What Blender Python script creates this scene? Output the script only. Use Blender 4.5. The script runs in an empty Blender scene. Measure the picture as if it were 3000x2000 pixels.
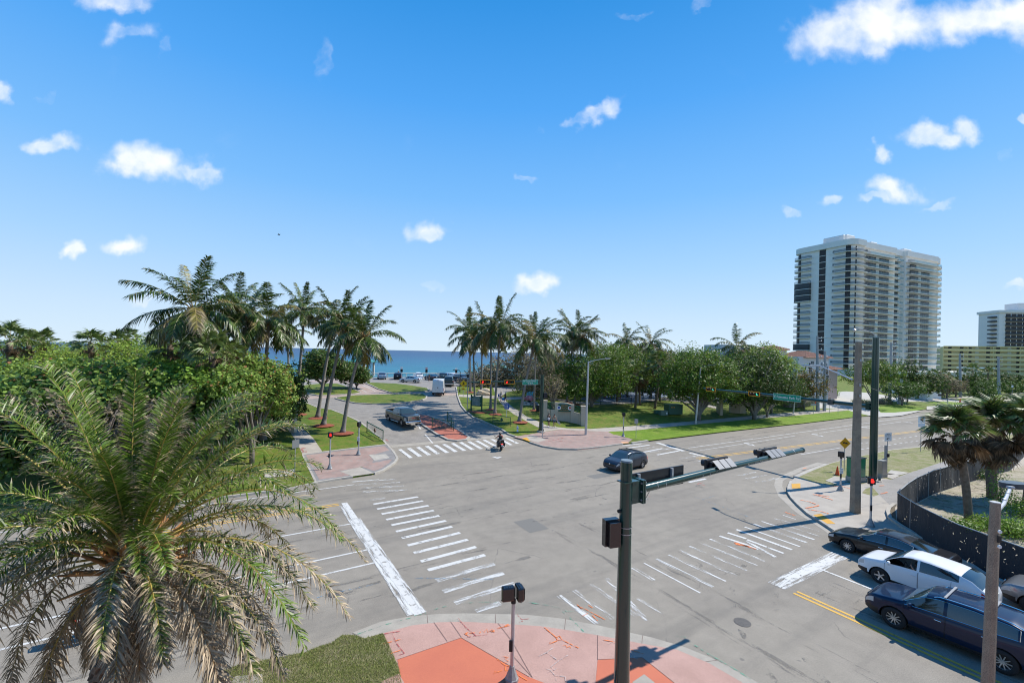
# street corner by the beach, built object by object: core helpers, ground, plants, palm, vehicles, street furniture, buildings, people
import bpy,bmesh,math,random
import numpy as np
from mathutils import Vector,Matrix
SC=bpy.context.scene
COL=SC.collection
rnd=random.Random(11)
nrg=np.random.default_rng(11)
PI=math.pi
R=math.radians
F_PX=1300.0
ROLL=R(1.306)
CAM_H=10.0
cam_d=bpy.data.cameras.new('camera')
cam=bpy.data.objects.new('camera',cam_d)
COL.objects.link(cam)
cam_d.sensor_width=36.0
cam_d.lens=36.0*F_PX/3000.0
cam_d.shift_y=33.0/3000.0
cam_d.clip_start=0.1
cam_d.clip_end=90000.0
_c,_s=math.cos(ROLL),math.sin(ROLL)
m=Matrix(((_c,-_s,0,0),(0,0,-1,0),(_s,_c,0,CAM_H),(0,0,0,1)))
cam.matrix_world=m
SC.camera=cam
SC.view_settings.view_transform='Standard'
SC.view_settings.look='None'
SC.view_settings.exposure=0.3
SC.view_settings.gamma=1.0
SC.view_settings.use_curve_mapping=False
SC.cycles.max_bounces=8
SC.cycles.filter_width=1.1
SC.cycles.transparent_max_bounces=16
SUN_EL=49.0
SUN_AZ=69.5
SUN=Vector((math.sin(R(SUN_AZ))*math.cos(R(SUN_EL)),math.cos(R(SUN_AZ))*math.cos(R(SUN_EL)),math.sin(R(SUN_EL))))
sd=bpy.data.lights.new('sun','SUN')
sd.energy=4.9
sd.angle=R(0.53)
sd.color=(1.0,0.955,0.88)
so=bpy.data.objects.new('sun',sd)
COL.objects.link(so)
so.rotation_euler=SUN.to_track_quat('Z','Y').to_euler()
so.location=(0,0,60)
class NT:
 """tiny node helper"""
 def __init__(s,tree):
  s.t=tree
  s.n=tree.nodes
  s.n.clear()
 def add(s,typ,ins=None,**kw):
  nd=s.n.new(typ)
  for k,v in kw.items():
   setattr(nd,k,v)
  if ins:
   for k,v in ins.items():
    sock=nd.inputs[k]
    if isinstance(v,bpy.types.NodeSocket):
     s.t.links.new(v,sock)
    else:
     sock.default_value=v
  return nd
 def math(s,op,a,b=0.0,c=None,clamp=False):
  nd=s.n.new('ShaderNodeMath')
  nd.operation=op
  nd.use_clamp=clamp
  for i,v in enumerate((a,b,c)):
   if v is None:
    continue
   if isinstance(v,bpy.types.NodeSocket):
    s.t.links.new(v,nd.inputs[i])
   else:
    nd.inputs[i].default_value=v
  return nd.outputs[0]
 def vmath(s,op,a,b=(0,0,0)):
  nd=s.n.new('ShaderNodeVectorMath')
  nd.operation=op
  for i,v in enumerate((a,b)):
   if isinstance(v,bpy.types.NodeSocket):
    s.t.links.new(v,nd.inputs[i])
   else:
    nd.inputs[i].default_value=v
  return nd
 def mix(s,f,a,b,mode='MIX'):
  nd=s.n.new('ShaderNodeMix')
  nd.data_type='RGBA'
  nd.blend_type=mode
  for k,v in(('Factor',f),('A',a),('B',b)):
   sock=[q for q in nd.inputs if q.name==k and(q.type=='VALUE' if k=='Factor' else q.type=='RGBA')][0]
   if isinstance(v,bpy.types.NodeSocket):
    s.t.links.new(v,sock)
   else:
    sock.default_value=(v if k=='Factor' else(*v,1)if len(v)==3 else v)
  return[q for q in nd.outputs if q.type=='RGBA'][0]
 def ramp(s,fac,stops,interp='LINEAR'):
  nd=s.n.new('ShaderNodeValToRGB')
  cr=nd.color_ramp
  cr.interpolation=interp
  while len(cr.elements)<len(stops):
   cr.elements.new(0.5)
  for e,(p,c)in zip(cr.elements,stops):
   e.position=p
   e.color=(c,c,c,1)if isinstance(c,(int,float))else(*c,1)
  s.t.links.new(fac,nd.inputs[0])
  return nd.outputs[0]
 def noise(s,vec,scale,detail=4,rough=.55,dist=0.0):
  nd=s.add('ShaderNodeTexNoise',{'Scale':scale,'Detail':detail,'Roughness':rough,'Distortion':dist})
  if vec is not None:
   s.t.links.new(vec,nd.inputs['Vector'])
  return nd.outputs['Fac']
 def link(s,a,b):
  s.t.links.new(a,b)
W_=bpy.data.worlds.new('World')
SC.world=W_
W_.use_nodes=True
w=NT(W_.node_tree)
sky=w.add('ShaderNodeTexSky')
sky.sky_type='NISHITA'
sky.sun_disc=False
sky.sun_elevation=R(SUN_EL)
sky.sun_rotation=R(SUN_AZ)
sky.altitude=0
sky.air_density=1.0
sky.dust_density=0.15
sky.ozone_density=2.5
tc=w.add('ShaderNodeTexCoord')
sep=w.add('ShaderNodeSeparateXYZ',{0:tc.outputs['Generated']})
dx,dy,dz=sep.outputs
grad=w.ramp(w.math('MAXIMUM',dz,0.0),[(0.0,(5.6,7.0,8.3)),(.07,(4.9,6.5,8.3)),(.18,(3.3,5.6,8.4)),(.32,(1.7,4.4,8.4)),(.48,(.7,3.3,7.9)),(.62,(.25,2.5,6.7)),(.85,(.15,1.6,5.0)),(1.0,(.15,1.4,4.4))])
hs=w.mix(.92,sky.outputs[0],grad)
ym=w.math('MAXIMUM',dy,0.02)
px=w.math('DIVIDE',dx,ym)
pz=w.math('DIVIDE',dz,ym)
P2=w.add('ShaderNodeCombineXYZ',{0:px,1:pz,2:0.0}).outputs[0]
wa=w.add('ShaderNodeTexNoise',{'Vector':P2,'Scale':11.0,'Detail':2.0}).outputs['Color']
wb=w.add('ShaderNodeTexNoise',{'Vector':P2,'Scale':34.0,'Detail':3.0}).outputs['Color']
wsum=w.vmath('ADD',w.vmath('MULTIPLY',w.vmath('SUBTRACT',wa,(.5,.5,.5)).outputs[0],(.10,.08,0)).outputs[0],w.vmath('MULTIPLY',w.vmath('SUBTRACT',wb,(.5,.5,.5)).outputs[0],(.045,.035,0)).outputs[0]).outputs[0]
PW_=w.vmath('ADD',P2,wsum).outputs[0]
wn=w.add('ShaderNodeTexNoise',{'Vector':P2,'Scale':7.0,'Detail':6.0,'Roughness':.55,'Distortion':.4},noise_dimensions='3D')
wn2=w.add('ShaderNodeTexNoise',{'Vector':P2,'Scale':18.0,'Detail':5.0,'Roughness':.55,'Distortion':.3},noise_dimensions='3D')
nn=w.math('ADD',w.math('MULTIPLY',wn.outputs['Fac'],.7),w.math('MULTIPLY',wn2.outputs['Fac'],.3))
def sky_uv(u,v):
 xc=(u-1500)/F_PX
 yc=-(v-1033)/F_PX
 return xc*_c-yc*_s,xc*_s+yc*_c
CLOUDS=[(350,5,140,32,0,.75),(385,95,85,32,5,.42),(488,130,24,34,-20,.32),(8,275,40,45,0,.85),(150,418,85,32,12,.95),(450,468,150,66,-6,1.35),(365,482,80,46,0,1.1),(585,505,60,32,-20,.8),(205,733,42,26,0,1.05),(355,718,76,32,0,1.15),(1255,667,72,36,14,1.05),(1572,822,64,32,14,1.05),(1745,325,95,30,26,.8),(1690,355,36,28,40,.6),(940,185,22,50,0,.18),(1530,533,40,10,5,.28),(2440,100,150,80,10,1.0),(2620,55,190,85,0,1.3),(2880,50,230,78,0,1.4),(2360,130,75,60,35,.6),
(2560,130,80,45,-30,.6),(2740,405,115,42,-10,1.15),(2820,400,50,50,0,1.0),(2590,443,42,26,0,.8),(2600,558,95,42,-8,1.2),(2560,590,60,20,0,.8),(2440,582,44,18,12,.55),(2305,633,36,20,0,.7),(2748,600,42,12,30,.2),(2990,345,24,18,30,.5),(2935,452,22,14,0,.3),(1280,850,26,12,0,.2),(420,880,40,16,0,.25),(2975,828,45,14,5,.5),(1850,45,40,12,0,.25),(130,285,36,14,20,.25),(1590,390,26,8,0,.15),(2060,5,60,14,10,.4),(1853,42,16,12,0,.3)]
dens=None
for(u,v,hw,hh,ti,amp)in CLOUDS:
 cx,cz=sky_uv(u,v)
 mp=w.add('ShaderNodeMapping',{'Vector':PW_,'Location':(cx,cz,0),'Rotation':(0,0,R(ti)),'Scale':(hw/F_PX*1.12,hh/F_PX*1.15,1)},vector_type='TEXTURE')
 ln=w.vmath('LENGTH',mp.outputs[0]).outputs['Value']
 q=w.math('SUBTRACT',1.0,ln)
 q=w.math('MULTIPLY',w.math('MAXIMUM',q,-0.6),amp**.5)
 q=w.math('MINIMUM',q,0.62*amp)
 dens=q if dens is None else w.math('SMOOTH_MAX',dens,q,0.12)
shape=w.math('ADD',dens,w.math('MULTIPLY',w.math('SUBTRACT',nn,.5),1.9))
cm=w.add('ShaderNodeMapRange',{0:shape,1:-0.04,2:0.98,3:0.0,4:1.0},interpolation_type='SMOOTHSTEP').outputs[0]
lim=w.add('ShaderNodeMapRange',{0:dens,1:-0.42,2:0.30,3:0.0,4:1.0},interpolation_type='SMOOTHSTEP').outputs[0]
cm=w.math('MULTIPLY',cm,lim)
cm=w.math('MULTIPLY',cm,w.math('GREATER_THAN',dy,0.03))
shade=w.add('ShaderNodeMapRange',{0:shape,1:0.1,2:0.9,3:.86,4:1.0}).outputs[0]
ccol=w.mix(shade,(6.4,7.3,8.8),(8.5,8.7,9.0))
fin=w.mix(w.math('MULTIPLY',cm,.97),hs,ccol)
bg=w.add('ShaderNodeBackground',{'Color':fin,'Strength':0.1})
wo=w.add('ShaderNodeOutputWorld',{'Surface':bg.outputs[0]})
EX,EY=-.505,.863
DX,DY=.844,.536
_det=EX*DY-EY*DX
def Wp(E,S):
 return(E*EX+S*DX,E*EY+S*DY)
def ss(a,b,t):
 t=max(0.,min(1.,(t-a)/(b-a)))
 return t*t*(3-2*t)
def eh(x,y):
 return x*EX+y*EY
def h(x,y):
 E=eh(x,y)
 return 1.7*ss(38,54,E)+1.3*ss(50,92,E)
def ray(u,v):
 xc=(u-1500)/F_PX
 yc=-(v-1033)/F_PX
 return xc*_c-yc*_s,xc*_s+yc*_c
def G(u,v,z=0.0):
 """ground point seen at photograph pixel u, v (z above the terrain)"""
 X,Z=ray(u,v)
 y=4.0
 while y<3000:
  if CAM_H+Z*y<h(X*y,y)+z:
   break
  y*=1.015
 lo,hi=y/1.015,y
 for _ in range(30):
  mm=(lo+hi)/2
  if CAM_H+Z*mm<h(X*mm,mm)+z:
   hi=mm
  else:
   lo=mm
 return Vector((X*lo,lo,h(X*lo,lo)+z))
def GP(u,v,Y):
 """point at pixel u, v and distance Y"""
 X,Z=ray(u,v)
 return Vector((X*Y,Y,CAM_H+Z*Y))
def topz(u,v,Y):
 return CAM_H+ray(u,v)[1]*Y
MATS={}
def mat(name,c,c2=None,scale=3.0,rough=.7,metal=0.0,bump=0.0,bscale=40.,spec=.4,coat=0.0,emit=None,es=1.0,speck=0.0,sscale=200.,detail=4.,world=False,trans=0.0,mixr=(.35,.65),island=0.0,stretch=None):
 if name in MATS:
  return MATS[name]
 mt=bpy.data.materials.new(name)
 MATS[name]=mt
 mt.use_nodes=True
 n=NT(mt.node_tree)
 out=n.add('ShaderNodeOutputMaterial')
 bs=n.add('ShaderNodeBsdfPrincipled',{'Roughness':rough,'Metallic':metal})
 bs.inputs['Specular IOR Level'].default_value=spec
 if coat:
  bs.inputs['Coat Weight'].default_value=coat
  bs.inputs['Coat Roughness'].default_value=.04
 if world:
  vec=n.add('ShaderNodeNewGeometry').outputs['Position']
 else:
  vec=n.add('ShaderNodeTexCoord').outputs['Object']
 if stretch:
  vec=n.vmath('MULTIPLY',vec,stretch).outputs[0]
 col=None
 if c2 is not None:
  f=n.noise(vec,scale,detail)
  f=n.ramp(f,[(mixr[0],0.),(mixr[1],1.)])
  col=n.mix(f,c,c2)
 else:
  rg=n.n.new('ShaderNodeRGB')
  rg.outputs[0].default_value=(*c,1)
  col=rg.outputs[0]
 if speck:
  f=n.noise(vec,sscale,2,.6)
  f=n.add('ShaderNodeMapRange',{0:f,1:.3,2:.7,3:1-speck,4:1+speck}).outputs[0]
  sc=n.vmath('SCALE',col)
  n.link(f,sc.inputs['Scale'])
  col=sc.outputs[0]
 if island:
  ri=n.add('ShaderNodeNewGeometry').outputs['Random Per Island']
  f=n.add('ShaderNodeMapRange',{0:ri,1:0.,2:1.,3:1-island,4:1+island}).outputs[0]
  sc=n.vmath('SCALE',col)
  n.link(f,sc.inputs['Scale'])
  col=sc.outputs[0]
 n.link(col,bs.inputs['Base Color'])
 if bump:
  bf=n.noise(vec,bscale,3)
  bp=n.add('ShaderNodeBump',{'Strength':min(1.,bump),'Distance':.02,'Height':bf})
  n.link(bp.outputs[0],bs.inputs['Normal'])
 if emit:
  bs.inputs['Emission Color'].default_value=(*emit,1)
  bs.inputs['Emission Strength'].default_value=es
 if trans:
  bs.inputs['Transmission Weight'].default_value=trans
 n.link(bs.outputs[0],out.inputs[0])
 mt['n']=1
 return mt
def link(o,parent=None):
 COL.objects.link(o)
 if parent is not None:
  o.parent=parent
 return o
def mesh_obj(name,verts,faces,m=None,parent=None,smooth=False,uvs=None):
 me=bpy.data.meshes.new(name)
 me.from_pydata([tuple(v)for v in verts],[],faces)
 if uvs is not None:
  uv=me.uv_layers.new(name='UVMap')
  uv.data.foreach_set('uv',np.asarray(uvs,dtype=np.float32).ravel())
 if m is not None:
  me.materials.append(m)
 if smooth:
  me.polygons.foreach_set('use_smooth',[True]*len(me.polygons))
 me.update()
 o=bpy.data.objects.new(name,me)
 return link(o,parent)
def tag(o,label=None,cat=None,group=None,kind=None):
 if label:
  o['label']=label
 if cat:
  o['category']=cat
 if group:
  o['group']=group
 if kind:
  o['kind']=kind
 return o
def thing(name,label,cat,loc=(0,0,0),rz=0.0,group=None):
 o=bpy.data.objects.new(name,None)
 o.empty_display_size=.3
 o.location=loc
 o.rotation_euler=(0,0,rz)
 COL.objects.link(o)
 return tag(o,label,cat,group)
def orth(d):
 d=Vector(d).normalized()
 a=Vector((0,0,1))if abs(d.z)<.9 else Vector((1,0,0))
 x=d.cross(a).normalized()
 return x,d.cross(x).normalized(),d
class MB:
 def __init__(s):
  s.v=[]
  s.f=[]
 def add(s,vs,fs):
  b=len(s.v)
  s.v+=[tuple(q)for q in vs]
  s.f+=[tuple(b+i for i in f)for f in fs]
  return s
 def box(s,c,size,rz=0.0,bev=0.0,mtx=None):
  sx,sy,sz=size[0]/2,size[1]/2,size[2]/2
  if bev<=0:
   vs=[(x,y,z)for z in(-sz,sz)for x,y in((-sx,-sy),(sx,-sy),(sx,sy),(-sx,sy))]
   fs=[(3,2,1,0),(4,5,6,7),(0,1,5,4),(1,2,6,5),(2,3,7,6),(3,0,4,7)]
  else:
   b=min(bev,sx*.9,sy*.9,sz*.9)
   vs=[]
   fs=[]
   rings=[(-sz,b),(-sz+b,0),(sz-b,0),(sz,b)]
   for z,i in rings:
    ring=[]
    for cxs,cys,a0 in((1,1,0),(-1,1,90),(-1,-1,180),(1,-1,270)):
     for k in range(3):
      a=R(a0+45*k)
      ring.append((cxs*(sx-b)+(b-i*.6)*math.cos(a),cys*(sy-b)+(b-i*.6)*math.sin(a),z))
    vs+=ring
   for r_ in range(3):
    for k in range(12):
     fs.append((r_*12+k,r_*12+(k+1)%12,(r_+1)*12+(k+1)%12,(r_+1)*12+k))
   fs.append(tuple(range(11,-1,-1)))
   fs.append(tuple(36+k for k in range(12)))
  if mtx is None:
   mtx=Matrix.Translation(c)@Matrix.Rotation(rz,4,'Z')
  else:
   mtx=mtx@Matrix.Translation(c)
  return s.add([mtx@Vector(v)for v in vs],fs)
 def tube(s,pts,rad,n=8,caps=True,sq=None):
  pts=[Vector(p)for p in pts]
  if not hasattr(rad,'__len__'):
   rad=[rad]*len(pts)
  vs=[]
  fs=[]
  px_=None
  for i,p in enumerate(pts):
   a=pts[max(0,i-1)]
   b=pts[min(len(pts)-1,i+1)]
   d=(b-a)
   if d.length<1e-9:
    d=Vector((0,0,1))
   d.normalize()
   if px_ is None:
    x,y,_=orth(d)
   else:
    x=(px_-d*px_.dot(d))
    x=x.normalized()if x.length>1e-6 else orth(d)[0]
    y=d.cross(x).normalized()
   px_=x
   for k in range(n):
    an=2*PI*k/n+(PI/4 if sq else 0)
    vs.append(p+(x*math.cos(an)+y*math.sin(an))*rad[i])
  for i in range(len(pts)-1):
   for k in range(n):
    fs.append((i*n+k,i*n+(k+1)%n,(i+1)*n+(k+1)%n,(i+1)*n+k))
  if caps:
   fs.append(tuple(range(n-1,-1,-1)))
   fs.append(tuple((len(pts)-1)*n+k for k in range(n)))
  return s.add(vs,fs)
 def cyl(s,c,r,hgt,n=12,r2=None):
  c=Vector(c)
  return s.tube([c,c+Vector((0,0,hgt))],[r,r if r2 is None else r2],n)
 def lathe(s,prof,n=12,c=(0,0,0)):
  vs=[]
  fs=[]
  for r_,z in prof:
   for k in range(n):
    a=2*PI*k/n
    vs.append((c[0]+r_*math.cos(a),c[1]+r_*math.sin(a),c[2]+z))
  for i in range(len(prof)-1):
   for k in range(n):
    fs.append((i*n+k,i*n+(k+1)%n,(i+1)*n+(k+1)%n,(i+1)*n+k))
  fs.append(tuple(range(n-1,-1,-1)))
  fs.append(tuple((len(prof)-1)*n+k for k in range(n)))
  return s.add(vs,fs)
 def prism(s,pts,z0,z1):
  n=len(pts)
  vs=[(p[0],p[1],z0)for p in pts]+[(p[0],p[1],z1)for p in pts]
  fs=[tuple(range(n-1,-1,-1)),tuple(range(n,2*n))]
  fs+=[(i,(i+1)%n,n+(i+1)%n,n+i)for i in range(n)]
  return s.add(vs,fs)
 def quad(s,a,b,c,d):
  return s.add([a,b,c,d],[(0,1,2,3)])
 def build(s,name,m,parent=None,smooth=False):
  o=mesh_obj(name,s.v,s.f,m,parent,smooth)
  return o
def fixn(o):
 bm=bmesh.new()
 bm.from_mesh(o.data)
 bmesh.ops.recalc_face_normals(bm,faces=bm.faces)
 bm.to_mesh(o.data)
 bm.free()
 return o
def autosmooth(o,ang=35):
 me=o.data
 me.polygons.foreach_set('use_smooth',[True]*len(me.polygons))
 me.set_sharp_from_angle(angle=R(ang))
 return o
def copy_tree(o,parent=None):
 c=o.copy()
 COL.objects.link(c)
 if parent is not None:
  c.parent=parent
 for ch in list(o.children):
  copy_tree(ch,c)
 return c
ELINES=[36+1.5*i for i in range(0,40)]
def slab(name,pts,zoff,m,thick=0.0,kind='structure',parent=None,cuts=True):
 """polygon of world xy points laid over the terrain at zoff, with a skirt of given thickness"""
 bm=bmesh.new()
 vs=[]
 for p in pts:
  q=(p[0],p[1],0)
  if vs and(vs[-1].co-Vector(q)).length<.01:
   continue
  vs.append(bm.verts.new(q))
 f=bm.faces.new(vs)
 if f.normal.z<0 or f.calc_area()>=0:
  f.normal_update()
  if f.normal.z<0:
   f.normal_flip()
 bmesh.ops.triangulate(bm,faces=[f])
 if cuts:
  es=[eh(p[0],p[1])for p in pts]
  mn,mx=min(es),max(es)
  for E in ELINES:
   if mn<E<mx:
    bmesh.ops.bisect_plane(bm,geom=bm.verts[:]+bm.edges[:]+bm.faces[:],plane_co=(E*EX/(EX*EX+EY*EY),E*EY/(EX*EX+EY*EY),0),plane_no=(EX,EY,0))
 if thick:
  be=[e for e in bm.edges if len(e.link_faces)==1]
  r_=bmesh.ops.extrude_edge_only(bm,edges=be)
  low={v for v in r_['geom']if isinstance(v,bmesh.types.BMVert)}
 else:
  low=set()
 for v in bm.verts:
  v.co.z=h(v.co.x,v.co.y)+zoff-(thick if v in low else 0)
 me=bpy.data.meshes.new(name)
 bm.to_mesh(me)
 bm.free()
 me.materials.append(m)
 o=bpy.data.objects.new(name,me)
 link(o,parent)
 if kind:
  o['kind']=kind
 return o
def dense(pts,step=1.0,closed=False):
 out=[]
 n=len(pts)
 for i in range(n if closed else n-1):
  a=Vector((pts[i][0],pts[i][1]))
  b=Vector((pts[(i+1)%n][0],pts[(i+1)%n][1]))
  k=max(1,int((b-a).length/step))
  for j in range(k):
   out.append(a.lerp(b,j/k))
 if not closed:
  out.append(Vector((pts[-1][0],pts[-1][1])))
 return out
def ribbon(name,pts,width,z0,thick,m,kind='structure',parent=None,side=0.0,step=1.0,closed=False,mb=None):
 """strip of given width along a polyline; side shifts it (in widths) to the left(+) or right(-)"""
 p=dense(pts,step,closed)
 n=len(p)
 vs=[]
 fs=[]
 rows=[]
 for i in range(n):
  if closed:
   a,b=p[i-1],p[(i+1)%n]
  else:
   a,b=p[max(0,i-1)],p[min(n-1,i+1)]
  t=(b-a).normalized()
  nr=Vector((-t.y,t.x))
  c0=p[i]+nr*width*(side-.5)
  c1=p[i]+nr*width*(side+.5)
  za,zb=h(*c0),h(*c1)
  rows.append([(c0.x,c0.y,za+z0-thick),(c0.x,c0.y,za+z0),(c1.x,c1.y,zb+z0),(c1.x,c1.y,zb+z0-thick)])
 for r_ in rows:
  vs+=r_
 k=3 if thick else 1
 rng_=range(n if closed else n-1)
 for i in rng_:
  j=(i+1)%n
  for q in((0,1,2)if thick else(1,)):
   fs.append((i*4+q,i*4+q+1,j*4+q+1,j*4+q))
 if thick and not closed:
  fs.append((0,1,2,3))
  b=(n-1)*4
  fs.append((b+3,b+2,b+1,b))
 if mb is not None:
  mb.add(vs,[f[::-1]for f in fs])
  return None
 o=mesh_obj(name,vs,[f[::-1]for f in fs],m,parent)
 fixn(o)if thick else None
 if kind:
  o['kind']=kind
 return o
def PX(*uv,z=0.0):
 return[G(u,v,z).xy for u,v in uv]
def road_mat(name,base,dark,tracks=True):
 mt=bpy.data.materials.new(name)
 mt.use_nodes=True
 n=NT(mt.node_tree)
 out=n.add('ShaderNodeOutputMaterial')
 bs=n.add('ShaderNodeBsdfPrincipled',{'Roughness':.88})
 bs.inputs['Specular IOR Level'].default_value=.25
 pos=n.add('ShaderNodeNewGeometry').outputs['Position']
 big=n.noise(pos,.11,4,.6,.6)
 col=n.mix(n.ramp(big,[(.38,0.),(.62,1.)]),base,dark)
 mid=n.noise(pos,1.3,5,.65)
 f=n.add('ShaderNodeMapRange',{0:mid,1:.3,2:.7,3:.90,4:1.09}).outputs[0]
 sc=n.vmath('SCALE',col)
 n.link(f,sc.inputs['Scale'])
 sp=n.noise(pos,26.,5,.85)
 f=n.add('ShaderNodeMapRange',{0:sp,1:.3,2:.7,3:.68,4:1.32}).outputs[0]
 sc2=n.vmath('SCALE',sc.outputs[0])
 n.link(f,sc2.inputs['Scale'])
 col=sc2.outputs[0]
 if tracks:
  mp=n.add('ShaderNodeMapping',{'Vector':pos,'Rotation':(0,0,math.atan2(DY,DX))},vector_type='TEXTURE')
  st=n.vmath('MULTIPLY',mp.outputs[0],(.05,.55,1)).outputs[0]
  tr=n.noise(st,1.0,5,.6)
  col=n.mix(n.math('MULTIPLY',n.ramp(tr,[(.50,0.),(.68,1.)]),.34),col,(.10,.096,.09))
  vo=n.add('ShaderNodeTexVoronoi',{'Vector':n.vmath('ADD',pos,n.vmath('SCALE',n.add('ShaderNodeTexNoise',{'Vector':pos,'Scale':.6,'Detail':4.}).outputs['Color']).outputs[0]).outputs[0],'Scale':.13},feature='DISTANCE_TO_EDGE')
  cr=n.ramp(vo.outputs['Distance'],[(.0,1.),(.0035,0.)])
  msk=n.ramp(n.noise(pos,.35,3),[(.5,0.),(.6,.55)])
  col=n.mix(n.math('MULTIPLY',cr,msk),col,(.07,.068,.065))
  bl=n.ramp(n.noise(pos,2.6,2,.4),[(.74,0.),(.78,.5)])
  col=n.mix(bl,col,(.09,.088,.085))
 n.link(col,bs.inputs['Base Color'])
 bp=n.add('ShaderNodeBump',{'Strength':.35,'Distance':.01,'Height':sp})
 n.link(bp.outputs[0],bs.inputs['Normal'])
 n.link(bs.outputs[0],out.inputs[0])
 return mt
M_ROAD=road_mat('asphalt',(.272,.243,.200),(.240,.214,.178))
M_PATHA=road_mat('asphalt_path',(.30,.28,.255),(.25,.235,.215),False)
def brick_mat(name,c1,c2,mortar,bw,bh,rot,vary=.5):
 mt=bpy.data.materials.new(name)
 mt.use_nodes=True
 n=NT(mt.node_tree)
 out=n.add('ShaderNodeOutputMaterial')
 bs=n.add('ShaderNodeBsdfPrincipled',{'Roughness':.85})
 pos=n.add('ShaderNodeNewGeometry').outputs['Position']
 mp=n.add('ShaderNodeMapping',{'Vector':pos,'Rotation':(0,0,rot)},vector_type='TEXTURE')
 br=n.add('ShaderNodeTexBrick',{'Vector':mp.outputs[0],'Color1':(*c1,1),'Color2':(*c2,1),'Mortar':(*mortar,1),'Scale':1.0,'Mortar Size':.008,'Mortar Smooth':.3,'Bias':0.,'Brick Width':bw,'Row Height':bh})
 g=n.noise(pos,1.1,5,.6)
 f=n.add('ShaderNodeMapRange',{0:g,1:.3,2:.7,3:.82,4:1.14}).outputs[0]
 sc=n.vmath('SCALE',br.outputs['Color'])
 n.link(f,sc.inputs['Scale'])
 n.link(sc.outputs[0],bs.inputs['Base Color'])
 bp=n.add('ShaderNodeBump',{'Strength':.5,'Distance':.004,'Height':n.math('SUBTRACT',1.0,br.outputs['Fac'])})
 n.link(bp.outputs[0],bs.inputs['Normal'])
 n.link(bs.outputs[0],out.inputs[0])
 return mt
ROT=math.atan2(DY,DX)
M_BRICK=brick_mat('brick_paving',(.36,.22,.185),(.30,.23,.20),(.26,.22,.19),.21,.105,ROT)
M_BRICKG=brick_mat('grey_brick_border',(.25,.235,.225),(.21,.20,.195),(.2,.19,.18),.21,.105,ROT)
M_DRIVE=brick_mat('grey_pavers',(.27,.245,.212),(.235,.212,.185),(.22,.205,.19),.22,.11,ROT+PI/4)
M_DRIVEP=brick_mat('pink_pavers',(.40,.30,.25),(.35,.27,.23),(.28,.23,.2),.22,.11,ROT)
M_REDP=brick_mat('red_pavers',(.42,.135,.085),(.36,.115,.075),(.3,.11,.08),.21,.105,ROT)
def grass_mat(name,a,b,c,dry=.25,dscale=1.2):
 mt=bpy.data.materials.new(name)
 mt.use_nodes=True
 n=NT(mt.node_tree)
 out=n.add('ShaderNodeOutputMaterial')
 bs=n.add('ShaderNodeBsdfPrincipled',{'Roughness':.8})
 bs.inputs['Specular IOR Level'].default_value=.2
 pos=n.add('ShaderNodeNewGeometry').outputs['Position']
 g=n.noise(pos,.5,5,.6)
 col=n.mix(n.ramp(g,[(.35,0.),(.65,1.)]),a,b)
 d=n.noise(pos,dscale,6,.75)
 col=n.mix(n.ramp(d,[(1-dry-.18,0.),(1-dry+.1,1.)]),col,c)
 s1=n.noise(pos,28,4,.8)
 f=n.add('ShaderNodeMapRange',{0:s1,1:.3,2:.7,3:.55,4:1.4}).outputs[0]
 sc=n.vmath('SCALE',col)
 n.link(f,sc.inputs['Scale'])
 n.link(sc.outputs[0],bs.inputs['Base Color'])
 bp=n.add('ShaderNodeBump',{'Strength':.8,'Distance':.05,'Height':s1})
 n.link(bp.outputs[0],bs.inputs['Normal'])
 n.link(bs.outputs[0],out.inputs[0])
 return mt
M_GRASS=grass_mat('lawn',(.062,.125,.010),(.11,.175,.018),(.20,.17,.045),.40)
M_GRASSB=grass_mat('verge_grass',(.11,.20,.012),(.165,.25,.02),(.26,.25,.08),.3)
M_GRASSD=grass_mat('dry_grass',(.16,.19,.05),(.20,.20,.07),(.33,.28,.18),.42)
M_SAND=grass_mat('sandy_scrub_ground',(.42,.37,.29),(.36,.31,.24),(.14,.17,.045),.36,.8)
M_CONC=mat('concrete',(.40,.36,.305),(.34,.305,.26),1.2,.85,speck=.12,sscale=60.,world=True,bump=.2)
M_CURB=mat('curb_concrete',(.43,.40,.345),(.34,.31,.27),2.2,.85,speck=.14,sscale=50.,world=True)
M_GUT=mat('gutter_concrete',(.37,.335,.28),(.31,.28,.235),1.6,.85,speck=.14,sscale=50.,world=True)
M_PINK=mat('pink_exposed_concrete',(.46,.285,.235),(.40,.245,.20),.9,.85,speck=.35,sscale=75.,world=True,bump=.4,bscale=80)
M_CORAL=mat('coral_concrete',(.52,.155,.085),(.48,.14,.08),.7,.8,speck=.06,sscale=40.,world=True)
M_WHITE=None
def paint_mat(name,col,wear,stretch=(1,1,1),sc=3.0,rot=0.0):
 mt=bpy.data.materials.new(name)
 mt.use_nodes=True
 n=NT(mt.node_tree)
 out=n.add('ShaderNodeOutputMaterial')
 bs=n.add('ShaderNodeBsdfPrincipled',{'Roughness':.75,'Base Color':(*col,1)})
 pos=n.add('ShaderNodeNewGeometry').outputs['Position']
 mp=n.add('ShaderNodeMapping',{'Vector':pos,'Rotation':(0,0,rot)},vector_type='TEXTURE')
 st=n.vmath('MULTIPLY',mp.outputs[0],stretch).outputs[0]
 a=n.noise(st,sc,6,.7)
 b=n.noise(pos,30,3,.7)
 f=n.math('ADD',n.math('MULTIPLY',a,.75),n.math('MULTIPLY',b,.25))
 f=n.ramp(f,[(wear-.05,0.),(wear+.05,1.)])
 tr=n.add('ShaderNodeBsdfTransparent')
 mx=n.add('ShaderNodeMixShader',{0:f,1:tr.outputs[0],2:bs.outputs[0]})
 n.link(mx.outputs[0],out.inputs[0])
 MATS[name]=mt
 return mt
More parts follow.
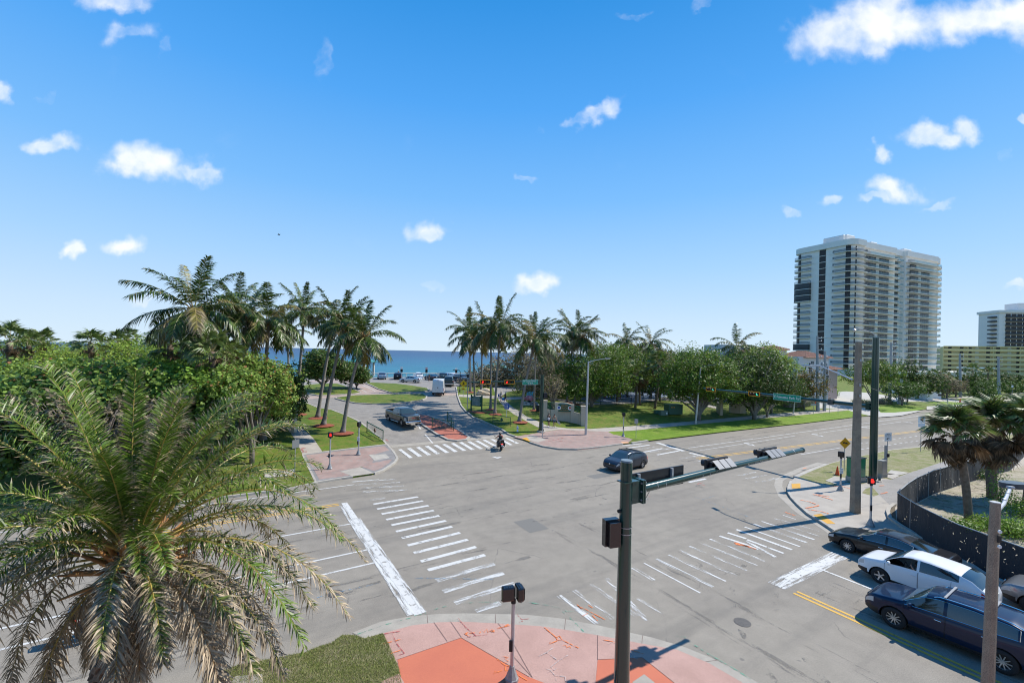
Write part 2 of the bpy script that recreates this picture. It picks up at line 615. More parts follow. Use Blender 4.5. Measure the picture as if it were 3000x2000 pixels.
PW=paint_mat('white_road_paint',(.56,.55,.52),.41)
PW2=paint_mat('worn_white_road_paint',(.56,.555,.53),.49,(.25,3.2,1),2.6,ROT)
PW2E=paint_mat('worn_white_road_paint_side',(.58,.575,.55),.48,(.25,3.2,1),2.6,ROT+PI/2)
PW3=paint_mat('ghost_white_road_paint',(.62,.61,.58),.54,(.3,3.0,1),2.8,ROT)
PW3E=paint_mat('ghost_white_road_paint_side',(.66,.65,.62),.53,(.3,3.2,1),2.8,ROT+PI/2)
PY=paint_mat('yellow_road_paint',(.62,.36,.06),.40)
PO=paint_mat('orange_spray_paint',(.76,.20,.05),.46,sc=7.)
PR=paint_mat('red_spray_paint',(.42,.07,.06),.50,sc=7.)
PG=paint_mat('green_spray_paint',(.12,.33,.22),.53,sc=5.)
PB=paint_mat('blue_spray_paint',(.16,.30,.42),.54,sc=5.)
PWS=paint_mat('white_spray_paint',(.52,.42,.38),.50,sc=6.)
POIL=paint_mat('oil_stain',(.15,.14,.125),.60,(.35,1.6,1),1.1,ROT)
def coast(S):
 return 113.5+150*ss(95,240,S)+30*ss(-20,-300,S)*0
Ss=[-900,-300,-120,-60,-20,20,60,80,95,110,130,150,180,210,240,330,600,1500]
Es=[-900,-60,20,35.9]+ELINES[:38]
vs,fs=[],[]
nE=len(Es)
for S in Ss:
 c=coast(S)
 row=[E for E in Es if E<c]
 row+=[c]*(nE-len(row))+[c+.4,c+9,c+40]
 for k,E in enumerate(row):
  x,y=Wp(E,S)
  z=h(x,y)-.07
  if k==nE:
   z=1.6
  if k==nE+1:
   z=-2.8
  if k==nE+2:
   z=-6.5
  vs.append((x,y,z))
nr=nE+3
for i in range(len(Ss)-1):
 for k in range(nr-1):
  fs.append((i*nr+k,(i+1)*nr+k,(i+1)*nr+k+1,i*nr+k+1)[::-1])
M_GROUND=grass_mat('rough_ground',(.07,.095,.03),(.10,.11,.04),(.2,.17,.10),.35,.5)
g=mesh_obj('ground',vs,fs,M_GROUND)
g['kind']='structure'
fixn(g)
mt=bpy.data.materials.new('sea_water')
mt.use_nodes=True
n=NT(mt.node_tree)
out=n.add('ShaderNodeOutputMaterial')
pos=n.add('ShaderNodeNewGeometry').outputs['Position']
dt=n.add('ShaderNodeVectorMath',{0:pos,1:(EX,EY,0)},operation='DOT_PRODUCT').outputs['Value']
wv=n.noise(n.vmath('MULTIPLY',pos,(1,1,1)).outputs[0],.012,4,.6)
dist=n.math('ADD',dt,n.math('MULTIPLY',n.math('SUBTRACT',wv,.5),120))
lg=n.math('LOGARITHM',n.math('MAXIMUM',dist,20.),10.)
nf=n.add('ShaderNodeMapRange',{0:lg,1:2.0,2:3.7,3:0.,4:1.}).outputs[0]
cc=n.ramp(nf,[(0.,(.010,.20,.225)),(.22,(.006,.145,.19)),(.42,(.004,.092,.165)),(.62,(.002,.048,.125)),(.85,(.002,.034,.11)),(1.,(.002,.03,.095))])
mp=n.add('ShaderNodeMapping',{'Vector':pos,'Rotation':(0,0,ROT)},vector_type='TEXTURE')
st=n.vmath('MULTIPLY',mp.outputs[0],(.035,.13,1)).outputs[0]
w1=n.noise(st,1.,8,.62,.4)
st2=n.vmath('MULTIPLY',mp.outputs[0],(.35,.8,1)).outputs[0]
w2=n.noise(st2,1.,4,.6)
f=n.add('ShaderNodeMapRange',{0:w1,1:.3,2:.7,3:.72,4:1.28}).outputs[0]
sc=n.vmath('SCALE',cc)
n.link(f,sc.inputs['Scale'])
bs=n.add('ShaderNodeBsdfPrincipled',{'Base Color':sc.outputs[0],'Roughness':.34})
bs.inputs['Specular IOR Level'].default_value=.18
hh_=n.math('ADD',n.math('MULTIPLY',w1,1.6),n.math('MULTIPLY',w2,.5))
bp=n.add('ShaderNodeBump',{'Strength':.8,'Distance':.7,'Height':hh_})
n.link(bp.outputs[0],bs.inputs['Normal'])
n.link(bs.outputs[0],out.inputs[0])
a0,a1=Wp(60,-60000),Wp(60,60000)
b1,b0=Wp(70000,60000),Wp(70000,-60000)
sea=mesh_obj('sea',[(*a0,-4),(*a1,-4),(*b1,-4),(*b0,-4)],[(0,1,2,3)],mt)
fixn(sea)
sea['kind']='structure'
slab('road',[Wp(-60,-220),Wp(44,-220),Wp(44,30),Wp(41.5,34),Wp(41,90),Wp(37,170),Wp(36,420),Wp(-60,420)],0.0,M_ROAD)
drive=PX((1149,1311),(1134,1303),(1097,1269),(1000,1212),(931,1194),(877,1172),(800,1166),(700,1160),(650,1148))+[Wp(96,3),Wp(112.8,-18),Wp(112.8,66),Wp(93,62)]+PX((1470,1124),(1420,1134),(1337,1136),(1342,1166),(1351,1187),(1365,1204),(1385,1221),(1429,1240),(1470,1258),(1503,1277))
slab('park_drive',drive,.006,M_DRIVE)
slab('brick_crossing',PX((1027,1124),(1067,1119),(1156,1153),(1338,1150),(1341,1157),(1250,1158),(1160,1159),(1060,1160),(880,1170),(868,1163),(1060,1152)),.012,M_DRIVEP)
slab('plaza_paving',PX((890,1118),(1027,1124),(1067,1119),(1030,1103),(960,1108)),.012,M_DRIVEP)
slab('concrete_band',PX((1149,1311),(1500,1278),(1494,1272),(1140,1304)),.010,M_GUT)
CURB_TOP=.15
LAWN=.13
def block(name,pts,m,closed=True,curbpts=None,z=LAWN,cw=.2,ck='curb'):
 slab(name,pts,z,m,thick=.22)
 if curbpts is not None:
  ribbon(ck,curbpts,cw,CURB_TOP,.22,M_CURB,closed=closed)
Acurb=PX((850,1430),(930,1412),(1001,1400),(1033,1396),z=.1)
Aramp=PX((1033,1396),(1096,1387),z=.05)
Acurb2=PX((1096,1386),(1121,1377),(1145,1362),(1158,1352),(1164,1342),(1153,1323),(1134,1302),(1121,1288),(1097,1269),(1073,1250),(1057,1238),(1017,1218),(1000,1211),(971,1200),(931,1194),(889,1176),(877,1172),(830,1168),(800,1166),(700,1160),(650,1150),z=.1)
blockA=[Wp(35.2,-220)]+Acurb+Acurb2+[Wp(112.5,-18),Wp(112.5,-220)]
slab('lawn',blockA,LAWN,M_GRASS,thick=.22)
ribbon('curb',[Wp(35.2,-220)]+Acurb,.2,CURB_TOP,.22,M_CURB)
ribbon('curb',Acurb2,.2,CURB_TOP,.22,M_CURB)
Z=LAWN+.006
slab('brick_corner',PX((886,1331),(945,1323),(1010,1316),(1132,1302),(1150,1322),(1160,1340),(1155,1350),(1143,1361),(1121,1375),(1096,1385),(1033,1394),(1001,1399),(925,1411),(910,1380),(898,1355),z=.13),Z,M_BRICKG)
slab('brick_corner_field',PX((896,1333),(945,1327),(1010,1319),(1126,1306),(1140,1318),(1100,1330),(1080,1332),(1098,1351),(1150,1344),(1138,1357),(1118,1371),(1096,1379),(1060,1367),(995,1379),(1024,1392),(935,1404),(918,1372),z=.13),Z+.005,M_BRICK)
slab('ramp_slab',PX((996,1381),(1055,1368),(1096,1386),(1033,1395),z=.13),Z+.010,M_CONC)
slab('ramp_slab',PX((1081,1332),(1130,1330),(1142,1341),(1098,1349),z=.13),Z+.010,M_CURB)
slab('pavement',PX((886,1330),(945,1323),(918,1283),(880,1250),(846,1226),(812,1212),(790,1205),(760,1205),(785,1213),(815,1232),(850,1265),(872,1300),z=.13),Z,M_CONC)
ribbon('curb',PX((925,1411),(910,1380),(898,1355),(886,1331),(945,1323),(1010,1315),(1132,1301),z=.13),.15,CURB_TOP,.03,M_CURB)
slab('storm_drain_slab',PX((772,1383),(862,1375),(858,1393),(776,1400),z=.13),Z+.05,M_CURB,thick=.05)
lens=PX((982,1165),(1006,1172),(1040,1179),(1091,1182),(1142,1181),(1193,1177),(1231,1172),(1248,1166),(1250,1160),(1241,1153),(1142,1154),(1040,1157),(996,1162),z=.13)
block('lawn',lens,M_GRASS,curbpts=lens)
isl2=PX((1069,1121),(1108,1138),(1152,1151),(1193,1148),(1244,1146),(1258,1142),(1251,1136),(1210,1129),(1159,1123),(1091,1120),z=.13)
block('lawn',isl2,M_GRASS,curbpts=isl2)
isl1=PX((870,1140),(904,1152),(938,1158),(1040,1152),(1057,1149),(1027,1136),(989,1123),(938,1123),(880,1129),z=.13)
block('lawn',isl1,M_GRASS,curbpts=isl1)
isl3=PX((1030,1110),(1055,1113),(1068,1108),(1045,1104),z=.13)
block('lawn',isl3,M_GRASS,curbpts=isl3)
med=PX((1217,1214),(1251,1215),(1275,1224),(1312,1241),(1356,1266),(1374,1279),(1366,1286),(1339,1289),(1312,1286),(1278,1269),(1244,1247),(1222,1231),z=.13)
block('red_median',med,M_REDP,curbpts=med,cw=.25)
Bc1=PX((1337,1133),(1337,1136),(1341,1160),(1351,1187),(1365,1204),(1385,1221),(1429,1239),(1470,1257),(1490,1271),(1518,1280),z=.1)
Bc2=PX((1552,1294),(1589,1306),(1640,1314),(1691,1315),(1759,1308),(1824,1299),z=.1)
Bc3=PX((1850,1297),(1897,1290),z=.1)
Bedge=PX((1950,1285),(2100,1267),(2200,1256),(2350,1240),(2487,1224),(2600,1212),(2838,1184),(2990,1164),z=.05)
blockB=Bc1+Bc2+Bc3+Bedge+[Wp(29.5,420),Wp(112.5,420),Wp(112.5,66),Wp(92,62)]
slab('park_lawn',blockB,LAWN,M_GRASS,thick=.22)
ribbon('curb',Bc1,.2,CURB_TOP,.22,M_CURB)
ribbon('curb',Bc2,.2,CURB_TOP,.22,M_CURB)
ribbon('curb',Bc3,.3,CURB_TOP,.22,M_CURB)
slab('verge',PX((1782,1264),(1850,1262),(2000,1246),(2046,1242),(2350,1215),(2487,1202),(2520,1206),(2530,1213),(2487,1223),(2350,1239),(2200,1255),(2100,1266),(1950,1284),(1900,1290),(1855,1285),(1800,1274),z=.13),Z,M_GRASSB)
slab('brick_corner',PX((1505,1279),(1590,1265),(1640,1258),(1782,1264),(1800,1272),(1855,1284),(1840,1297),(1759,1306),(1691,1313),(1640,1312),(1590,1304),(1555,1292),z=.13),Z,M_BRICK)
slab('ramp_slab',PX((1528,1283),(1560,1274),(1602,1288),(1575,1296),z=.13),Z+.006,M_CONC)
slab('pavement',PX((1592,1264),(1620,1260),(1605,1247),(1540,1218),(1505,1195),(1478,1170),(1466,1155),(1452,1155),(1460,1170),(1480,1196),(1505,1213),(1545,1235),(1580,1253),z=.13),Z,M_CONC)
slab('pavement',PX((1620,1260),(1640,1258),(1782,1264),(1850,1261),(2000,1246),(2350,1215),(2487,1201),(2487,1194),(2350,1205),(2200,1218),(2046,1232),(1850,1248),(1730,1256),(1660,1254),(1605,1247),z=.13),Z+.004,M_CONC)
slab('park_path',PX((1343,1162),(1452,1167),(1470,1160),(1345,1155),z=.13),Z+.003,M_CONC)
slab('park_path',PX((1470,1172),(1540,1168),(1600,1168),(1680,1180),(1730,1186),(1850,1182),(1920,1174),(2000,1160),(1990,1157),(1920,1168),(1850,1176),(1730,1180),(1640,1168),(1540,1162),(1466,1164),z=.13),Z+.003,M_CONC)
slab('park_path',PX((1990,1157),(1920,1168),(1935,1171),(2030,1183),(2110,1200),(2120,1196),(2040,1177),z=.13),Z+.005,M_CONC)
slab('shaded_plaza',PX((1440,1125),(1452,1155),(1470,1160),(1485,1148),(1530,1142),(1640,1145),(1640,1120),z=.13),Z+.001,M_PATHA)
M_PLAY=mat('blue_rubber_surface',(.13,.175,.25),(.17,.215,.29),1.5,.8,speck=.1,world=True)
slab('playground_surface',PX((1700,1170),(1790,1180),(1870,1176),(1960,1160),(2050,1170),(2130,1180),(2190,1165),(2180,1150),(2050,1142),(1950,1138),(1800,1142),(1720,1150),z=.13),Z+.001,M_PLAY)
slab('service_lot',PX((1850,1146),(1960,1152),(2060,1152),(2080,1138),(1880,1136),z=.13),Z-.002,M_CONC)
M_DRC=mat('drive_concrete',(.44,.42,.375),(.39,.37,.33),.6,.85,speck=.1,sscale=30.,world=True)
slab('side_drive',PX((2400,1196),(2487,1196),(2487,1202),(2530,1213),(2570,1222),(2640,1217),(2700,1203),(2600,1196),(2560,1186),(2570,1176),(2700,1176),(2760,1180),(2760,1170),(2640,1166),(2560,1152),(2480,1146),(2390,1150),(2370,1165),z=.13),Z+.002,M_DRC)
slab('side_drive',PX((2700,1203),(2640,1217),(2850,1184),(2860,1176),(2800,1171),(2712,1166),(2690,1175),(2838,1184),z=.13)[:0]or PX((2715,1190),(2715,1200),(2838,1186),(2860,1178),(2800,1171),(2712,1166),(2700,1172),(2800,1180),(2790,1186),z=.13),Z+.003,M_DRC)
slab('verge',PX((2570,1193),(2600,1186),(2670,1188),(2700,1194),(2710,1198),(2680,1203),(2620,1208),(2580,1208),z=.13),Z+.008,M_GRASSB)
slab('verge',PX((2712,1177),(2760,1175),(2810,1178),(2838,1184),(2800,1186),(2750,1186),z=.13),Z+.008,M_GRASSB)
slab('verge',PX((2800,1170),(2880,1160),(3000,1154),(3000,1162),(2860,1174),z=.13),Z+.008,M_GRASSB)
slab('pavement',PX((2690,1172),(2800,1164),(3000,1150),(3000,1153),(2880,1158),(2800,1168),(2720,1176),z=.13),Z+.009,M_CONC)
Cc=PX((2700,1307),(2616,1315),(2547,1329),(2484,1341),(2423,1358),(2375,1376),(2331,1396),(2318,1408),(2311,1424),(2310,1440),(2320,1456),(2340,1477),(2369,1503),(2411,1529),(2446,1552),z=.13)
C2=[Wp(9.4,28.0),Wp(7,28.6),Wp(0,28.9),Wp(-60,28.9)]
Bfar=[Wp(15.5,130),Wp(13,420)]
slab('corner_pavement',Cc+C2+[Wp(-60,420)]+Bfar[::-1]+PX((2990,1268),(2850,1285),z=.13),LAWN,M_CONC,thick=.22)
ribbon('curb',PX((2423,1358),(2375,1376),(2331,1396),z=.13),.35,.14,.22,M_CURB)
ribbon('curb',Cc[7:]+C2,.18,CURB_TOP,.22,M_CURB)
gut=PX((2411,1357),(2359,1373),(2308,1396),(2290,1408),(2288,1424),(2302,1455),(2353,1501),(2404,1532),(2440,1555))+[Wp(9.6,27.5),Wp(7,28.2),Wp(0,28.5),Wp(-60,28.5)]
ribbon('gutter',gut,.55,.006,0,M_GUT,side=-.35)
slab('verge',PX((2336,1397),(2423,1360),(2484,1343),(2547,1330),(2616,1317),(2700,1309),(2850,1287),(2980,1270),(2980,1285),(2870,1318),(2800,1340),(2763,1352),(2700,1373),(2662,1385),(2610,1404),(2568,1398),(2545,1412),(2515,1420),(2480,1412),(2444,1423),(2390,1413),z=.13),Z,M_GRASSD)
slab('verge',PX((2555,1425),(2575,1448),(2560,1453),(2525,1443),(2535,1432),z=.13),Z,M_GRASSD)
slab('park_path',PX((2530,1425),(2555,1424),(2568,1405),(2610,1405),(2662,1386),(2763,1353),(2870,1319),(2980,1287),(2985,1300),(2900,1325),(2801,1372),(2734,1398),(2680,1430),(2640,1468),(2620,1490),(2577,1450),z=.13),Z-.001,M_PATHA)
fence_xy=[G(u,v,1.93).xy for u,v in((2960,1322),(2900,1334),(2857,1345),(2801,1359),(2734,1378),(2683,1400),(2655,1420),(2629,1442),(2650,1455),(2710,1491),(2812,1537),(2890,1566),(3000,1603))]
lot=[Vector(p)for p in fence_xy]+[Vector(Wp(-14,33.5)),Vector(Wp(-50,60)),Vector(Wp(-10,200)),Vector(Wp(8,120))]
slab('sandy_lot',lot,Z+.001,M_SAND)
LC=PX((2621,1480),(2605,1492),(2601,1503),(2608,1522),(2636,1542),(2666,1560),(2720,1590),(2780,1622),(2833,1653),(2879,1684),(3000,1738),z=.13)
ribbon('lot_curb',LC,.2,.30,.17,M_CURB,step=.4)
M_DIRT=mat('leaf_litter_dirt',(.10,.085,.06),(.16,.13,.09),6.,.95,speck=.3,sscale=30.,world=True,bump=.6)
slab('planting_bed',LC+[Vector(p)for p in fence_xy[::-1][:6]],Z+.002,M_DIRT)
slab('utility_pad',PX((2418,1408),(2445,1395),(2500,1404),(2455,1420),z=.13),Z+.03,M_CURB,thick=.03)
slab('utility_pad',PX((2596,1390),(2610,1377),(2662,1385),(2640,1391),z=.13),Z+.03,M_CURB,thick=.03)
slab('utility_pad',PX((2580,1395),(2598,1386),(2637,1393),(2615,1403),z=.13),Z+.03,M_CURB,thick=.03)
M_TACT=mat('yellow_tactile_paving',(.62,.33,.035),(.56,.29,.04),3.,.7,world=True,bump=.5,bscale=160)
M_TACTP=mat('faded_tactile_paving',(.66,.36,.20),(.6,.34,.2),3.,.7,world=True)
slab('tactile_panel',PX((2319,1417),(2345,1415),(2345,1430),(2320,1430),z=.13),Z+.004,M_TACT)
slab('tactile_panel',PX((2380,1508),(2405,1504),(2448,1534),(2420,1533),z=.13),Z+.004,M_TACT)
slab('tactile_panel',PX((1528,1284),(1543,1281),(1553,1289),(1551,1293),z=.13),Z+.010,M_TACT)
slab('tactile_panel',PX((1818,1294),(1838,1293),(1843,1297),(1824,1299),z=.13),Z+.008,M_TACTP)
gutN=PX((1032,1853),(1114,1821),(1202,1805),(1282,1798),(1359,1796),(1455,1798),(1540,1800),(1644,1811),(1746,1830),(1807,1843),(1848,1853),(1911,1867),(2006,1895),(2078,1924),(2150,1958),(2222,2000),(2330,2080))
inN=PX((1068,1872),(1122,1856),(1206,1833),(1282,1824),(1359,1822),(1455,1827),(1583,1835),(1665,1847),(1746,1861),(1807,1872),(1900,1890),(1983,1904),(2078,1944),(2174,2000),(2260,2065))
slab('gutter',gutN+inN[::-1],.012,M_GUT)
slab('corner_pavement',inN[1:]+[Wp(0,16),Wp(-30,12),Wp(-10,-6),Wp(2,0.5)]+PX((1180,2080),(1172,1978),(1168,1958)),.03,M_PINK)
slab('coral_field',PX((1164,1934),(1351,1870),(1466,1936),(1550,1985),(1640,2020),(1700,2100),(1230,2130),(1172,1978)),.036,M_CORAL)
slab('coral_field',PX((1751,1934),(1882,1928),(1973,2000),(2020,2060),(1830,2120),(1744,2010)),.036,M_CORAL)
slab('concrete_panel',PX((1853,2000),(1887,1977),(1916,2000),(1945,2030),(1860,2040)),.040,M_GUT)
slab('corner_grass',PX((600,1985),(700,1950),(893,1913),(942,1893),(970,1886),(1003,1862),(1036,1862),(1068,1872),(1122,1857),(1150,1915),(1168,1958),(1172,1978),(1180,2060),(1180,2200),(560,2250)),.045,M_GRASSD,thick=.05)
slab('concrete_panel',PX((690,1985),(768,1978),(770,2030),(640,2050)),.06,M_GUT,thick=.02)
slab('concrete_panel',PX((1118,2000),(1168,1977),(1200,2030),(1120,2060)),.055,M_PINK)
M_JOINT=mat('dark_joint',(.16,.10,.085),rough=.95,world=True)  # colour of the thin dark strips along the slab joints
jm=MB()
for a,b in(((1270,1823),(1310,1880)),((1320,1822),(1352,1869)),((1459,1827),(1500,1880)),((1500,1880),(1560,1987)),((1751,1862),(1751,1934)),((1500,1920),(1558,1985)),((1164,1934),(1351,1870)),((1351,1870),(1550,1985)),((1751,1934),(1882,1928)),((1882,1928),(1975,2002))):
 ribbon('',PX(a,b),.014,.042,0,None,mb=jm)
jm.build('expansion_joint',M_JOINT)['kind']='structure'
jm=MB()
for a,b in(((1251,1799),(1253,1825)),((1451,1798),(1452,1827)),((1657,1812),(1654,1845)),((1883,1861),(1880,1886)),((2100,1934),(2068,1938))):
 ribbon('',PX(a,b),.014,.018,0,None,mb=jm)
jm.build('expansion_joint',M_JOINT)['kind']='structure'
jm=MB()
for i in range(38):
 a=G(1660+i*22,1266-i*1.95*.72*1.55,.13)
 e1,s1=eh(a.x,a.y),0
for S in[34.5+1.8*k for k in range(34)]:
 k=(S-34)/60.
 E0=42.2-3.4*k
 ribbon('',[Wp(E0-1.3,S),Wp(E0+.6,S)],.03,Z+.011,0,None,mb=jm)
jm.build('expansion_joint',M_GUT)['kind']='structure'
def marks(name,m,quads,zt=.008):
 mb=MB()
 for q in quads:
  ribbon('',[Vector(q[0]),Vector(q[1])],q[2],zt,0,None,mb=mb,step=3.)
 o=mb.build(name,m)
 o['kind']='structure'
 return o
def L(u0,v0,u1,v1,wd):
 return(G(u0,v0).xy,G(u1,v1).xy,wd)
def ES(E0,S0,E1,S1,wd):
 return(Wp(E0,S0),Wp(E1,S1),wd)
marks('centre_line',PY,[ES(30.12,-200,30.12,5.0,.12),ES(29.82,-200,29.82,5.0,.12),L(2040,1341,2700,1259.5,.13),L(2047,1344,2700,1262.5,.13),L(2700,1259.5,3000,1219,.13),L(2700,1262.5,3000,1223,.13),ES(9.45,20.2,-40,20.2,.13),ES(9.45,20.48,-40,20.48,.13),L(2805,1225,2835,1202,.3),L(2815,1225,2845,1202,.3)])
marks('lane_line',PW,[ES(26.3,-200,26.3,5.1,.13),ES(22.2,-200,22.5,5.2,.13),ES(20.9,-200,20.95,5.3,.13),ES(33.5,-200,33.85,6.7,.12),L(2016,1312,2990,1176,.12),L(2050,1319,2330,1276,.1),L(2400,1268,2640,1235,.1),L(2346,1331,2462,1311,.12),ES(9.9,23.67,-40,23.6,.13),L(1033,1411,1110,1404,.12),L(1223,1244,1232,1254,.12),L(1228,1252,1268,1298,.14)],.010)
marks('dashes',PW,[L(2520+0,1315,2529,1314,.1)]+[L(2520+k*16,1299-k*2.1+0,2527+k*16,1298-k*2.1,.12)for k in range(22)]+[L(2523+k*16,1315.5-k*2.4,2531+k*16,1314.3-k*2.4,.12)for k in range(18)])
marks('stop_bar',PW,[(Wp(30.1,5.35),Wp(16.0,5.66),.36)],.011)
marks('stop_bar_wear',PW2E,[(Wp(29.6,5.12),Wp(16.1,5.38),.3),(Wp(27,5.62),Wp(16.0,5.88),.18)],.014)
marks('stop_bar',PW2,[L(2275,1716,2462,1624,.75)],.011)
marks('stop_bar',PW,[L(2310,1698,2440,1634,.35)],.013)
marks('stop_bar',PW,[L(1924,1296,2003,1321,.5),L(2020,1326,2065,1337,.4),L(2068,1337,2092,1341,.3)],.011)
ys=[(505,200,848,143),(535,237,886,174),(570,275,930,210),(605,318,970,247),(645,360,1012,287),(680,409,1062,326),(725,459,1110,371),(770,515,1170,418),(816,573,1230,471),(870,638,1293,526),(924,704,1362,588)]
marks('zebra_crossing',PW,[L(900+a/2.614,1400+b/2.614,900+c/2.614,1400+d_/2.614,.26)for a,b,c,d_ in ys],.008)
ys=[(990,785,1433,655),(1040,868,1503,727),(1128,955,1590,806),(1290,1018,1480,955)]
marks('zebra_crossing',PW2,[L(900+a/2.614,1400+b/2.614,900+c/2.614,1400+d_/2.614,.32)for a,b,c,d_ in ys],.008)
ys=[(478,168,600,150),(425,105,772,90),(395,78,742,60),(370,50,712,34),(340,28,680,8)]
marks('zebra_crossing',PW3,[L(900+a/2.614,1400+b/2.614,900+c/2.614,1400+d_/2.614,.3)for a,b,c,d_ in ys],.008)
def L5(a,b,c,d_,wd):
 return L(1600+a/2.091,1250+b/2.091,1600+c/2.091,1250+d_/2.091,wd)
marks('zebra_crossing',PW,[L5(600,834,945,1017,.09),L5(1062,668,1230,722,.2),L5(1230,722,1300,750,.12),L5(1112,648,1225,684,.2),L5(1230,690,1455,774,.18),L5(1165,628,1505,752,.2),L5(1215,612,1555,733,.14),L5(1450,540,1530,566,.08)],.008)
marks('zebra_crossing',PW2E,[L5(78,1033,315,1205,.24),L5(675,807,1022,980,.18),L5(1270,594,1597,708,.2),L5(1230,700,1405,797,.18),L5(1320,578,1642,690,.2)],.008)
marks('zebra_crossing',PW3E,[L5(172,1000,410,1175,.24),L5(272,963,560,1160,.22),L5(370,928,618,1185,.22),L5(560,1050,716,1143,.16),L5(530,862,660,940,.22),L5(750,783,1100,946,.2),L5(815,754,1165,913,.2),L5(878,730,1232,880,.2),L5(945,708,1290,850,.2),L5(1005,686,1345,824,.2),L5(1400,560,1673,640,.2),L5(1460,600,1673,668,.16)],.008)
def L2(a,b,c,d_,wd):
 return L(700+a/2.94,900+b/2.94,700+c/2.94,900+d_/2.94,wd)
marks('zebra_crossing',PW,[L2(1385,1222,1483,1296,.34),L2(1462,1212,1562,1283,.42),L2(1540,1203,1640,1272,.4),L2(1616,1193,1716,1262,.42),L2(1690,1185,1797,1252,.42),L2(1765,1177,1870,1244,.42),L2(1837,1169,1945,1235,.42),L2(1908,1161,2017,1227,.42),L2(1978,1154,2090,1219,.42),L2(2045,1147,2160,1211,.42),L2(2110,1141,2225,1203,.42),L2(2175,1134,2290,1195,.4),L2(2238,1128,2345,1185,.4),L2(2300,1122,2400,1172,.4)],.008)
marks('zebra_crossing',PW,[L(1823,1305,1881,1299,.25),L(1840,1312,1903,1303,.28),L(1880,1325,1942,1313,.28),L(1925,1332,1989,1320,.28),L(2018,1412,2068,1402,.26)],.008)
marks('zebra_crossing',PW3,[L(1850,1318,1920,1308,.28),L(1902,1324,1970,1312,.25),L(1990,1344,2055,1333,.28),L(2030,1354,2080,1344,.28),L(2155,1394,2215,1382,.26),L(2185,1402,2245,1391,.26),L(2215,1412,2280,1400,.3)],.008)
marks('parking_lines',PW,[L(1020,1150,985,1128,.12),L(1075,1150,1030,1126,.12),L(1100,1146,1062,1128,.12),L(900,1120,930,1108,.1),L(1080,1108,1100,1098,.1)],.018)
def arrow(u,v,ua,va,wd=.18):
 a,b=G(u,v).xy,G(ua,va).xy
 t=(b-a).normalized()
 nrm=Vector((-t.y,t.x))
 mb=MB()
 ribbon('',[a,b-t*.5],wd,.008,0,None,mb=mb)
 for s_ in(-1,1):
  pass
 mb.add([(*(b-t*.9+nrm*.45),.008),(*(b-t*.9-nrm*.45),.008),(*b,.008)],[(0,1,2)])
 mb.build('arrow_marking',PW)['kind']='structure'
arrow(2378,1271,2415,1279)
arrow(2522,1250,2556,1254)
arrow(2180,1297,2213,1306)
arrow(2645,1234,2676,1239)
arrow(1462,1340,1440,1337,.12)
marks('arrow_stem',PW,[L(2378,1271,2395,1270,.2),L(2522,1250,2540,1249,.2),L(2180,1297,2195,1296,.2)],.009)
marks('oil_stain',POIL,[ES(24.2,-60,24.4,5.0,.8),ES(18.3,-30,18.6,5,1.2),L(2360,1722,2540,1775,.9),L(1690,1470,1770,1458,.7),L(2560,1790,2700,1850,.8)],.006)
def spray(m,segs,wd=.06,z=.016):
 wd*=.72 if wd<.08 else 1
 mb=MB()
 for s_ in segs:
  ribbon('',PX(*s_),wd,z,0,None,mb=mb,step=.5)
 mb.build('spray_marking',m)['kind']='structure'
def v5(*p):
 return[(1440+a/4.9,1680+b/4.9)for a,b in p]
spray(PO,[v5((760,785),(930,930),(945,965),(1015,965),(1250,1080)),v5((930,930),(975,905),(1015,965)),v5((945,975),(825,1025),(850,985)),v5((1010,1050),(1070,1040),(1080,1075),(1130,1050),(1135,1078)),v5((0,815),(40,830),(0,850)),v5((60,800),(180,775),(245,735)),v5((1610,965),(1730,985),(1800,1020)),v5((80,1240),(195,1330),(265,1345),(265,1400),(200,1405),(195,1330)),v5((150,1405),(30,1450),(55,1410)),
v5((160,1205),(240,1215),(190,1240),(240,1262),(180,1290),(245,1295)),v5((330,1430),(430,1500),(510,1545)),v5((2005,1100),(2060,1130),(2110,1140),(2180,1165))],.05,.048)
spray(PO,[v5((1215,430),(1290,510),(1240,465),(1350,510),(1420,550),(1630,660)),v5((1380,570),(1300,610)),v5((1450,600),(1520,675)),v5((1390,455),(1450,490))],.06,.016)
spray(PO,[[(2151,1589),(2180,1597),(2215,1608)],[(2155,1594),(2195,1600)],[(2300,1500),(2330,1510)]],.12,.016)
spray(PR,[v5((370,590),(430,660),(540,650)),v5((395,705),(450,680))],.05,.02)
def v4(*p):
 return[(900+a/2.614,1400+b/2.614)for a,b in p]
spray(PR,[v4((590,1200),(710,1180)),v4((645,1195),(690,1280),(745,1350),(660,1375)),v4((1155,1080),(1215,1150),(1300,1220)),v4((1225,1225),(1380,1205))],.045,.048)
spray(PO,[v4((1205,1200),(1285,1190)),v4((1205,1200),(1235,1185)),v4((1205,1200),(1235,1215)),v4((1320,1195),(1340,1165),(1355,1190),(1375,1160),(1385,1190),(1400,1175),(1435,1185)),v4((580,1278),(720,1240)),v4((640,1350),(715,1325)),v4((1455,1160),(1550,1135))],.045,.048)
spray(PG,[v4((375,1200),(480,1165),(560,1135),(700,1095),(800,1070)),v4((800,1060),(910,1035)),v4((930,1020),(1070,980)),v4((1200,958),(1400,950),(1480,955)),v5((510,410),(700,440),(960,490),(1150,660),(1250,760),(1350,860),(1390,890)),v5((960,490),(1080,545),(1200,545)),[(1980,1862),(2010,1868)],[(2020,1880),(2070,1912),(2110,1935),(2160,1965),(2200,1990)]],.07,.022)
spray(PB,[v4((0,940),(110,905),(250,870),(420,835),(550,805)),v4((780,770),(880,765),(1050,770),(1450,775)),[(2030,1453),(2057,1463),(2095,1452)],[(2057,1463),(2130,1490),(2210,1520)]],.06,.016)
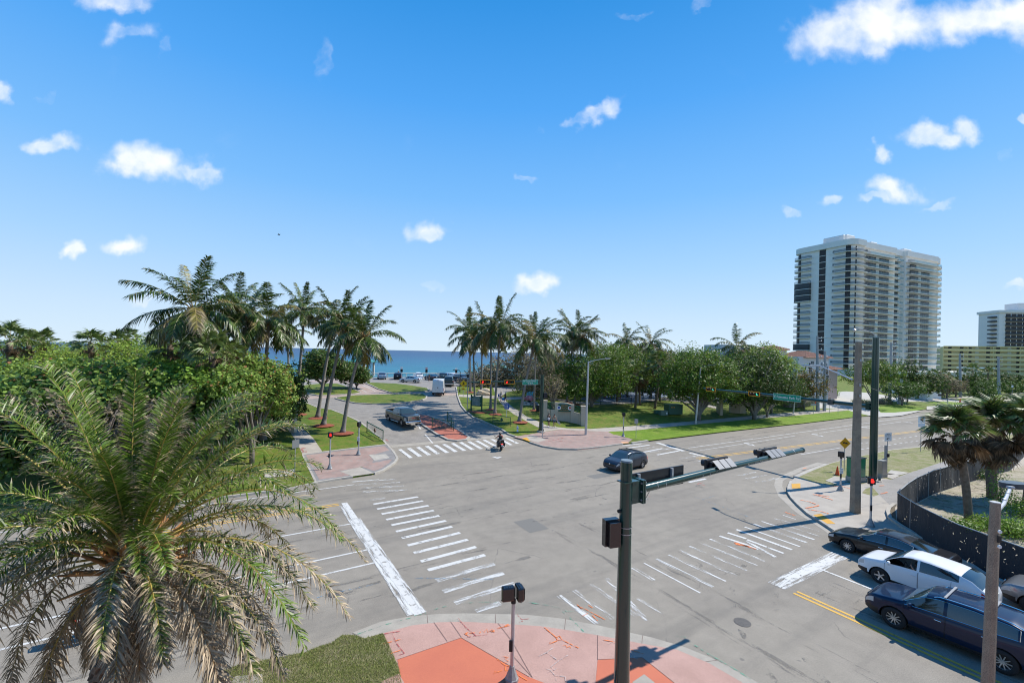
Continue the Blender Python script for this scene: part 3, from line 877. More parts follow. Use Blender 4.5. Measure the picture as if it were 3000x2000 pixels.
spray(PWS,[v5((680,1200),(790,1145),(880,1080)),v5((790,1145),(950,1255)),v5((860,1345),(970,1260),(1100,1180)),v5((785,1380),(860,1400),(800,1440)),v5((850,1400),(910,1480),(1055,1490),(1065,1560)),v5((850,1345),(900,1400),(930,1370)),v5((900,1460),(940,1560)),v5((1680,1030),(1800,955)),v5((1990,1150),(2070,1190),(2040,1220),(2100,1240))],.045,.047)
spray(PO,[[(2381,1453),(2405,1459),(2440,1470)],[(2390,1453),(2430,1460)],[(2345,1470),(2370,1475),(2390,1482)],[(2360,1494),(2385,1490),(2400,1486)],[(2366,1498),(2410,1505),(2428,1511)],[(2432,1430),(2465,1428),(2490,1436)],[(2350,1378),(2364,1374)],[(2575,1428),(2590,1427)],[(2580,1452),(2600,1447)]],.1,.16)
spray(PR,[[(1604,1297),(1650,1286)],[(1625,1293),(1660,1297)],[(1900,1460)[:2],(1905,1461)],[(1690,1322),(1730,1318),(1760,1314)],[(2040,1424),(2060,1418)],[(2045,1420),(2065,1428)]],.08,.16)
spray(PR,[[(883,1320),(890,1328)],[(880,1318),(895,1317)],[(885,1329),(900,1327)],[(1130,1291),(1137,1297)]],.15,.16)
PT=paint_mat('tyre_polish',(.18,.165,.142),.585,(.22,1.5,1),1.6,ROT)
PTE=paint_mat('tyre_polish_side',(.175,.16,.138),.585,(.22,1.5,1),1.6,ROT+PI/2)
marks('tyre_mark',PTE,[ES(9,22.6,-40,22.6,.5),ES(9,21.2,-40,21.2,.5),ES(9,24.6,-40,24.6,.5),ES(9,26.2,-40,26.2,.5),ES(20,15,-20,15.5,.5),ES(20,17,-20,17.4,.5)],.005)
marks('tyre_mark',PT,[ES(25.2,-80,25.2,40,.5),ES(23.4,-80,23.4,40,.5),ES(32.4,-80,32.2,90,.5),ES(31.0,-80,30.6,90,.45),ES(19.6,-60,19.6,12,.5),ES(17.8,-60,17.8,12,.4),ES(28.6,-60,28.4,60,.4),ES(27.2,-60,26.8,60,.4)],.0055)
mb=MB()
for cx,cy,r0,a0,a1 in((19,14,9,100,190),(19,14,10.6,100,190),(-3,38,14,290,350),(-3,38,12.4,290,350),(4,22,12,20,80)):
 ribbon('',[Vector((cx+r0*math.cos(R(a)),cy+r0*math.sin(R(a))))for a in range(a0,a1,4)],.22,.0065,0,None,mb=mb)
mb.build('tyre_mark',paint_mat('tyre_rubber_trace',(.165,.152,.132),.60,sc=1.2))['kind']='structure'
PP=paint_mat('road_patch',(.165,.155,.135),.22)
mb=MB()
for a,b,w_ in((Wp(22,14.2),Wp(20.2,14.2),1.3),(Wp(27,24),Wp(27,27.5),1.0)):
 ribbon('',[Vector(a),Vector(b)],w_,.0045,0,None,mb=mb)
mb.build('road_patch',PP)['kind']='structure'
M_IRON=mat('cast_iron',(.085,.08,.075),(.12,.11,.10),12.,.7,bump=.8,bscale=60)
for u,v,r_,lb in((983,1738,.30,'round iron cover in the left turn lane before the stop bar'),(2175,1822,.30,'round iron cover in the side street left of the yellow lines')):
 p=G(u,v)
 o=MB().tube([(0,0,.001),(0,0,.011)],[r_,r_],20).build('manhole_cover',M_IRON)
 o.location=p
 tag(o,lb,'manhole cover','iron covers in the road')
def leaf_mat(name,a,b,c=None,rough=.45,tr=.36,island=.5,cfrac=.9,spec=.28,dry=None):
 """leaf: colour picked per leaf; dry = colour of the withered tips (along the leaf)"""
 mt=bpy.data.materials.new(name)
 mt.use_nodes=True
 n=NT(mt.node_tree)
 out=n.add('ShaderNodeOutputMaterial')
 ri=n.add('ShaderNodeNewGeometry').outputs['Random Per Island']
 col=n.mix(ri,a,b)
 r2=n.math('FRACT',n.math('MULTIPLY',ri,37.7))
 if c is not None:
  col=n.mix(n.math('GREATER_THAN',r2,cfrac),col,c)
 if dry is not None:
  uv=n.add('ShaderNodeUVMap').outputs[0]
  y=n.add('ShaderNodeSeparateXYZ',{0:uv}).outputs
  f=n.math('ADD',y[1],n.math('MULTIPLY',n.math('SUBTRACT',r2,.5),.5))
  f=n.math('ADD',f,n.math('MULTIPLY',y[0],1.0))
  f=n.ramp(f,[(dry[1],0.),(min(.999,dry[1]+.3),1.)])
  dc=n.mix(n.math('FRACT',n.math('MULTIPLY',ri,91.3)),dry[0],tuple(q*.62 for q in dry[0]))
  col=n.mix(f,col,dc)
 r3=n.math('FRACT',n.math('MULTIPLY',ri,173.1))
 f=n.add('ShaderNodeMapRange',{0:r3,1:0.,2:1.,3:1-island,4:1+island}).outputs[0]
 sc=n.vmath('SCALE',col)
 n.link(f,sc.inputs['Scale'])
 bs=n.add('ShaderNodeBsdfPrincipled',{'Base Color':sc.outputs[0],'Roughness':rough})
 bs.inputs['Specular IOR Level'].default_value=spec
 tl=n.add('ShaderNodeBsdfTranslucent',{'Color':sc.outputs[0]})
 mx=n.add('ShaderNodeMixShader',{0:tr,1:bs.outputs[0],2:tl.outputs[0]})
 n.link(mx.outputs[0],out.inputs[0])
 return mt
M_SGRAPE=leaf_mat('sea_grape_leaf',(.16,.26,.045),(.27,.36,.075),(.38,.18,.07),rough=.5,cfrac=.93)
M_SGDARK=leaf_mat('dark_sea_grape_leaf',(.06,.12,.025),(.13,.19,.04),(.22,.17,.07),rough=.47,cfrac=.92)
M_FINE=leaf_mat('fine_green_leaf',(.22,.33,.04),(.33,.43,.07),(.2,.18,.07),rough=.5,cfrac=.9)
M_TREE=leaf_mat('park_tree_leaf',(.065,.14,.015),(.16,.24,.03),(.22,.20,.07),rough=.47,cfrac=.93)
M_TREED=leaf_mat('dark_tree_leaf',(.035,.08,.012),(.085,.135,.022),(.14,.12,.06),rough=.47,cfrac=.92)
M_BROWN=leaf_mat('withered_brown_leaf',(.22,.175,.11),(.32,.27,.18),(.13,.16,.05),rough=.7,cfrac=.8)
M_RUST=leaf_mat('rusty_leaf',(.16,.13,.03),(.24,.15,.045),(.08,.12,.03),rough=.5,cfrac=.7)
M_LIMEL=leaf_mat('lime_leaf',(.15,.28,.03),(.25,.36,.055),(.14,.22,.035),rough=.45,cfrac=.9)
M_HEDGE=leaf_mat('hedge_leaf',(.055,.12,.02),(.10,.17,.03),None,rough=.5)
M_COCO=leaf_mat('coconut_frond_leaf',(.038,.078,.010),(.09,.13,.02),(.2,.16,.07),rough=.4,tr=.2,cfrac=.93,spec=.4,dry=((.22,.18,.10),.96))
M_COCOY=leaf_mat('yellowing_frond_leaf',(.22,.20,.045),(.30,.25,.06),(.25,.19,.10),rough=.45,tr=.25,cfrac=.6,dry=((.30,.24,.13),.5))
M_DATE=leaf_mat('date_frond_leaf',(.075,.145,.015),(.15,.215,.03),(.34,.27,.17),rough=.38,tr=.25,cfrac=.95,spec=.35,dry=((.46,.36,.23),.74))
M_DATEM=leaf_mat('date_frond_leaf_half_dry',(.085,.135,.025),(.15,.18,.045),(.42,.34,.22),rough=.55,tr=.2,cfrac=.62,spec=.3,dry=((.44,.35,.24),.34))
M_DATED=leaf_mat('date_frond_leaf_dry',(.26,.20,.11),(.40,.31,.20),(.11,.14,.035),rough=.6,tr=.2,cfrac=.8,dry=((.48,.38,.26),.3))
M_SABAL=leaf_mat('fan_leaf',(.10,.16,.03),(.19,.25,.06),(.26,.22,.11),rough=.5,tr=.2,cfrac=.9,spec=.6,dry=((.26,.20,.11),.8))
M_SABALD=leaf_mat('dead_fan_leaf',(.15,.09,.05),(.24,.16,.09),(.11,.07,.04),rough=.7,tr=.15,cfrac=.6)
M_RACHIS=mat('frond_rib',(.42,.33,.07),(.36,.25,.06),2.,.5)
M_RACHISD=mat('dry_frond_rib',(.30,.17,.06),(.22,.12,.05),2.,.6)
M_RACHG=mat('green_frond_rib',(.26,.27,.07),(.30,.24,.08),2.,.5)
M_TRUNK=mat('palm_trunk_bark',(.27,.245,.22),(.19,.17,.15),5.,.9,bump=.8,bscale=14,stretch=(1,1,6.))
M_TRUNKB=mat('brown_palm_bark',(.20,.15,.115),(.13,.095,.07),6.,.95,bump=.9,bscale=25)
M_BARK=mat('tree_bark',(.16,.135,.11),(.24,.21,.18),4.,.9,bump=.7,bscale=12,stretch=(1,1,.4))
M_TWIG=mat('bare_twigs',(.15,.12,.10),(.22,.19,.16),4.,.9)
M_MULCH=mat('red_mulch',(.30,.085,.045),(.20,.06,.035),9.,.95,speck=.45,sscale=26.,world=True,bump=.9,bscale=30)
def leafcloud(name,blobs,count,size,m,parent,seed=0,shell=.55,flat=.7,hexa=False,aspect=.6,low=None,clump=0.0):
 """count leaves spread through ellipsoid blobs; blobs: (cx,cy,cz,rx,ry,rz[,weight])"""
 r_=np.random.default_rng(seed)
 B=np.array([b[:6]for b in blobs],dtype=float)
 wgt=np.array([(b[6]if len(b)>6 else 1.0)*(b[3]*b[4]*b[5])**(2/3)for b in blobs])
 idx=r_.choice(len(B),count,p=wgt/wgt.sum())
 d=r_.normal(size=(count,3))
 d/=np.linalg.norm(d,axis=1)[:,None]
 rad=1-(1-shell)*r_.random(count)**1.6
 ph=r_.random((len(B),6))*6.28
 q=ph[idx]
 lump=1+.22*np.sin(4*d[:,0]+q[:,0])*np.sin(5*d[:,1]+q[:,1])+.13*np.sin(9*d[:,2]+q[:,2]+6*d[:,0])+.07*np.sin(13*d[:,1]+q[:,3])
 c=B[idx,:3]+d*(rad*lump)[:,None]*B[idx,3:]
 if clump:
  nk=max(20,int(count/14))
  k=r_.integers(0,count,nk)
  ci=r_.integers(0,nk,count)
  same=idx[k[ci]]
  c=c[k[ci]]+r_.normal(size=(count,3))*clump
  d=d[k[ci]]
 if low is not None:
  keep=c[:,2]>low
  c,d=c[keep],d[keep]
 N=len(c)
 nrm=d*.7+r_.normal(size=(N,3))*.75+np.array([0,0,flat])
 nrm/=np.linalg.norm(nrm,axis=1)[:,None]
 t=np.cross(nrm,r_.normal(size=(N,3)))
 t/=np.linalg.norm(t,axis=1)[:,None]
 b=np.cross(nrm,t)
 sz=size*(.6+.8*r_.random(N))[:,None]
 if hexa:
  k=6
  an=np.arange(6)*PI/3
  V=np.stack([c+(t*math.cos(a)+b*math.sin(a)*aspect)*sz*.5 for a in an],1)
 else:
  k=4
  V=np.stack([c-t*sz*.5,c+b*sz*aspect*.5+nrm*sz*.06,c+t*sz*.5,c-b*sz*aspect*.5+nrm*sz*.06],1)
 V=V.reshape(-1,3)
 me=bpy.data.meshes.new(name)
 me.vertices.add(N*k)
 me.vertices.foreach_set('co',V.astype(np.float32).ravel())
 me.loops.add(N*k)
 me.loops.foreach_set('vertex_index',np.arange(N*k,dtype=np.int32))
 me.polygons.add(N)
 me.polygons.foreach_set('loop_start',(np.arange(N)*k).astype(np.int32))
 me.polygons.foreach_set('loop_total',np.full(N,k,dtype=np.int32))
 me.materials.append(m)
 me.update(calc_edges=True)
 o=bpy.data.objects.new(name,me)
 return link(o,parent)
def limbs(name,base,tips,r0,m,parent,seed=0,wob=.12,n=6,r1=.02):
 """trunk splitting into limbs that reach the tips"""
 rr=random.Random(seed)
 mb=MB()
 base=Vector(base)
 for tp in tips:
  tp=Vector(tp)
  L_=(tp-base).length
  pts=[]
  rad=[]
  for i in range(7):
   f=i/6
   p=base.lerp(tp,f)
   p=Vector((base.x+(tp.x-base.x)*max(0,(f-.22)/.78)**1.1,base.y+(tp.y-base.y)*max(0,(f-.22)/.78)**1.1,base.z+(tp.z-base.z)*f**.9))
   j=wob*L_*.12*math.sin(PI*f)
   pts.append(p+Vector((rr.uniform(-j,j),rr.uniform(-j,j),rr.uniform(-j,j))))
   rad.append(r0*(1-f)**.7/(1+f*1.5)+r1)
  mb.tube(pts,rad,n)
 return mb.build(name,m,parent,True)
def frond_mesh(p0,az,el,L_,droop,wind=(0,0),nl=46,ll=.75,lw=.035,vee=.5,hang=.35,lift=0.0,bare=.12,seed=0,curlend=0.,taper=.35,segs=14,rrib=.03,dryf=0.0,mess=.07,bushy=.12):
 """returns leaflet verts/faces/uvs and rib points"""
 r_=np.random.default_rng(seed)
 d=np.array([math.cos(az)*math.cos(el),math.sin(az)*math.cos(el),math.sin(el)])
 p=np.array(p0,dtype=float)
 P=[p.copy()]
 T=[d.copy()]
 ds=L_/segs
 for i in range(segs):
  f=(i+1)/segs
  hz=max(.15,math.hypot(d[0],d[1]))
  k=droop*ds/L_*(0.5+1.4*f)+curlend*max(0,f-.6)
  d=d+np.array([wind[0]*ds*f,wind[1]*ds*f,-k*hz**.5])
  d/=np.linalg.norm(d)
  p=p+d*ds
  P.append(p.copy())
  T.append(d.copy())
 P=np.array(P)
 T=np.array(T)
 s=np.linspace(bare,.995,nl)
 s=np.repeat(s,2)+r_.normal(size=nl*2)*.004
 s=np.clip(s,0,.999)
 sg=np.tile([1.,-1.],nl)
 x=s*segs
 i0=np.minimum(x.astype(int),segs-1)
 fr=(x-i0)[:,None]
 bp=P[i0]*(1-fr)+P[i0+1]*fr
 tg=T[i0]*(1-fr)+T[i0+1]*fr
 tg/=np.linalg.norm(tg,axis=1)[:,None]
 up=np.array([0,0,1.])
 side=np.cross(tg,up)
 nrm_=np.linalg.norm(side,axis=1)
 bad=nrm_<.15
 side[bad]=np.array([-math.sin(az),math.cos(az),0])
 side/=np.linalg.norm(side,axis=1)[:,None]
 side*=-1
 nup=np.cross(tg,side)*-1
 nup*=np.sign(np.maximum(-1,nup[:,2:3])+1e-6)
 ln=ll*(np.sin(PI*np.clip((s-bare)/(1-bare)*(1-taper*.5)+.12,0,1))**.6)*(1-taper*.55*s)
 ln*=.85+.3*r_.random(len(s))
 fw=.35+.75*s+r_.normal(size=len(s))*.07
 dirv=side*sg[:,None]+tg*fw[:,None]+nup*(vee+r_.normal(size=len(s))*(bushy+mess))[:,None]+r_.normal(size=(len(s),3))*mess
 dirv/=np.linalg.norm(dirv,axis=1)[:,None]
 wind3=np.array([wind[0],wind[1],0])*2.2
 wv=np.cross(dirv,nup+side*.4*r_.normal(size=(len(s),1)))
 wv/=np.linalg.norm(wv,axis=1)[:,None]
 hg=hang*(.6+.8*r_.random(len(s)))
 a=bp
 m1=bp+dirv*(ln*.5)[:,None]+(np.array([0,0,-1.])*(hg*ln*.22)[:,None])+wind3*(ln*.1)[:,None]
 e=bp+dirv*(ln*.92)[:,None]+(np.array([0,0,-1.])*(hg*ln*.85)[:,None])+wind3*(ln*.35)[:,None]
 w2=(lw*(.7+.5*r_.random(len(s))))[:,None]
 N=len(s)
 V=np.stack([a-wv*w2*.35,a+wv*w2*.35,m1+wv*w2*.5,m1-wv*w2*.5,e],1).reshape(-1,3)
 F=[]
 for i in range(N):
  b=i*5
  F.append((b,b+1,b+2,b+3))
  F.append((b+3,b+2,b+4))
 dr=dryf*(.3+.7*s)
 uv=[]
 for i in range(N):
  q=float(dr[i])
  uv+=[(q,0),(q,0),(q,.5),(q,.5),(q,.5),(q,.5),(q,1.)]
 return V,F,uv,P
def add_frond(parent,name,m,mr,rrib,**kw):
 V,F,uv,P=frond_mesh(**kw)
 me=bpy.data.meshes.new(name)
 mb=MB()
 n_=len(P)
 mb.tube([tuple(q)for q in P],[rrib*(1-.85*i/(n_-1))for i in range(n_)],4)
 vs=list(map(tuple,V))+mb.v
 nb=len(V)
 fs=F+[tuple(nb+i for i in f)for f in mb.f]
 me.from_pydata(vs,[],fs)
 u=me.uv_layers.new(name='UVMap')
 tot=sum(len(f)for f in mb.f)
 u.data.foreach_set('uv',np.array(uv+[(0,0)]*tot,dtype=np.float32).ravel())
 me.materials.append(m)
 me.materials.append(mr)
 mi=[0]*len(F)+[1]*len(mb.f)
 me.polygons.foreach_set('material_index',mi)
 me.update()
 return link(bpy.data.objects.new(name,me),parent)
WIND=(.05,.0)
def coconut(base,top,label,crown=3.6,nf=20,group='coconut palms along the park drive',seed=0,r0=.2,wind=1.0,mulch=True,lean=0.4,hang=.5,yellow=1,mraised=LAWN,far=False):
 base=Vector(base)
 top=Vector(top)
 t=thing('coconut_palm',label,'palm tree',base,0,group)
 tp=top-base
 n_=26
 pts,rad=[],[]
 for i in range(n_+1):
  f=i/n_
  bend=math.sin(PI*f)*lean
  hx=tp.x*f+bend*(-.6 if tp.x>=0 else.6)*.5
  hy=tp.y*f
  pts.append(Vector((hx,hy,tp.z*f-.05)))
  rr=r0*(.62+.38*(1-f))+r0*.95*math.exp(-f*26)
  rad.append(rr*(1.03 if i%2 else.985))
 mb=MB()
 mb.tube(pts,rad,10)
 mb.build('trunk',M_TRUNK,t,True)
 if mulch:
  mm_=MB()
  mm_.lathe([(r0*5.6,0.0),(r0*4.6,.06),(r0*2.5,.11),(.02,.13)],14)
  o=mm_.build('mulch_ring',M_MULCH,t)
  o.location=(0.05,-.02,.0)
 rr=random.Random(seed)
 nf=max(14,int(nf*1.0))
 wx,wy=WIND[0]*wind*5.5/crown,(-.012)*wind
 c=tp+Vector((0,0,0))
 hb=MB()
 for k in range(9):
  a=k*2.4
  hb.tube([c+Vector((0,0,-.35)),c+Vector((math.cos(a)*.28,math.sin(a)*.28,.1)),c+Vector((math.cos(a)*.55,math.sin(a)*.55,.3+.2*math.sin(k)))],[.12,.08,.03],5)
 for k in range(6):
  a=k*1.05+.4
  q=c+Vector((math.cos(a)*.35,math.sin(a)*.35,-.35-.1*(k%2)))
  hb.lathe([(.02,-.14),(.11,-.07),(.13,0),(.1,.08),(.02,.13)],6,q)
 hb.build('crown_heart',M_RACHISD,t,True)
 for k in range(nf):
  f=(k+.5)/nf
  az=k*2.39996+rr.uniform(-.25,.25)+seed
  el=R(73-98*f**.9)+rr.uniform(-.16,.16)
  L_=crown*(.80+.30*math.sin(PI*min(1,f+.15)))*rr.uniform(.9,1.08)
  up=math.cos(az)<-.3
  dry=f>.86
  yl=(k%9==4)and yellow
  m_=M_COCOY if(yl or(dry and k%2))else M_COCO
  add_frond(t,'frond',m_,M_RACHG if not yl else M_RACHIS,.032,p0=tuple(c+Vector((math.cos(az)*.1,math.sin(az)*.1,.12-.3*f))),az=az,el=el,L_=L_,droop=.8+.55*f+rr.uniform(-.25,.3),wind=(wx*(1.0-.35*f),wy),mess=.10,nl=34 if far else 56,ll=crown*.255,lw=.11 if far else.085,vee=-.05,hang=hang+.35*f+rr.uniform(-.1,.15),bare=.14,seed=seed*100+k,segs=9 if far else 11,dryf=rr.uniform(0,.35)*(f>.4),taper=.5)
 return t
def sabal(base,hgt,cr,label,group,nf=46,seed=0,tr=.2,dead=.35,lean=(0,0),seg=18,skirt=True,bark=None,loc_z=0,boots=False):
 t=thing('cabbage_palm',label,'palm tree',base,0,group)
 c=Vector((lean[0],lean[1],hgt))
 pts=[Vector((lean[0]*f+.15*math.sin(f*3.1)*(1 if seed%2 else-1),lean[1]*f,hgt*f))for f in[i/14 for i in range(15)]]
 rad=[tr*(1.15 if i==0 else(1.0+.04*(i%2)+(.12 if i>11 else 0)))for i in range(15)]
 mb=MB()
 mb.tube(pts,rad,10)
 mb.build('trunk',bark or M_TRUNKB,t,True)
 meshes=[]
 for kind in range(3):
  r_=random.Random(seed*7+kind)
  vs,fs,uvs=[],[],[]
  stalk=cr*.55
  R_=cr*.50
  vs+=[(0,-.02,0),(0,.02,0),(stalk,.015,.0),(stalk,-.015,.0)]
  fs.append((0,1,2,3))
  uvs+=[(0,0)]*4
  for i in range(seg):
   a=R(-108+216*(i+.5)/seg)+r_.uniform(-.03,.03)
   ln=R_*(1-.28*abs(a)/1.9)*r_.uniform(.8,1.12)
   wd=R_*.040
   ca,sa=math.cos(a),math.sin(a)
   z1=-.02*R_-.10*R_*abs(sa)
   droopv=(.30+.22*r_.random())*ln
   b=len(vs)
   x1,y1=stalk+ca*ln*.5,sa*ln*.5
   x2,y2=stalk+ca*ln*(.86),sa*ln*(.86)
   vs+=[(stalk-.02,0,0),(x1-sa*wd,y1+ca*wd,z1-.04),(x1+sa*wd,y1-ca*wd,z1+.04),(x2,y2,z1-droopv)]
   fs+=[(b,b+1,b+2),(b+2,b+1,b+3)]
   uvs+=[(0,0),(0,.5),(0,.5),(0,.5),(0,.5),(0,1)]
  me=bpy.data.meshes.new('fan')
  me.from_pydata(vs,[],fs)
  u=me.uv_layers.new(name='UVMap')
  u.data.foreach_set('uv',np.array(uvs,dtype=np.float32).ravel())
  meshes.append(me)
 gm,dm=[],[]
 for me in meshes:
  a=me.copy()
  a.materials.append(M_SABAL)
  gm.append(a)
  b=me.copy()
  b.materials.append(M_SABALD)
  dm.append(b)
 rr=random.Random(seed)
 for k in range(nf):
  f=(k+.5)/nf
  az=k*2.39996+rr.uniform(-.2,.2)
  isd=f>1-dead
  el=R(84-125*f+rr.uniform(-10,10))if not isd else R(-20-62*(f-(1-dead))/max(.01,dead)+rr.uniform(-22,22))
  o=bpy.data.objects.new('frond',(dm if isd else gm)[k%3])
  rot=Matrix.Rotation(az,4,'Z')@Matrix.Rotation(-el,4,'Y')@Matrix.Rotation(rr.uniform(-.5,.5),4,'X')
  s_=rr.uniform(.75,1.12)*(rr.uniform(.6,1)if isd else 1)
  o.matrix_world=Matrix.Translation(c+Vector((0,0,.1-.35*f)))@rot@Matrix.Scale(s_,4)
  link(o,t)
 return t
def GZ(x,y,z=LAWN):
 return Vector((x,y,h(x,y)+z))
def palm_at(ub,vb,ut,vt,label,dY=0.0,**kw):
 """coconut palm from its foot pixel to its crown-centre pixel"""
 b=G(ub,vb,LAWN)
 top=GP(ut,vt,b.y+dY)
 return coconut(b,top,label,**kw)
gl='coconut palms on the lawn left of the drive'
palm_at(870,1214,893,905,'straight coconut palm first in the row of mulch rings, farthest from the gate',crown=3.6,seed=3,group=gl,nf=18,lean=.2)
palm_at(930,1224,985,925,'coconut palm second in the row of mulch rings, trunk leaning right behind a lawn walk',crown=4.0,seed=4,group=gl,lean=.5,nf=20)
palm_at(947,1246,1010,955,'coconut palm third in the row of mulch rings, beside the tallest leaning trunk',crown=4.0,seed=5,group=gl,lean=.5,nf=20)
palm_at(1004,1268,1068,985,'coconut palm nearest the drive and the green gate, with drooping crown over the grey pickup',crown=4.3,seed=8,group=gl,lean=.9,nf=22,yellow=0)
gb='coconut palms behind the sea grape thicket'
def palm_free(ub,Yb,ut,vt,label,**kw):
 X,Z=ray(ub,1100)
 b=GZ(X*Yb,Yb,0)
 return coconut(b,GP(ut,vt,Yb),label,mulch=False,group=gb,**kw)
palm_free(548,36,568,908,'tallest coconut palm with the biggest crown, rising from the sea grape thicket at left',crown=4.6,seed=12,nf=27,r0=.26,lean=.2)
palm_free(708,41,722,928,'slim coconut palm leaning between the tallest palm and the yellow hanging frond',crown=3.9,seed=14,nf=17,r0=.17)
palm_free(775,42,788,945,'bright green coconut palm with one long yellow frond hanging down its trunk',crown=4.3,seed=15,nf=22,r0=.22)
palm_free(845,62,842,975,'small coconut palm showing against the sea left of the row of mulch rings',crown=3.4,seed=17,nf=14,r0=.17)
palm_free(738,52,700,895,'coconut palm with upswept crown just right of the tallest palm',crown=4.3,seed=18,nf=15,r0=.18)
gr='coconut palms on the lawn right of the drive'
palm_at(1378,1149,1375,965,'coconut palm beside the crosswalk sign, left of the pair near the boulder',crown=4.6,seed=21,group=gr,nf=18,r0=.2,lean=.1,wind=1.6)
palm_at(1391,1180,1385,990,'coconut palm behind the dark green park sign',crown=4.4,seed=22,group=gr,nf=18,r0=.17,lean=.1,wind=1.6)
palm_at(1410,1143,1412,985,'coconut palm just behind the pale boulder',crown=3.8,seed=23,group=gr,nf=14,r0=.19,lean=.1,wind=1.6)
palm_at(1437,1200,1438,975,'coconut palm with swollen foot between the park sign and the path',crown=4.3,seed=24,group=gr,nf=18,r0=.17,lean=.15,wind=1.6)
palm_at(1449,1213,1468,955,'coconut palm at the left end of the small green gate by the path',crown=4.6,seed=25,group=gr,nf=20,r0=.17,lean=.2,wind=1.6)
palm_at(1521,1236,1568,1000,'leaning coconut palm beside the fire hydrant with low yellow fronds',crown=4.6,seed=26,group=gr,nf=24,r0=.19,lean=.6,wind=1.3)
palm_at(1564,1202,1572,985,'slim coconut palm next to the pink octopus sculpture',crown=3.6,seed=27,group=gr,nf=14,r0=.14,lean=.1,wind=1.4)
palm_at(1661,1180,1682,975,'coconut palm left of the two behind the beige entrance wall',crown=4.7,seed=28,group=gr,nf=20,r0=.18,lean=.3,wind=1.8)
palm_at(1683,1185,1708,985,'coconut palm right of the two behind the beige entrance wall',crown=4.4,seed=29,group=gr,nf=18,r0=.18,lean=.3,wind=1.8)
def palm_far(u,Y,vt,label,**kw):
 X,Z=ray(u,1100)
 b=GZ(X*Y,Y,0)
 return coconut(b,GP(u,vt,Y),label,mulch=False,group='coconut palms rising behind the park trees',far=True,**kw)
palm_far(1838,84,998,'windswept coconut palm above the park trees, left of the distant pair',crown=4.4,seed=31,nf=18,r0=.17,wind=1.8)
palm_far(1908,84,1002,'windswept coconut palm above the park trees, right of the distant pair',crown=4.4,seed=32,nf=18,r0=.17,wind=1.4)
palm_far(2158,84,1015,'windswept coconut palm standing above the dark trees before the tiled tower house',crown=4.8,seed=33,nf=20,r0=.17,wind=1.8)
gs='cabbage palms on the park lawn'
b=G(1861,1194,LAWN)
sabal(b,topz(1861,1098,b.y)-b.z,2.6,'cabbage palm with round head, left of the three on the park lawn',gs,nf=52,seed=1,tr=.19,dead=.25)
b=G(1875,1187,LAWN)
sabal(b,topz(1874,1105,b.y)-b.z,2.3,'cabbage palm hidden behind the left one of the three on the park lawn',gs,nf=44,seed=2,tr=.17,dead=.25)
b=G(1918,1197,LAWN)
sabal(b,topz(1928,1068,b.y)-b.z,2.5,'tallest cabbage palm with a leaning bare trunk, right of the three on the park lawn',gs,nf=52,seed=3,tr=.19,dead=.2,lean=(.5,0))
gf='cabbage palms in the fenced sandy lot'
b=G(2838,1528,LAWN)
sabal(b,topz(2795,1276,b.y)-b.z,2.05,'cabbage palm with hanging brown fans nearer the corner of the black fence',gf,nf=130,seed=5,tr=.2,dead=.5,seg=26,lean=(-.9,0))
b=G(2908,1458,LAWN)
sabal(b,topz(2925,1266,b.y)-b.z,2.8,'large cabbage palm with thick trunk at the right edge of the fenced lot',gf,nf=170,seed=6,tr=.3,dead=.48,seg=26)
b=G(3010,1475,LAWN)
sabal(b,topz(3030,1245,b.y)-b.z,2.5,'cabbage palm half cut off by the right edge of the photo',gf,nf=70,seed=7,tr=.26,dead=.4)
gh='fan palms on the skyline at left'
for i,(u,v,Y,cr,lb)in enumerate(((30,1000,42,2.0,'olive and brown fan palm on the skyline at the far left edge'),(85,1006,46,1.7,'brown tinged fan palm touching the one at the far left edge'),(125,1000,50,1.6,'small fan palm on the skyline left of the gap showing sea'),(265,1006,44,1.8,'round green fan palm on the skyline right of the gap showing sea'),(345,1002,52,1.5,'low fan palm on the skyline left of the tallest coconut palm'),(375,990,56,1.5,'very small fan palm beside the low one left of the tallest coconut palm'),
(500,1010,38,2.2,'fan palm in the thicket under the left fronds of the tallest coconut palm'),(620,1030,34,2.1,'shaggy fan palm in the thicket right of the tallest coconut palm'),(668,1040,36,1.7,'small fan palm in the thicket before the strip of sea'))):
 X,Z=ray(u,v)
 b=GZ(X*Y,Y,0)
 sabal(b,CAM_H+Z*Y-b.z,cr,lb,gh,nf=44,seed=20+i,tr=.2,dead=.15 if i not in(0,1)else.3)
def bush(name,label,cat,group,pxb,m,count,size,Yr=None,seed=0,wood=True,hexa=False,low=None,bark=None,shell=.5,aspect=.65,clump=0.0,twigs=0):
 """blobs given as (u, v, Y, half width m, half depth m, half height m)"""
 us=[b[0]for b in pxb]
 Y0=sum(b[2]for b in pxb)/len(pxb)
 u0=sum(us)/len(us)
 X,Z=ray(u0,1100)
 base=GZ(X*Y0,Y0,0)
 t=thing(name,label,cat,base,0,group)
 bl=[]
 for(u,v,Y,a,b_,c_)in pxb:
  q=GP(u,v,Y)-base
  bl.append((q.x,q.y,q.z,a,b_,c_))
 leafcloud('crown' if 'tree' in name else 'foliage',bl,count,size,m,t,seed=seed,shell=shell,hexa=hexa,aspect=aspect,clump=clump,low=.15)
 if wood:
  tips=[(q[0],q[1],q[2]-q[5]*.1)for q in bl]
  rr=random.Random(seed)
  tips+=[(q[0]+rr.uniform(-.6,.6)*q[3],q[1]+rr.uniform(-.6,.6)*q[4],q[2]+rr.uniform(-.3,.6)*q[5])for q in bl for _ in range(3+twigs)]
  limbs('trunk',(0,0,-.1),tips,.13+.004*len(bl)*bl[0][3],bark or M_BARK,t,seed)
 return t
gt='thicket of sea grape left of the street'
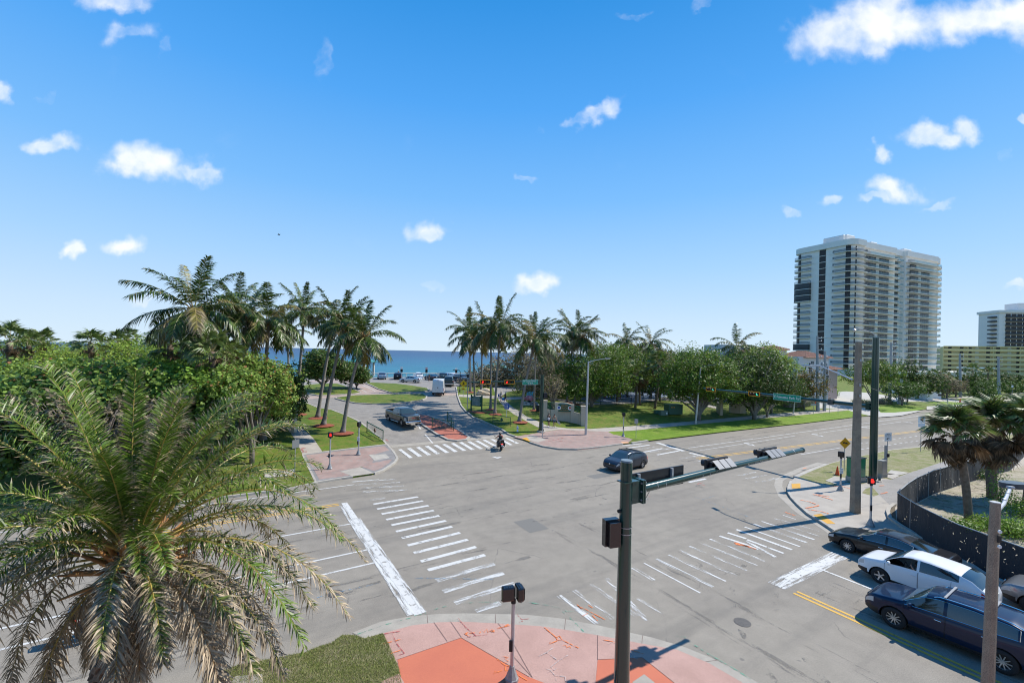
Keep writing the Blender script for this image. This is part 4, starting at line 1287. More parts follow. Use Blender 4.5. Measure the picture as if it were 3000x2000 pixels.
bush('sea_grape_bush','broad sea grape bush with reddish leaves at the left edge behind the big palm','bush',gt,[(60,1140,34,5.6,3.5,1.9),(250,1132,35,5.2,3.5,1.8),(20,1220,30,3.8,2.2,1.9)],M_SGRAPE,17000,.24,seed=51,hexa=True,aspect=.85,clump=.22,twigs=4)
bush('sea_grape_bush','sea grape bush with reddish leaves and bare twigs, behind the middle of the big palm','bush',gt,[(330,1125,35,4.8,3.5,1.7),(440,1150,33,3.8,2.6,2.1),(300,1210,31,3.8,2.2,2.1)],M_SGRAPE,14000,.24,seed=52,hexa=True,aspect=.85,clump=.22,twigs=6)
bush('sea_grape_bush','fresh green sea grape bush with large leaves in front of the tallest coconut palm','bush',gt,[(500,1105,36,4.3,3.0,1.5),(600,1122,35,3.8,2.8,1.7),(560,1160,33,4.4,2.6,2.2)],M_LIMEL,15000,.21,seed=53,hexa=True,aspect=.7,clump=.18)
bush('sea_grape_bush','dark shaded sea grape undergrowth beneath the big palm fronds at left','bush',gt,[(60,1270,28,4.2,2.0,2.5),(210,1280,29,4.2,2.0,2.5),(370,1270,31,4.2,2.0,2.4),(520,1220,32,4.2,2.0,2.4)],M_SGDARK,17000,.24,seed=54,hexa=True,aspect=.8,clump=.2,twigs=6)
bush('thicket_tree','wind-clipped green tree mass at the left edge below the fan palms','tree','wind-clipped trees on the dune at left',[(40,1050,48,7.5,5.,1.9),(170,1054,50,6.3,5,1.6),(110,1100,43,6.6,4,1.5)],M_FINE,26000,.19,seed=55,aspect=.6)
bush('thicket_tree','wind-clipped tree mass sloping up between the gap of sea and the tallest coconut palm','tree','wind-clipped trees on the dune at left',[(320,1048,50,5.0,5.,1.6),(420,1045,52,6.5,5,2.2),(310,1092,43,4.7,4,1.3)],M_FINE,23000,.19,seed=56,aspect=.6)
bush('thicket_tree','high wind-clipped tree crown right behind the tallest coconut palm','tree','wind-clipped trees on the dune at left',[(520,1035,54,6.4,5.,2.4),(620,1045,56,5.6,5,1.7),(560,1060,48,6.,4,1.9)],M_FINE,23000,.19,seed=57,aspect=.6)
bush('sea_grape_bush','glossy sea grape bush under the palm with the yellow hanging frond','bush',gt,[(770,1110,38,2.6,2.,1.9),(725,1090,37,2.0,2,1.4),(790,1160,38,2.2,1.8,2.0),(690,1130,33,2.2,2,1.5)],M_SGRAPE,15000,.17,seed=58,hexa=True,aspect=.85,clump=.15)
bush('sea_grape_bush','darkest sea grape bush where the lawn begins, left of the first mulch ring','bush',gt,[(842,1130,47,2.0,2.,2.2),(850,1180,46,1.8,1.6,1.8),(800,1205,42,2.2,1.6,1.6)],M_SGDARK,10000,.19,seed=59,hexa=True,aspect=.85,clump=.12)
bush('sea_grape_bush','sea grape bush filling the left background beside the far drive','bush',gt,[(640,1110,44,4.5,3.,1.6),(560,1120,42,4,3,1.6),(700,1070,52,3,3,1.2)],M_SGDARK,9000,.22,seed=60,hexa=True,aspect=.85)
bush('round_tree','round glossy tree with pale glints over the car park between the leaning palm trunks','tree',None,[(948,1065,74,3.4,3,2.2),(915,1085,74,2.4,2.6,1.6),(985,1080,75,3.0,2.6,1.6),(940,1040,75,2.2,2.2,1.0)],M_SGDARK,12000,.26,seed=61,hexa=True,aspect=.85,bark=M_BARK)
bush('round_tree','smaller glossy tree attached right of the round tree near the shelter roof','tree',None,[(1030,1093,80,3.0,2.5,1.7),(1060,1100,80,1.8,2,1.2)],M_SGDARK,5000,.28,seed=62,hexa=True,aspect=.85)
gp='trees of the beach park'
bush('sea_grape_tree','grey-brown sea grape hedge beside the beach pavilion, nearest the sea','tree',gp,[(1400,1125,92,4,3,2.2),(1440,1105,94,5,3,3.2),(1372,1135,92,2.5,2,1.3)],M_BROWN,7000,.36,seed=70)
bush('sea_grape_tree','brownish windburnt tree right behind the beach pavilion','tree',gp,[(1500,1090,96,6,4,4.2),(1560,1082,94,6,4,4.6)],M_BROWN,9000,.38,seed=71)
bush('park_tree','windburnt brown tree behind the street name sign','tree',gp,[(1600,1095,78,4.5,4,3.6),(1640,1080,80,4.5,4,4.0),(1570,1120,76,3.5,3,2.4)],M_BROWN,11000,.28,seed=72)
bush('park_tree','spreading green tree with thick dark trunk behind the entrance wall','tree',gp,[(1700,1095,70,4.8,4,3.4),(1770,1070,70,4.6,4,3.2),(1660,1070,72,3.4,3,2.8),(1735,1135,68,4,3,1.6),(1800,1110,68,3.5,3,2.0),(1690,1138,68,3,3,1.3),(1790,1133,70,3,3,1.4)],M_TREE,21000,.24,seed=73,clump=.3)
bush('park_tree','fresh green tree overhanging the blue playground roof','tree',gp,[(1800,1060,76,4.5,4,3.0),(1850,1055,78,4.2,4,2.6),(1830,1100,74,4.2,3,2.4),(1760,1040,80,4,3,2.2)],M_TREE,17000,.24,seed=74,clump=.3)
bush('park_tree','brown twiggy tree behind the distant pair of coconut palms','tree',gp,[(1880,1050,86,6,4,2.9),(1940,1060,88,5,4,2.8),(1830,1030,90,4,4,2.0)],M_BROWN,9000,.32,seed=75)
bush('park_tree','dark green tree filling the space between the cabbage palms and the big glossy tree','tree',gp,[(1960,1095,78,4.5,4,3.2),(1910,1110,80,4,3,2.6)],M_TREED,9000,.28,seed=76,clump=.3)
bush('park_tree','large glossy tree with forked pale trunk right of the cabbage palms','tree',gp,[(2040,1085,66,5.2,4.5,3.6),(2000,1110,66,3.6,3.4,2.6),(2095,1095,66,4.2,3.8,3.0),(2040,1055,68,4.2,4,2.2),(2080,1130,65,4,3.4,1.8),(1988,1136,66,3.6,3,1.8),(2110,1142,66,3.6,2.6,1.7),(2050,1130,68,3.4,2.6,1.6)],M_TREE,24000,.25,seed=77,clump=.28)
bush('park_tree','large dark glossy tree in front of the tiled tower house','tree',gp,[(2200,1095,70,5.2,4.5,4.0),(2150,1120,69,4,3.6,3.0),(2260,1110,71,4.2,3.8,3.2),(2230,1060,72,4.0,3.6,2.6),(2290,1130,71,2.8,3,2.2),(2180,1154,69,3.8,3,1.9),(2255,1156,71,3.8,3,1.9),(2220,1145,72,3.8,3,2.0),(2130,1136,68,2.6,2.6,1.5)],M_TREED,25000,.25,seed=78,clump=.28)
bush('park_tree','yellow-green treetop with the highest crown beside the tiled tower house','tree',gp,[(2240,1050,76,3.2,3,2.6),(2285,1075,77,3.4,3,2.4)],M_FINE,8000,.24,seed=79,clump=.25)
bush('park_tree','rusty leaved small tree left of the utility poles','tree',gp,[(2370,1125,84,3.4,3,2.8),(2345,1128,83,2.4,2.4,2.0)],M_RUST,7000,.26,seed=80,clump=.2)
bush('park_tree','dark low tree under the dark glossy crown beside the verge','tree',gp,[(2320,1143,78,2.6,2.6,2.4),(2180,1138,68,3,2.5,1.6)],M_TREED,7000,.25,seed=81,clump=.2)
bush('park_tree','far green treeline closing the park behind the playground','tree',gp,[(1990,1070,98,9,5,3.2),(2110,1065,100,9,5,3.2),(2210,1070,102,8,5,3.0)],M_TREED,14000,.36,seed=82)
bush('park_tree','low dark tree screening the service lot behind the playground','tree',gp,[(1985,1125,84,5,3,2.6),(2080,1132,86,5,3,2.6),(2150,1132,84,4,3,2.4),(2250,1138,84,5,3,2.2)],M_TREED,11000,.3,seed=85)
bush('park_tree','low dark shrubby tree between the pavilion plaza and the playground','tree',gp,[(1560,1132,84,4,3,2.0),(1630,1138,82,4,3,2.0),(1690,1130,84,4,3,1.9),(1770,1132,88,5,3,2.2)],M_TREED,9000,.3,seed=86)
bush('park_tree','far dark treeline behind the pavilion plaza','tree',gp,[(1620,1110,92,7,4,3.2),(1700,1115,92,8,4,3.2),(1800,1120,94,8,4,2.6),(1560,1120,96,6,3,2.8)],M_TREED,12000,.36,seed=83)
bush('twiggy_tree','bare twiggy tree on the lawn left of the entrance wall','tree',None,[(1622,1128,62,1.8,1.8,1.8)],M_BROWN,900,.2,seed=84,bark=M_TWIG,twigs=18)
gq='planting before the tall apartment tower'
items=[(2560,1090,92,[(0,0,3.4,3,2.6),(-45,10,2.8,3,2.2),(40,5,2.8,3,2.4)],M_TREE,9000,.26,'spreading shade tree with many grey trunks behind the concrete pole'),(2650,1095,104,[(0,0,3.4,3,3.6),(20,20,3,3,2.6)],M_TREED,7000,.3,'dark tree between the shade tree and the long low planting'),(2625,1140,98,[(0,0,3.6,3,2.0),(40,0,3.0,3,1.8)],M_HEDGE,5000,.26,'silvery shrub mass left of the leaning concrete stub pole'),
(2700,1125,112,[(0,0,3.6,3,2.4),(30,-5,3.6,3,2.6)],M_TREED,6000,.3,'dark bushy palms right of the leaning concrete stub pole'),(2760,1125,118,[(0,0,4.0,3,2.8),(30,5,3.4,3,2.2)],M_BROWN,5000,.32,'brown tinged planting before the right wing of the tower'),(2820,1115,130,[(0,0,4.5,3,2.8),(35,5,4,3,2.2)],M_TREED,6000,.34,'dark planting before the low white roof'),(2880,1145,118,[(0,0,3.2,3,2.6)],M_HEDGE,5000,.28,'big round clipped bush behind the diamond road sign'),
(2930,1115,150,[(0,0,5,3,3.0),(60,0,5,3,2.6),(-50,0,4,3,2.6)],M_TREED,6000,.4,'dark treeline before the yellow apartment block'),(2960,1135,140,[(0,0,6,3,2.0)],M_HEDGE,3500,.34,'green shrubbery at the right edge before the yellow block')]
for i,(u,v,Y,bl,m_,cnt,sz,lb)in enumerate(items):
 bush('garden_tree',lb,'tree' if 'tree' in lb else 'shrub',gq,[(u+a,v+b_,Y,c_,d_,e_)for a,b_,c_,d_,e_ in bl],m_,cnt,sz,seed=90+i,clump=.2)
for i,(u,vt,Y,cr,lb)in enumerate(((2560,1075,95,2.2,'fan palm head rising from the shade tree behind the concrete pole'),(2690,1120,112,2.4,'fan palm in the planting right of the leaning stub pole'),(2735,1100,120,2.3,'fan palm standing tallest before the right wing of the tower'),(2850,1085,140,2.8,'fan palm before the low white roof'),(2895,1092,142,2.6,'fan palm right of the low white roof'),(2800,1130,122,2.0,'low fan palm left of the round clipped bush'),(2765,1100,124,2.2,'fan palm left of the low white roof'))):
 X,Z=ray(u,vt)
 b=GZ(X*Y,Y,0)
 sabal(b,CAM_H+Z*Y-b.z,cr,lb,'fan palms before the apartment tower',nf=34,seed=60+i,tr=.18,dead=.1)
bush('sea_grape_bush','bare brown twiggy sea grape stems with few leaves behind the big palm crown','bush',gt,[(130,1215,27.5,2.8,1.2,1.3),(300,1235,28,3.0,1.2,1.3),(400,1215,29,2.4,1.2,1.2)],M_BROWN,2600,.2,seed=64,hexa=True,aspect=.8,clump=.15,twigs=22,bark=M_TWIG)
def hedge(label,pts,wd,hgt,m,seed,count=3000,size=.14):
 a=Vector(pts[0])
 base=GZ(a.x,a.y)
 t=thing('clipped_hedge',label,'hedge',base,0,'clipped hedges along the far pavement')
 bl=[]
 for p in dense(pts,wd*.8):
  bl.append((p.x-base.x,p.y-base.y,hgt*.45+h(p.x,p.y)+LAWN-base.z,wd,wd,hgt*.6))
 leafcloud('foliage',bl,count,size,m,t,seed=seed,shell=.75,low=-.6)
 core=MB()
 for b_ in bl:
  core.lathe([(b_[3]*.75,-hgt*.45),(b_[3]*.8,0),(b_[3]*.55,hgt*.35)],8,(b_[0],b_[1],b_[2]))
 core.build('branches',M_TWIG,t)
 return t
hedge('clipped dark hedge beside the verge left of the two utility poles',PX((2305,1192),(2345,1190),(2375,1183),z=.13),1.1,1.5,M_HEDGE,7,5000)
hedge('clipped dark hedge behind the street name arm in the park corner',PX((2270,1178),(2300,1183),z=.13),1.1,1.2,M_HEDGE,8,2500)
hedge('low rounded hedge between the big green pole and the verge',PX((2585,1183),(2600,1182),z=.13),1.0,1.2,M_HEDGE,9,2500)
hedge('low hedge left of the big green pole under the shade tree',PX((2510,1182),(2550,1186),z=.13),1.0,1.0,M_HEDGE,10,2500)
b=G(2437,1160,LAWN)
t=thing('round_shrub','small round bright green shrub by the red door','shrub',b)
leafcloud('foliage',[(0,0,.9,1.6,1.4,1.2)],1500,.2,M_LIMEL,t,seed=5)
for i,(u,v,hh2,rr_,cnt,lb)in enumerate(((2830,1555,.6,.9,1500,'leafy weeds at the foot of the nearer cabbage palm in the fenced lot'),(2960,1570,.9,1.4,3500,'dense green shrubs against the inside of the black fence at right'),(2930,1500,2.6,.8,1200,'thin sapling with sparse leaves behind the concrete lamp pole'),(2995,1520,1.3,1.2,2200,'bright green weeds at the right edge of the fenced lot'),(2860,1400,.8,1.4,1800,'dark low shrub at the back of the fenced lot'),(2890,1545,.6,1.0,1500,'yellow-green weeds between the fence and the concrete lamp pole'))):
 b=G(u,v,LAWN)
 t=thing('weed_shrub',lb,'shrub',b,0,'wild shrubs in the fenced lot')
 leafcloud('foliage',[(0,0,hh2*.6,rr_,rr_,hh2*.6),(rr_*.5,.2,hh2*.4,rr_*.8,rr_*.8,hh2*.5)],cnt,.11,M_LIMEL if i!=4 else M_TREED,t,seed=30+i,shell=.2,low=.02)
 limbs('stem',(0,0,0),[(rnd.uniform(-.5,.5)*rr_,rnd.uniform(-.5,.5)*rr_,hh2*rnd.uniform(.6,1.1))for _ in range(5)],.03,M_TWIG,t,i,r1=.008)
b=G(770,1250,LAWN)
t=thing('climbing_shrub','leafy shrub growing over the toucan sign panel','shrub',b)
leafcloud('foliage',[(0,0,.9,1.2,.8,1.1),(-1.6,0,.7,1.4,.8,.9),(.9,.2,1.6,.7,.6,.5)],3500,.13,M_TREED,t,seed=44)
mb=MB()
for i in range(260):
 u,v=rnd.uniform(2700,2995),rnd.uniform(1405,1560)
 if v>1442+(u-2629)*.42 or v<1420:
  continue
 p=G(u,v,LAWN)
 a=rnd.uniform(0,PI)
 L_=rnd.uniform(.2,.8)
 mb.tube([p+Vector((0,0,.02)),p+Vector((math.cos(a)*L_/2,math.sin(a)*L_/2,.07)),p+Vector((math.cos(a)*L_,math.sin(a)*L_,.02))],[.008,.014,.004],4)
o=mb.build('dead_twigs',mat('dead_twigs',(.30,.25,.19),(.2,.16,.12),5.,.9))
tag(o,'bleached dead twigs and palm litter scattered over the sandy lot','twigs',kind='stuff')
def blades(name,label,polyfn,n_,hgt,m,seed):
 r_=random.Random(seed)
 V,F=[],[]
 k=0
 while k<n_:
  p=polyfn(r_)
  if p is None:
   continue
  a=r_.uniform(0,2*PI)
  w2=.006
  hh2=hgt*r_.uniform(.5,1.3)
  lx,ly=r_.gauss(0,.4)*hh2,r_.gauss(0,.4)*hh2
  b=len(V)
  V+=[(p[0]+math.cos(a)*w2,p[1]+math.sin(a)*w2,p[2]),(p[0]-math.cos(a)*w2,p[1]-math.sin(a)*w2,p[2]),(p[0]+lx,p[1]+ly,p[2]+hh2)]
  F.append((b,b+1,b+2))
  k+=1
 o=mesh_obj(name,V,F,m)
 tag(o,label,'grass',kind='stuff')
 return o
def inpoly(x,y,P):
 c=False
 j=len(P)-1
 for i in range(len(P)):
  if(P[i][1]>y)!=(P[j][1]>y)and x<(P[j][0]-P[i][0])*(y-P[i][1])/(P[j][1]-P[i][1])+P[i][0]:
   c=not c
  j=i
 return c
gpoly=PX((600,1985),(700,1950),(893,1913),(942,1893),(970,1886),(1003,1862),(1036,1862),(1068,1872),(1122,1857),(1150,1915),(1168,1958),(1172,1978),(1190,2060),(600,2060))
def pf(r_):
 x=r_.uniform(-9.5,-2.8)
 y=r_.uniform(11.5,17.5)
 return(x,y,.04)if inpoly(x,y,gpoly)else None
M_BLADE=leaf_mat('grass_blade',(.17,.24,.045),(.30,.31,.10),(.38,.33,.18),rough=.6,cfrac=.74,tr=.25,island=.6)
blades('grass','rough tufted grass at the near kerb corner under the big palm',pf,34000,.07,M_BLADE,3)
def date_palm():
 Y=9.5
 c=GP(388,1600,Y)
 foot=GP(282,2300,Y)
 base=Vector((foot.x,Y,0.03))
 t=thing('date_palm','huge foreground date palm with dense green fronds and dry tan lower leaves','palm tree',base)
 cc=c-base
 core=MB()
 pts=[Vector((cc.x*f**1.1,0,cc.z*f))for f in[i/12 for i in range(13)]]
 core.tube(pts,[.34]+[.31]*9+[.33,.35,.25],14)
 core.build('trunk',M_TRUNKB,t,True)
 sm=bpy.data.meshes.new('leaf_base')
 vs=[(0,-.105,0),(0,.105,0),(.07,.09,.07),(.07,-.09,.07),(.02,-.045,.20),(.02,.045,.20),(-.05,.05,.19),(-.05,-.05,.19),(-.07,-.1,0),(-.07,.1,0)]
 sm.from_pydata(vs,[],[(0,1,2,3),(3,2,5,4),(4,5,6,7),(0,3,8),(3,4,7,8),(1,9,2),(2,9,6,5),(0,8,9,1)])
 sm.materials.append(mat('cut_palm_leaf_base',(.30,.20,.13),(.17,.11,.075),9.,.9,bump=.8,bscale=50))
 k=0
 rows=0
 z=.15
 while z<cc.z-.25 and k<290:
  for j in range(9):
   f=z/cc.z
   a=(j+(.5 if rows%2 else 0))*2*PI/9+rows*.07
   px_=cc.x*f**1.1
   r_=.315+rnd.uniform(-.015,.02)
   o=link(bpy.data.objects.new('leaf_base',sm),t)
   o.location=(px_+math.cos(a)*r_,math.sin(a)*r_,z+rnd.uniform(-.015,.015))
   o.rotation_euler=(rnd.uniform(-.1,.1),rnd.uniform(-.05,.22),a)
   k+=1
  rows+=1
  z+=.135
 hb=MB()
 for q in range(46):
  a=q*2.39996
  f=q/46
  el=R(80-95*f)
  st=cc+Vector((math.cos(a)*.2,math.sin(a)*.2,-.25-.35*f))
  d=Vector((math.cos(a)*math.cos(el),math.sin(a)*math.cos(el),math.sin(el)))
  hb.tube([st,st+d*.45,st+d*.95],[.075,.045,.02],5)
 hb.build('stalk_base',mat('orange_leaf_stalk',(.36,.17,.045),(.28,.12,.04),5.,.6),t,True)
 nf=116
 rr=random.Random(5)
 for q in range(nf):
  f=(q+.5)/nf
  az=q*2.39996+rr.uniform(-.2,.2)
  el=R(80-110*f**.95+rr.uniform(-5,5))
  L_=(3.0+2.4*math.sin(PI*min(1,.05+f*.85)))*rr.uniform(.9,1.08)
  if f>.36 and math.sin(az)<-.55 and-.80<math.cos(az)<.50 and(q%9 or f>.6):
   continue
  if f>.74 and q%2 and math.sin(az)<.35:
   continue
  towards=-math.sin(az)
  short=.62 if towards>.5 else 1.0
  L_*=short*((1.06 if f<.5 else.9)-.13*max(0,math.cos(az)))
  droop=.75+1.5*f+rr.uniform(-.1,.25)
  if f<.42:
   m_,mr,dr=M_DATE,M_RACHIS,rr.uniform(.05,.4)
  elif f<.66:
   m_,mr,dr=M_DATEM,M_RACHIS,rr.uniform(.0,.4)
  else:
   m_,mr,dr=(M_DATED if rr.random()<.6 else M_DATEM),(M_RACHISD if rr.random()<.4 else M_RACHIS),rr.uniform(.2,.8)
  p0=cc+Vector((math.cos(az)*.16,math.sin(az)*.16,.1-.55*f))
  add_frond(t,'frond',m_,mr,.030,p0=tuple(p0),az=az,el=el,L_=L_,droop=droop,wind=(.03,.0),nl=128 if f<.42 else 108,ll=.52*rr.uniform(.9,1.1),lw=.026 if f<.42 else.033,vee=.38-.25*f+rr.uniform(-.05,.15),hang=.14+.95*f**1.5,mess=.07+.32*f,bushy=.42,bare=.20,seed=900+q,curlend=.12 if f<.4 else.02,taper=.45,segs=16,dryf=dr)
 return t
date_palm()
P_=GP(402,2100,11.6)
t=thing('concrete_pole','pale square concrete pole half hidden behind the big date palm trunk','pole',(P_.x,P_.y,0.03))
b=MB()
b.tube([(0,0,0),(0,0,6.1)],[.19,.15],4,sq=True)
b.build('pole',mat('pale_pole_concrete',(.52,.50,.46),(.45,.43,.40),3.,.85),t)
b=MB()
b.box((0,0,6.12),(.2,.2,.04))
b.build('pole_cap',M_CURB,t)
def paint(name,c,metal=.35,rough=.28):
 return mat(name,c,rough=rough,metal=metal,coat=.55,spec=.15)
P_BLACK=paint('black_car_paint',(.008,.008,.010),0.)
P_WHITE=paint('white_car_paint',(.72,.73,.74),0)
P_NAVY=paint('navy_car_paint',(.003,.011,.040),.1)
P_GREY=paint('slate_grey_car_paint',(.045,.052,.068),.4)
P_GMC=paint('dark_steel_car_paint',(.055,.06,.062),.5)
P_SILVER=paint('silver_car_paint',(.50,.52,.54),.55)
P_STEEL=paint('pale_blue_grey_car_paint',(.25,.32,.38),.5)
P_TEAL=paint('dark_teal_car_paint',(.045,.08,.09),.5)
M_GLASS=mat('tinted_glass',(.012,.016,.02),rough=.05,spec=.9,coat=.6)
M_GLASSW=mat('windscreen_glass',(.035,.06,.065),rough=.05,spec=.9,coat=.6)
M_BLK=mat('black_plastic',(.018,.018,.02),rough=.5)
M_BLKG=mat('gloss_black',(.01,.01,.012),rough=.2,coat=.5)
M_TYRE=mat('tyre_rubber',(.022,.022,.023),rough=.85)
M_RIM=mat('alloy',(.62,.62,.63),rough=.3,metal=.8)
M_CHROME=mat('chrome',(.80,.80,.80),rough=.12,metal=1.0)
M_HEADL=mat('headlight_lens',(.42,.45,.47),rough=.12,coat=1.,spec=.8)
M_AMBER=mat('amber_lens',(.75,.22,.03),rough=.2)
M_TAIL=mat('red_lens',(.42,.01,.012),rough=.18,coat=1.)
M_PLATE=mat('licence_plate',(.75,.76,.72),(.6,.62,.55),30.,.5)
M_SEAT=mat('dark_seat_fabric',(.03,.03,.035),rough=.8)
CARS={'sedan':dict(L=4.88,W=1.84,H=1.44,r=.335,wb=2.82,fo=.95,top=[(0,.62),(.015,.70),(.06,.80),(.20,.93),(.27,.97),(.42,1.38),(.50,1.435),(.62,1.42),(.70,1.35),(.85,1.09),(.97,1.06),(1,.92)],belt=[(0,.60),(.02,.68),(.06,.77),(.20,.87),(.27,.90),(.5,.96),(.75,1.0),(.85,1.03),(.97,1.0),(1,.88)],ws=(.275,.43),rw=(.70,.845),side=[(.30,.515),(.535,.725)],doors=[(.285,.52),(.525,.735)]),'crossover':dict(L=4.35,W=1.79,H=1.60,r=.345,wb=2.61,fo=.88,
top=[(0,.70),(.015,.82),(.06,.94),(.17,1.03),(.22,1.07),(.36,1.49),(.44,1.585),(.58,1.59),(.74,1.52),(.87,1.37),(.945,1.13),(.985,1.0),(1,.80)],belt=[(0,.66),(.02,.80),(.06,.90),(.18,.97),(.24,1.0),(.5,1.04),(.72,1.11),(.84,1.17),(.93,1.08),(.98,.95),(1,.77)],ws=(.225,.375),rw=(.80,.94),side=[(.25,.49),(.51,.79)],doors=[(.24,.50),(.505,.74)]),'suv':dict(L=4.85,W=1.90,H=1.69,r=.375,wb=2.78,fo=.93,top=[(0,.74),(.015,.86),(.05,.98),(.18,1.08),(.235,1.11),(.36,1.56),(.44,1.66),(.62,1.685),(.80,1.63),(.89,1.50),(.95,1.20),(.985,1.05),(1,.85)],
belt=[(0,.70),(.02,.83),(.05,.93),(.18,1.0),(.24,1.03),(.5,1.07),(.72,1.12),(.86,1.19),(.93,1.12),(.98,.98),(1,.82)],ws=(.24,.37),rw=(.85,.945),side=[(.265,.47),(.49,.685),(.705,.83)],doors=[(.25,.48),(.485,.72)]),'pickup':dict(L=5.85,W=2.03,H=1.90,r=.42,wb=3.72,fo=.98,top=[(0,.85),(.012,1.10),(.03,1.20),(.17,1.28),(.21,1.31),(.29,1.80),(.34,1.88),(.50,1.90),(.585,1.84),(.625,1.42),(.65,1.37),(.985,1.40),(1,1.30)],
belt=[(0,.80),(.012,1.0),(.03,1.12),(.17,1.20),(.21,1.23),(.4,1.26),(.6,1.29),(.65,1.30),(.985,1.32),(1,1.25)],ws=(.215,.30),rw=(.59,.62),side=[(.235,.39),(.405,.56)],doors=[(.22,.40),(.405,.57)]),'van':dict(L=5.95,W=2.02,H=2.75,r=.36,wb=3.66,fo=1.0,top=[(0,.80),(.012,.98),(.03,1.10),(.11,1.32),(.14,1.42),(.27,2.45),(.34,2.68),(.5,2.74),(.95,2.72),(.985,2.64),(1,2.45)],belt=[(0,.76),(.012,.9),(.03,1.0),(.11,1.20),(.14,1.28),(.5,1.38),(.95,1.38),(1,1.36)],
ws=(.145,.28),rw=(1.5,1.6),side=[(.17,.30)],doors=[(.15,.33),(.36,.56)]),}
_cache={}
def lerp(a,b,t):
 return a+(b-a)*t
def car_meshes(kind):
 if kind in _cache:
  return _cache[kind]
 c=CARS[kind]
 L_,W2=c['L'],c['W']/2
 xs=set(np.linspace(0,1,64).round(4))|{0,.004,.01,.02,.03,.97,.98,.99,.996,1}
 for a,b in[c['ws'],c['rw']]+c['side']+c['doors']:
  xs|={a,b}
 xs=sorted(x for x in xs if 0<=x<=1)
 xs=[x for i,x in enumerate(xs)if i==0 or x-xs[i-1]>.0015]
 xa=np.array(xs)
 def tab(key):
  f=np.array(c[key])
  fine=np.linspace(0,1,601)
  y=np.interp(fine,f[:,0],f[:,1])
  k=15
  ker=np.hanning(k+2)[1:-1]
  ker/=ker.sum()
  yp=np.concatenate([np.full(k//2,y[0]),y,np.full(k//2,y[-1])])
  ys=np.convolve(yp,ker,'valid')
  return np.interp(xa,fine,ys)
 top,belt=tab('top'),tab('belt')
 zb0=.20 if kind in('sedan','crossover')else(.24 if kind=='suv' else.32)
 vs,fs,mi=[],[],[]
 NR=15
 gh_max=c['H']-np.interp(.5,[p[0]for p in c['belt']],[p[1]for p in c['belt']])
 box=kind=='van'
 for i,x in enumerate(xs):
  e=min(x,1-x)*L_
  fr=x<.5
  cr=.62 if fr else.60
  if box and not fr:
   cr=.12
  w_=W2*(1-(.20 if fr else.15)*max(0,1-e/cr)**2.2)
  if box and not fr:
   w_=W2*(1-.04*max(0,1-e/.12)**2)
  zb=zb0+.10*max(0,1-e/.5)**2
  zt,bl=top[i],min(belt[i],top[i]-.015)
  gh=zt-bl
  g=max(0,min(1,gh/gh_max))
  wr=lerp(w_*.93,w_*(.72 if not box else.88),g**.8)
  wbelt=w_*lerp(.955,.95,g)
  md=bl-zb
  half=[(0,zb),(w_*.82,zb),(w_*.94,zb+.05),(w_*.985,zb+.16),(w_*1.0,zb+md*.42),(w_*.992,zb+md*.66),(w_*.985,bl-.07*min(1,md)),(wbelt,bl),(lerp(wbelt,wr,.07),bl+gh*.10),(lerp(wbelt,wr,.42),bl+gh*.5),(lerp(wbelt,wr,.82),bl+gh*.86),(wr,zt-min(.05,gh*.08)),(wr*.88,zt-min(.015,gh*.03)),(wr*.5,zt+.008),(0,zt+.014)]
  X=(c['fo']+c['wb']/2)-x*L_
  for(y,z)in half:
   vs.append((X,y,z))
  for(y,z)in half[1:-1][::-1]:
   vs.append((X,-y,z))
 M_=2*NR-2
 n_=len(xs)
 names=['body','lining','windshield','rear_window','headlight','tail_light','bumper']
 sw0=len(names)
 nsid=len(c['side'])
 for s_ in(1,-1):
  for k in range(nsid):
   names.append('side_window')
 d0=len(names)
 for s_ in(1,-1):
  for k in range(len(c['doors'])):
   names.append('door')
 for i in range(n_-1):
  xm=(xs[i]+xs[i+1])/2
  gh=(top[i]+top[i+1])/2-(belt[i]+belt[i+1])/2
  for j in range(M_):
   a,b=j,(j+1)%M_
   fs.append((i*M_+a,i*M_+b,(i+1)*M_+b,(i+1)*M_+a))
   jj=j if j<NR-1 else M_-1-j
   left=j<NR-1
   k=0
   if jj>=11 and c['ws'][0]<xm<c['ws'][1]:
    k=2
   elif jj>=11 and c['rw'][0]<xm<c['rw'][1]:
    k=3
   elif jj in(8,9)and gh>.12:
    for q,(s0,s1)in enumerate(c['side']):
     if s0<xm<s1:
      k=sw0+q+(0 if left else nsid)
   elif jj in(3,4,5,6):
    for q,(s0,s1)in enumerate(c['doors']):
     if s0<xm<s1:
      k=d0+q+(0 if left else len(c['doors']))
    hl=.06 if kind!='van' else.07
    if jj in((5,)if kind!='pickup' else(4,5))and.006<xm<hl:
     k=4
    if jj in(5,6)and(.935 if kind in('crossover','suv','sedan')else.975)<xm<.995:
     k=5
    if kind=='van' and jj in(4,5)and xm>.985:
     k=5
    if jj==3 and(xm<.10 or xm>.90)and kind in('crossover','suv','pickup'):
     k=6
   elif jj in(1,2)and kind in('crossover','suv','pickup','van'):
    k=6
   mi.append(k)
 fs.append(tuple(range(M_-1,-1,-1)))
 mi.append(0)
 fs.append(tuple((n_-1)*M_+q for q in range(M_)))
 mi.append(0)
 me=bpy.data.meshes.new('shell')
 me.from_pydata(vs,[],fs)
 for k in range(len(names)):
  me.materials.append(M_BLK if k==1 else P_WHITE)
 me.polygons.foreach_set('material_index',mi)
 me.update()
 o=bpy.data.objects.new('shell',me)
 COL.objects.link(o)
 fixn(o)
 cb=MB()
 for sx in(c['wb']/2,-c['wb']/2):
  for sy in(1,-1):
   ra=c['r']*1.16
   cb.tube([(sx,sy*(W2-.30),c['r']),(sx,sy*(W2+.3),c['r'])],[ra,ra],28)
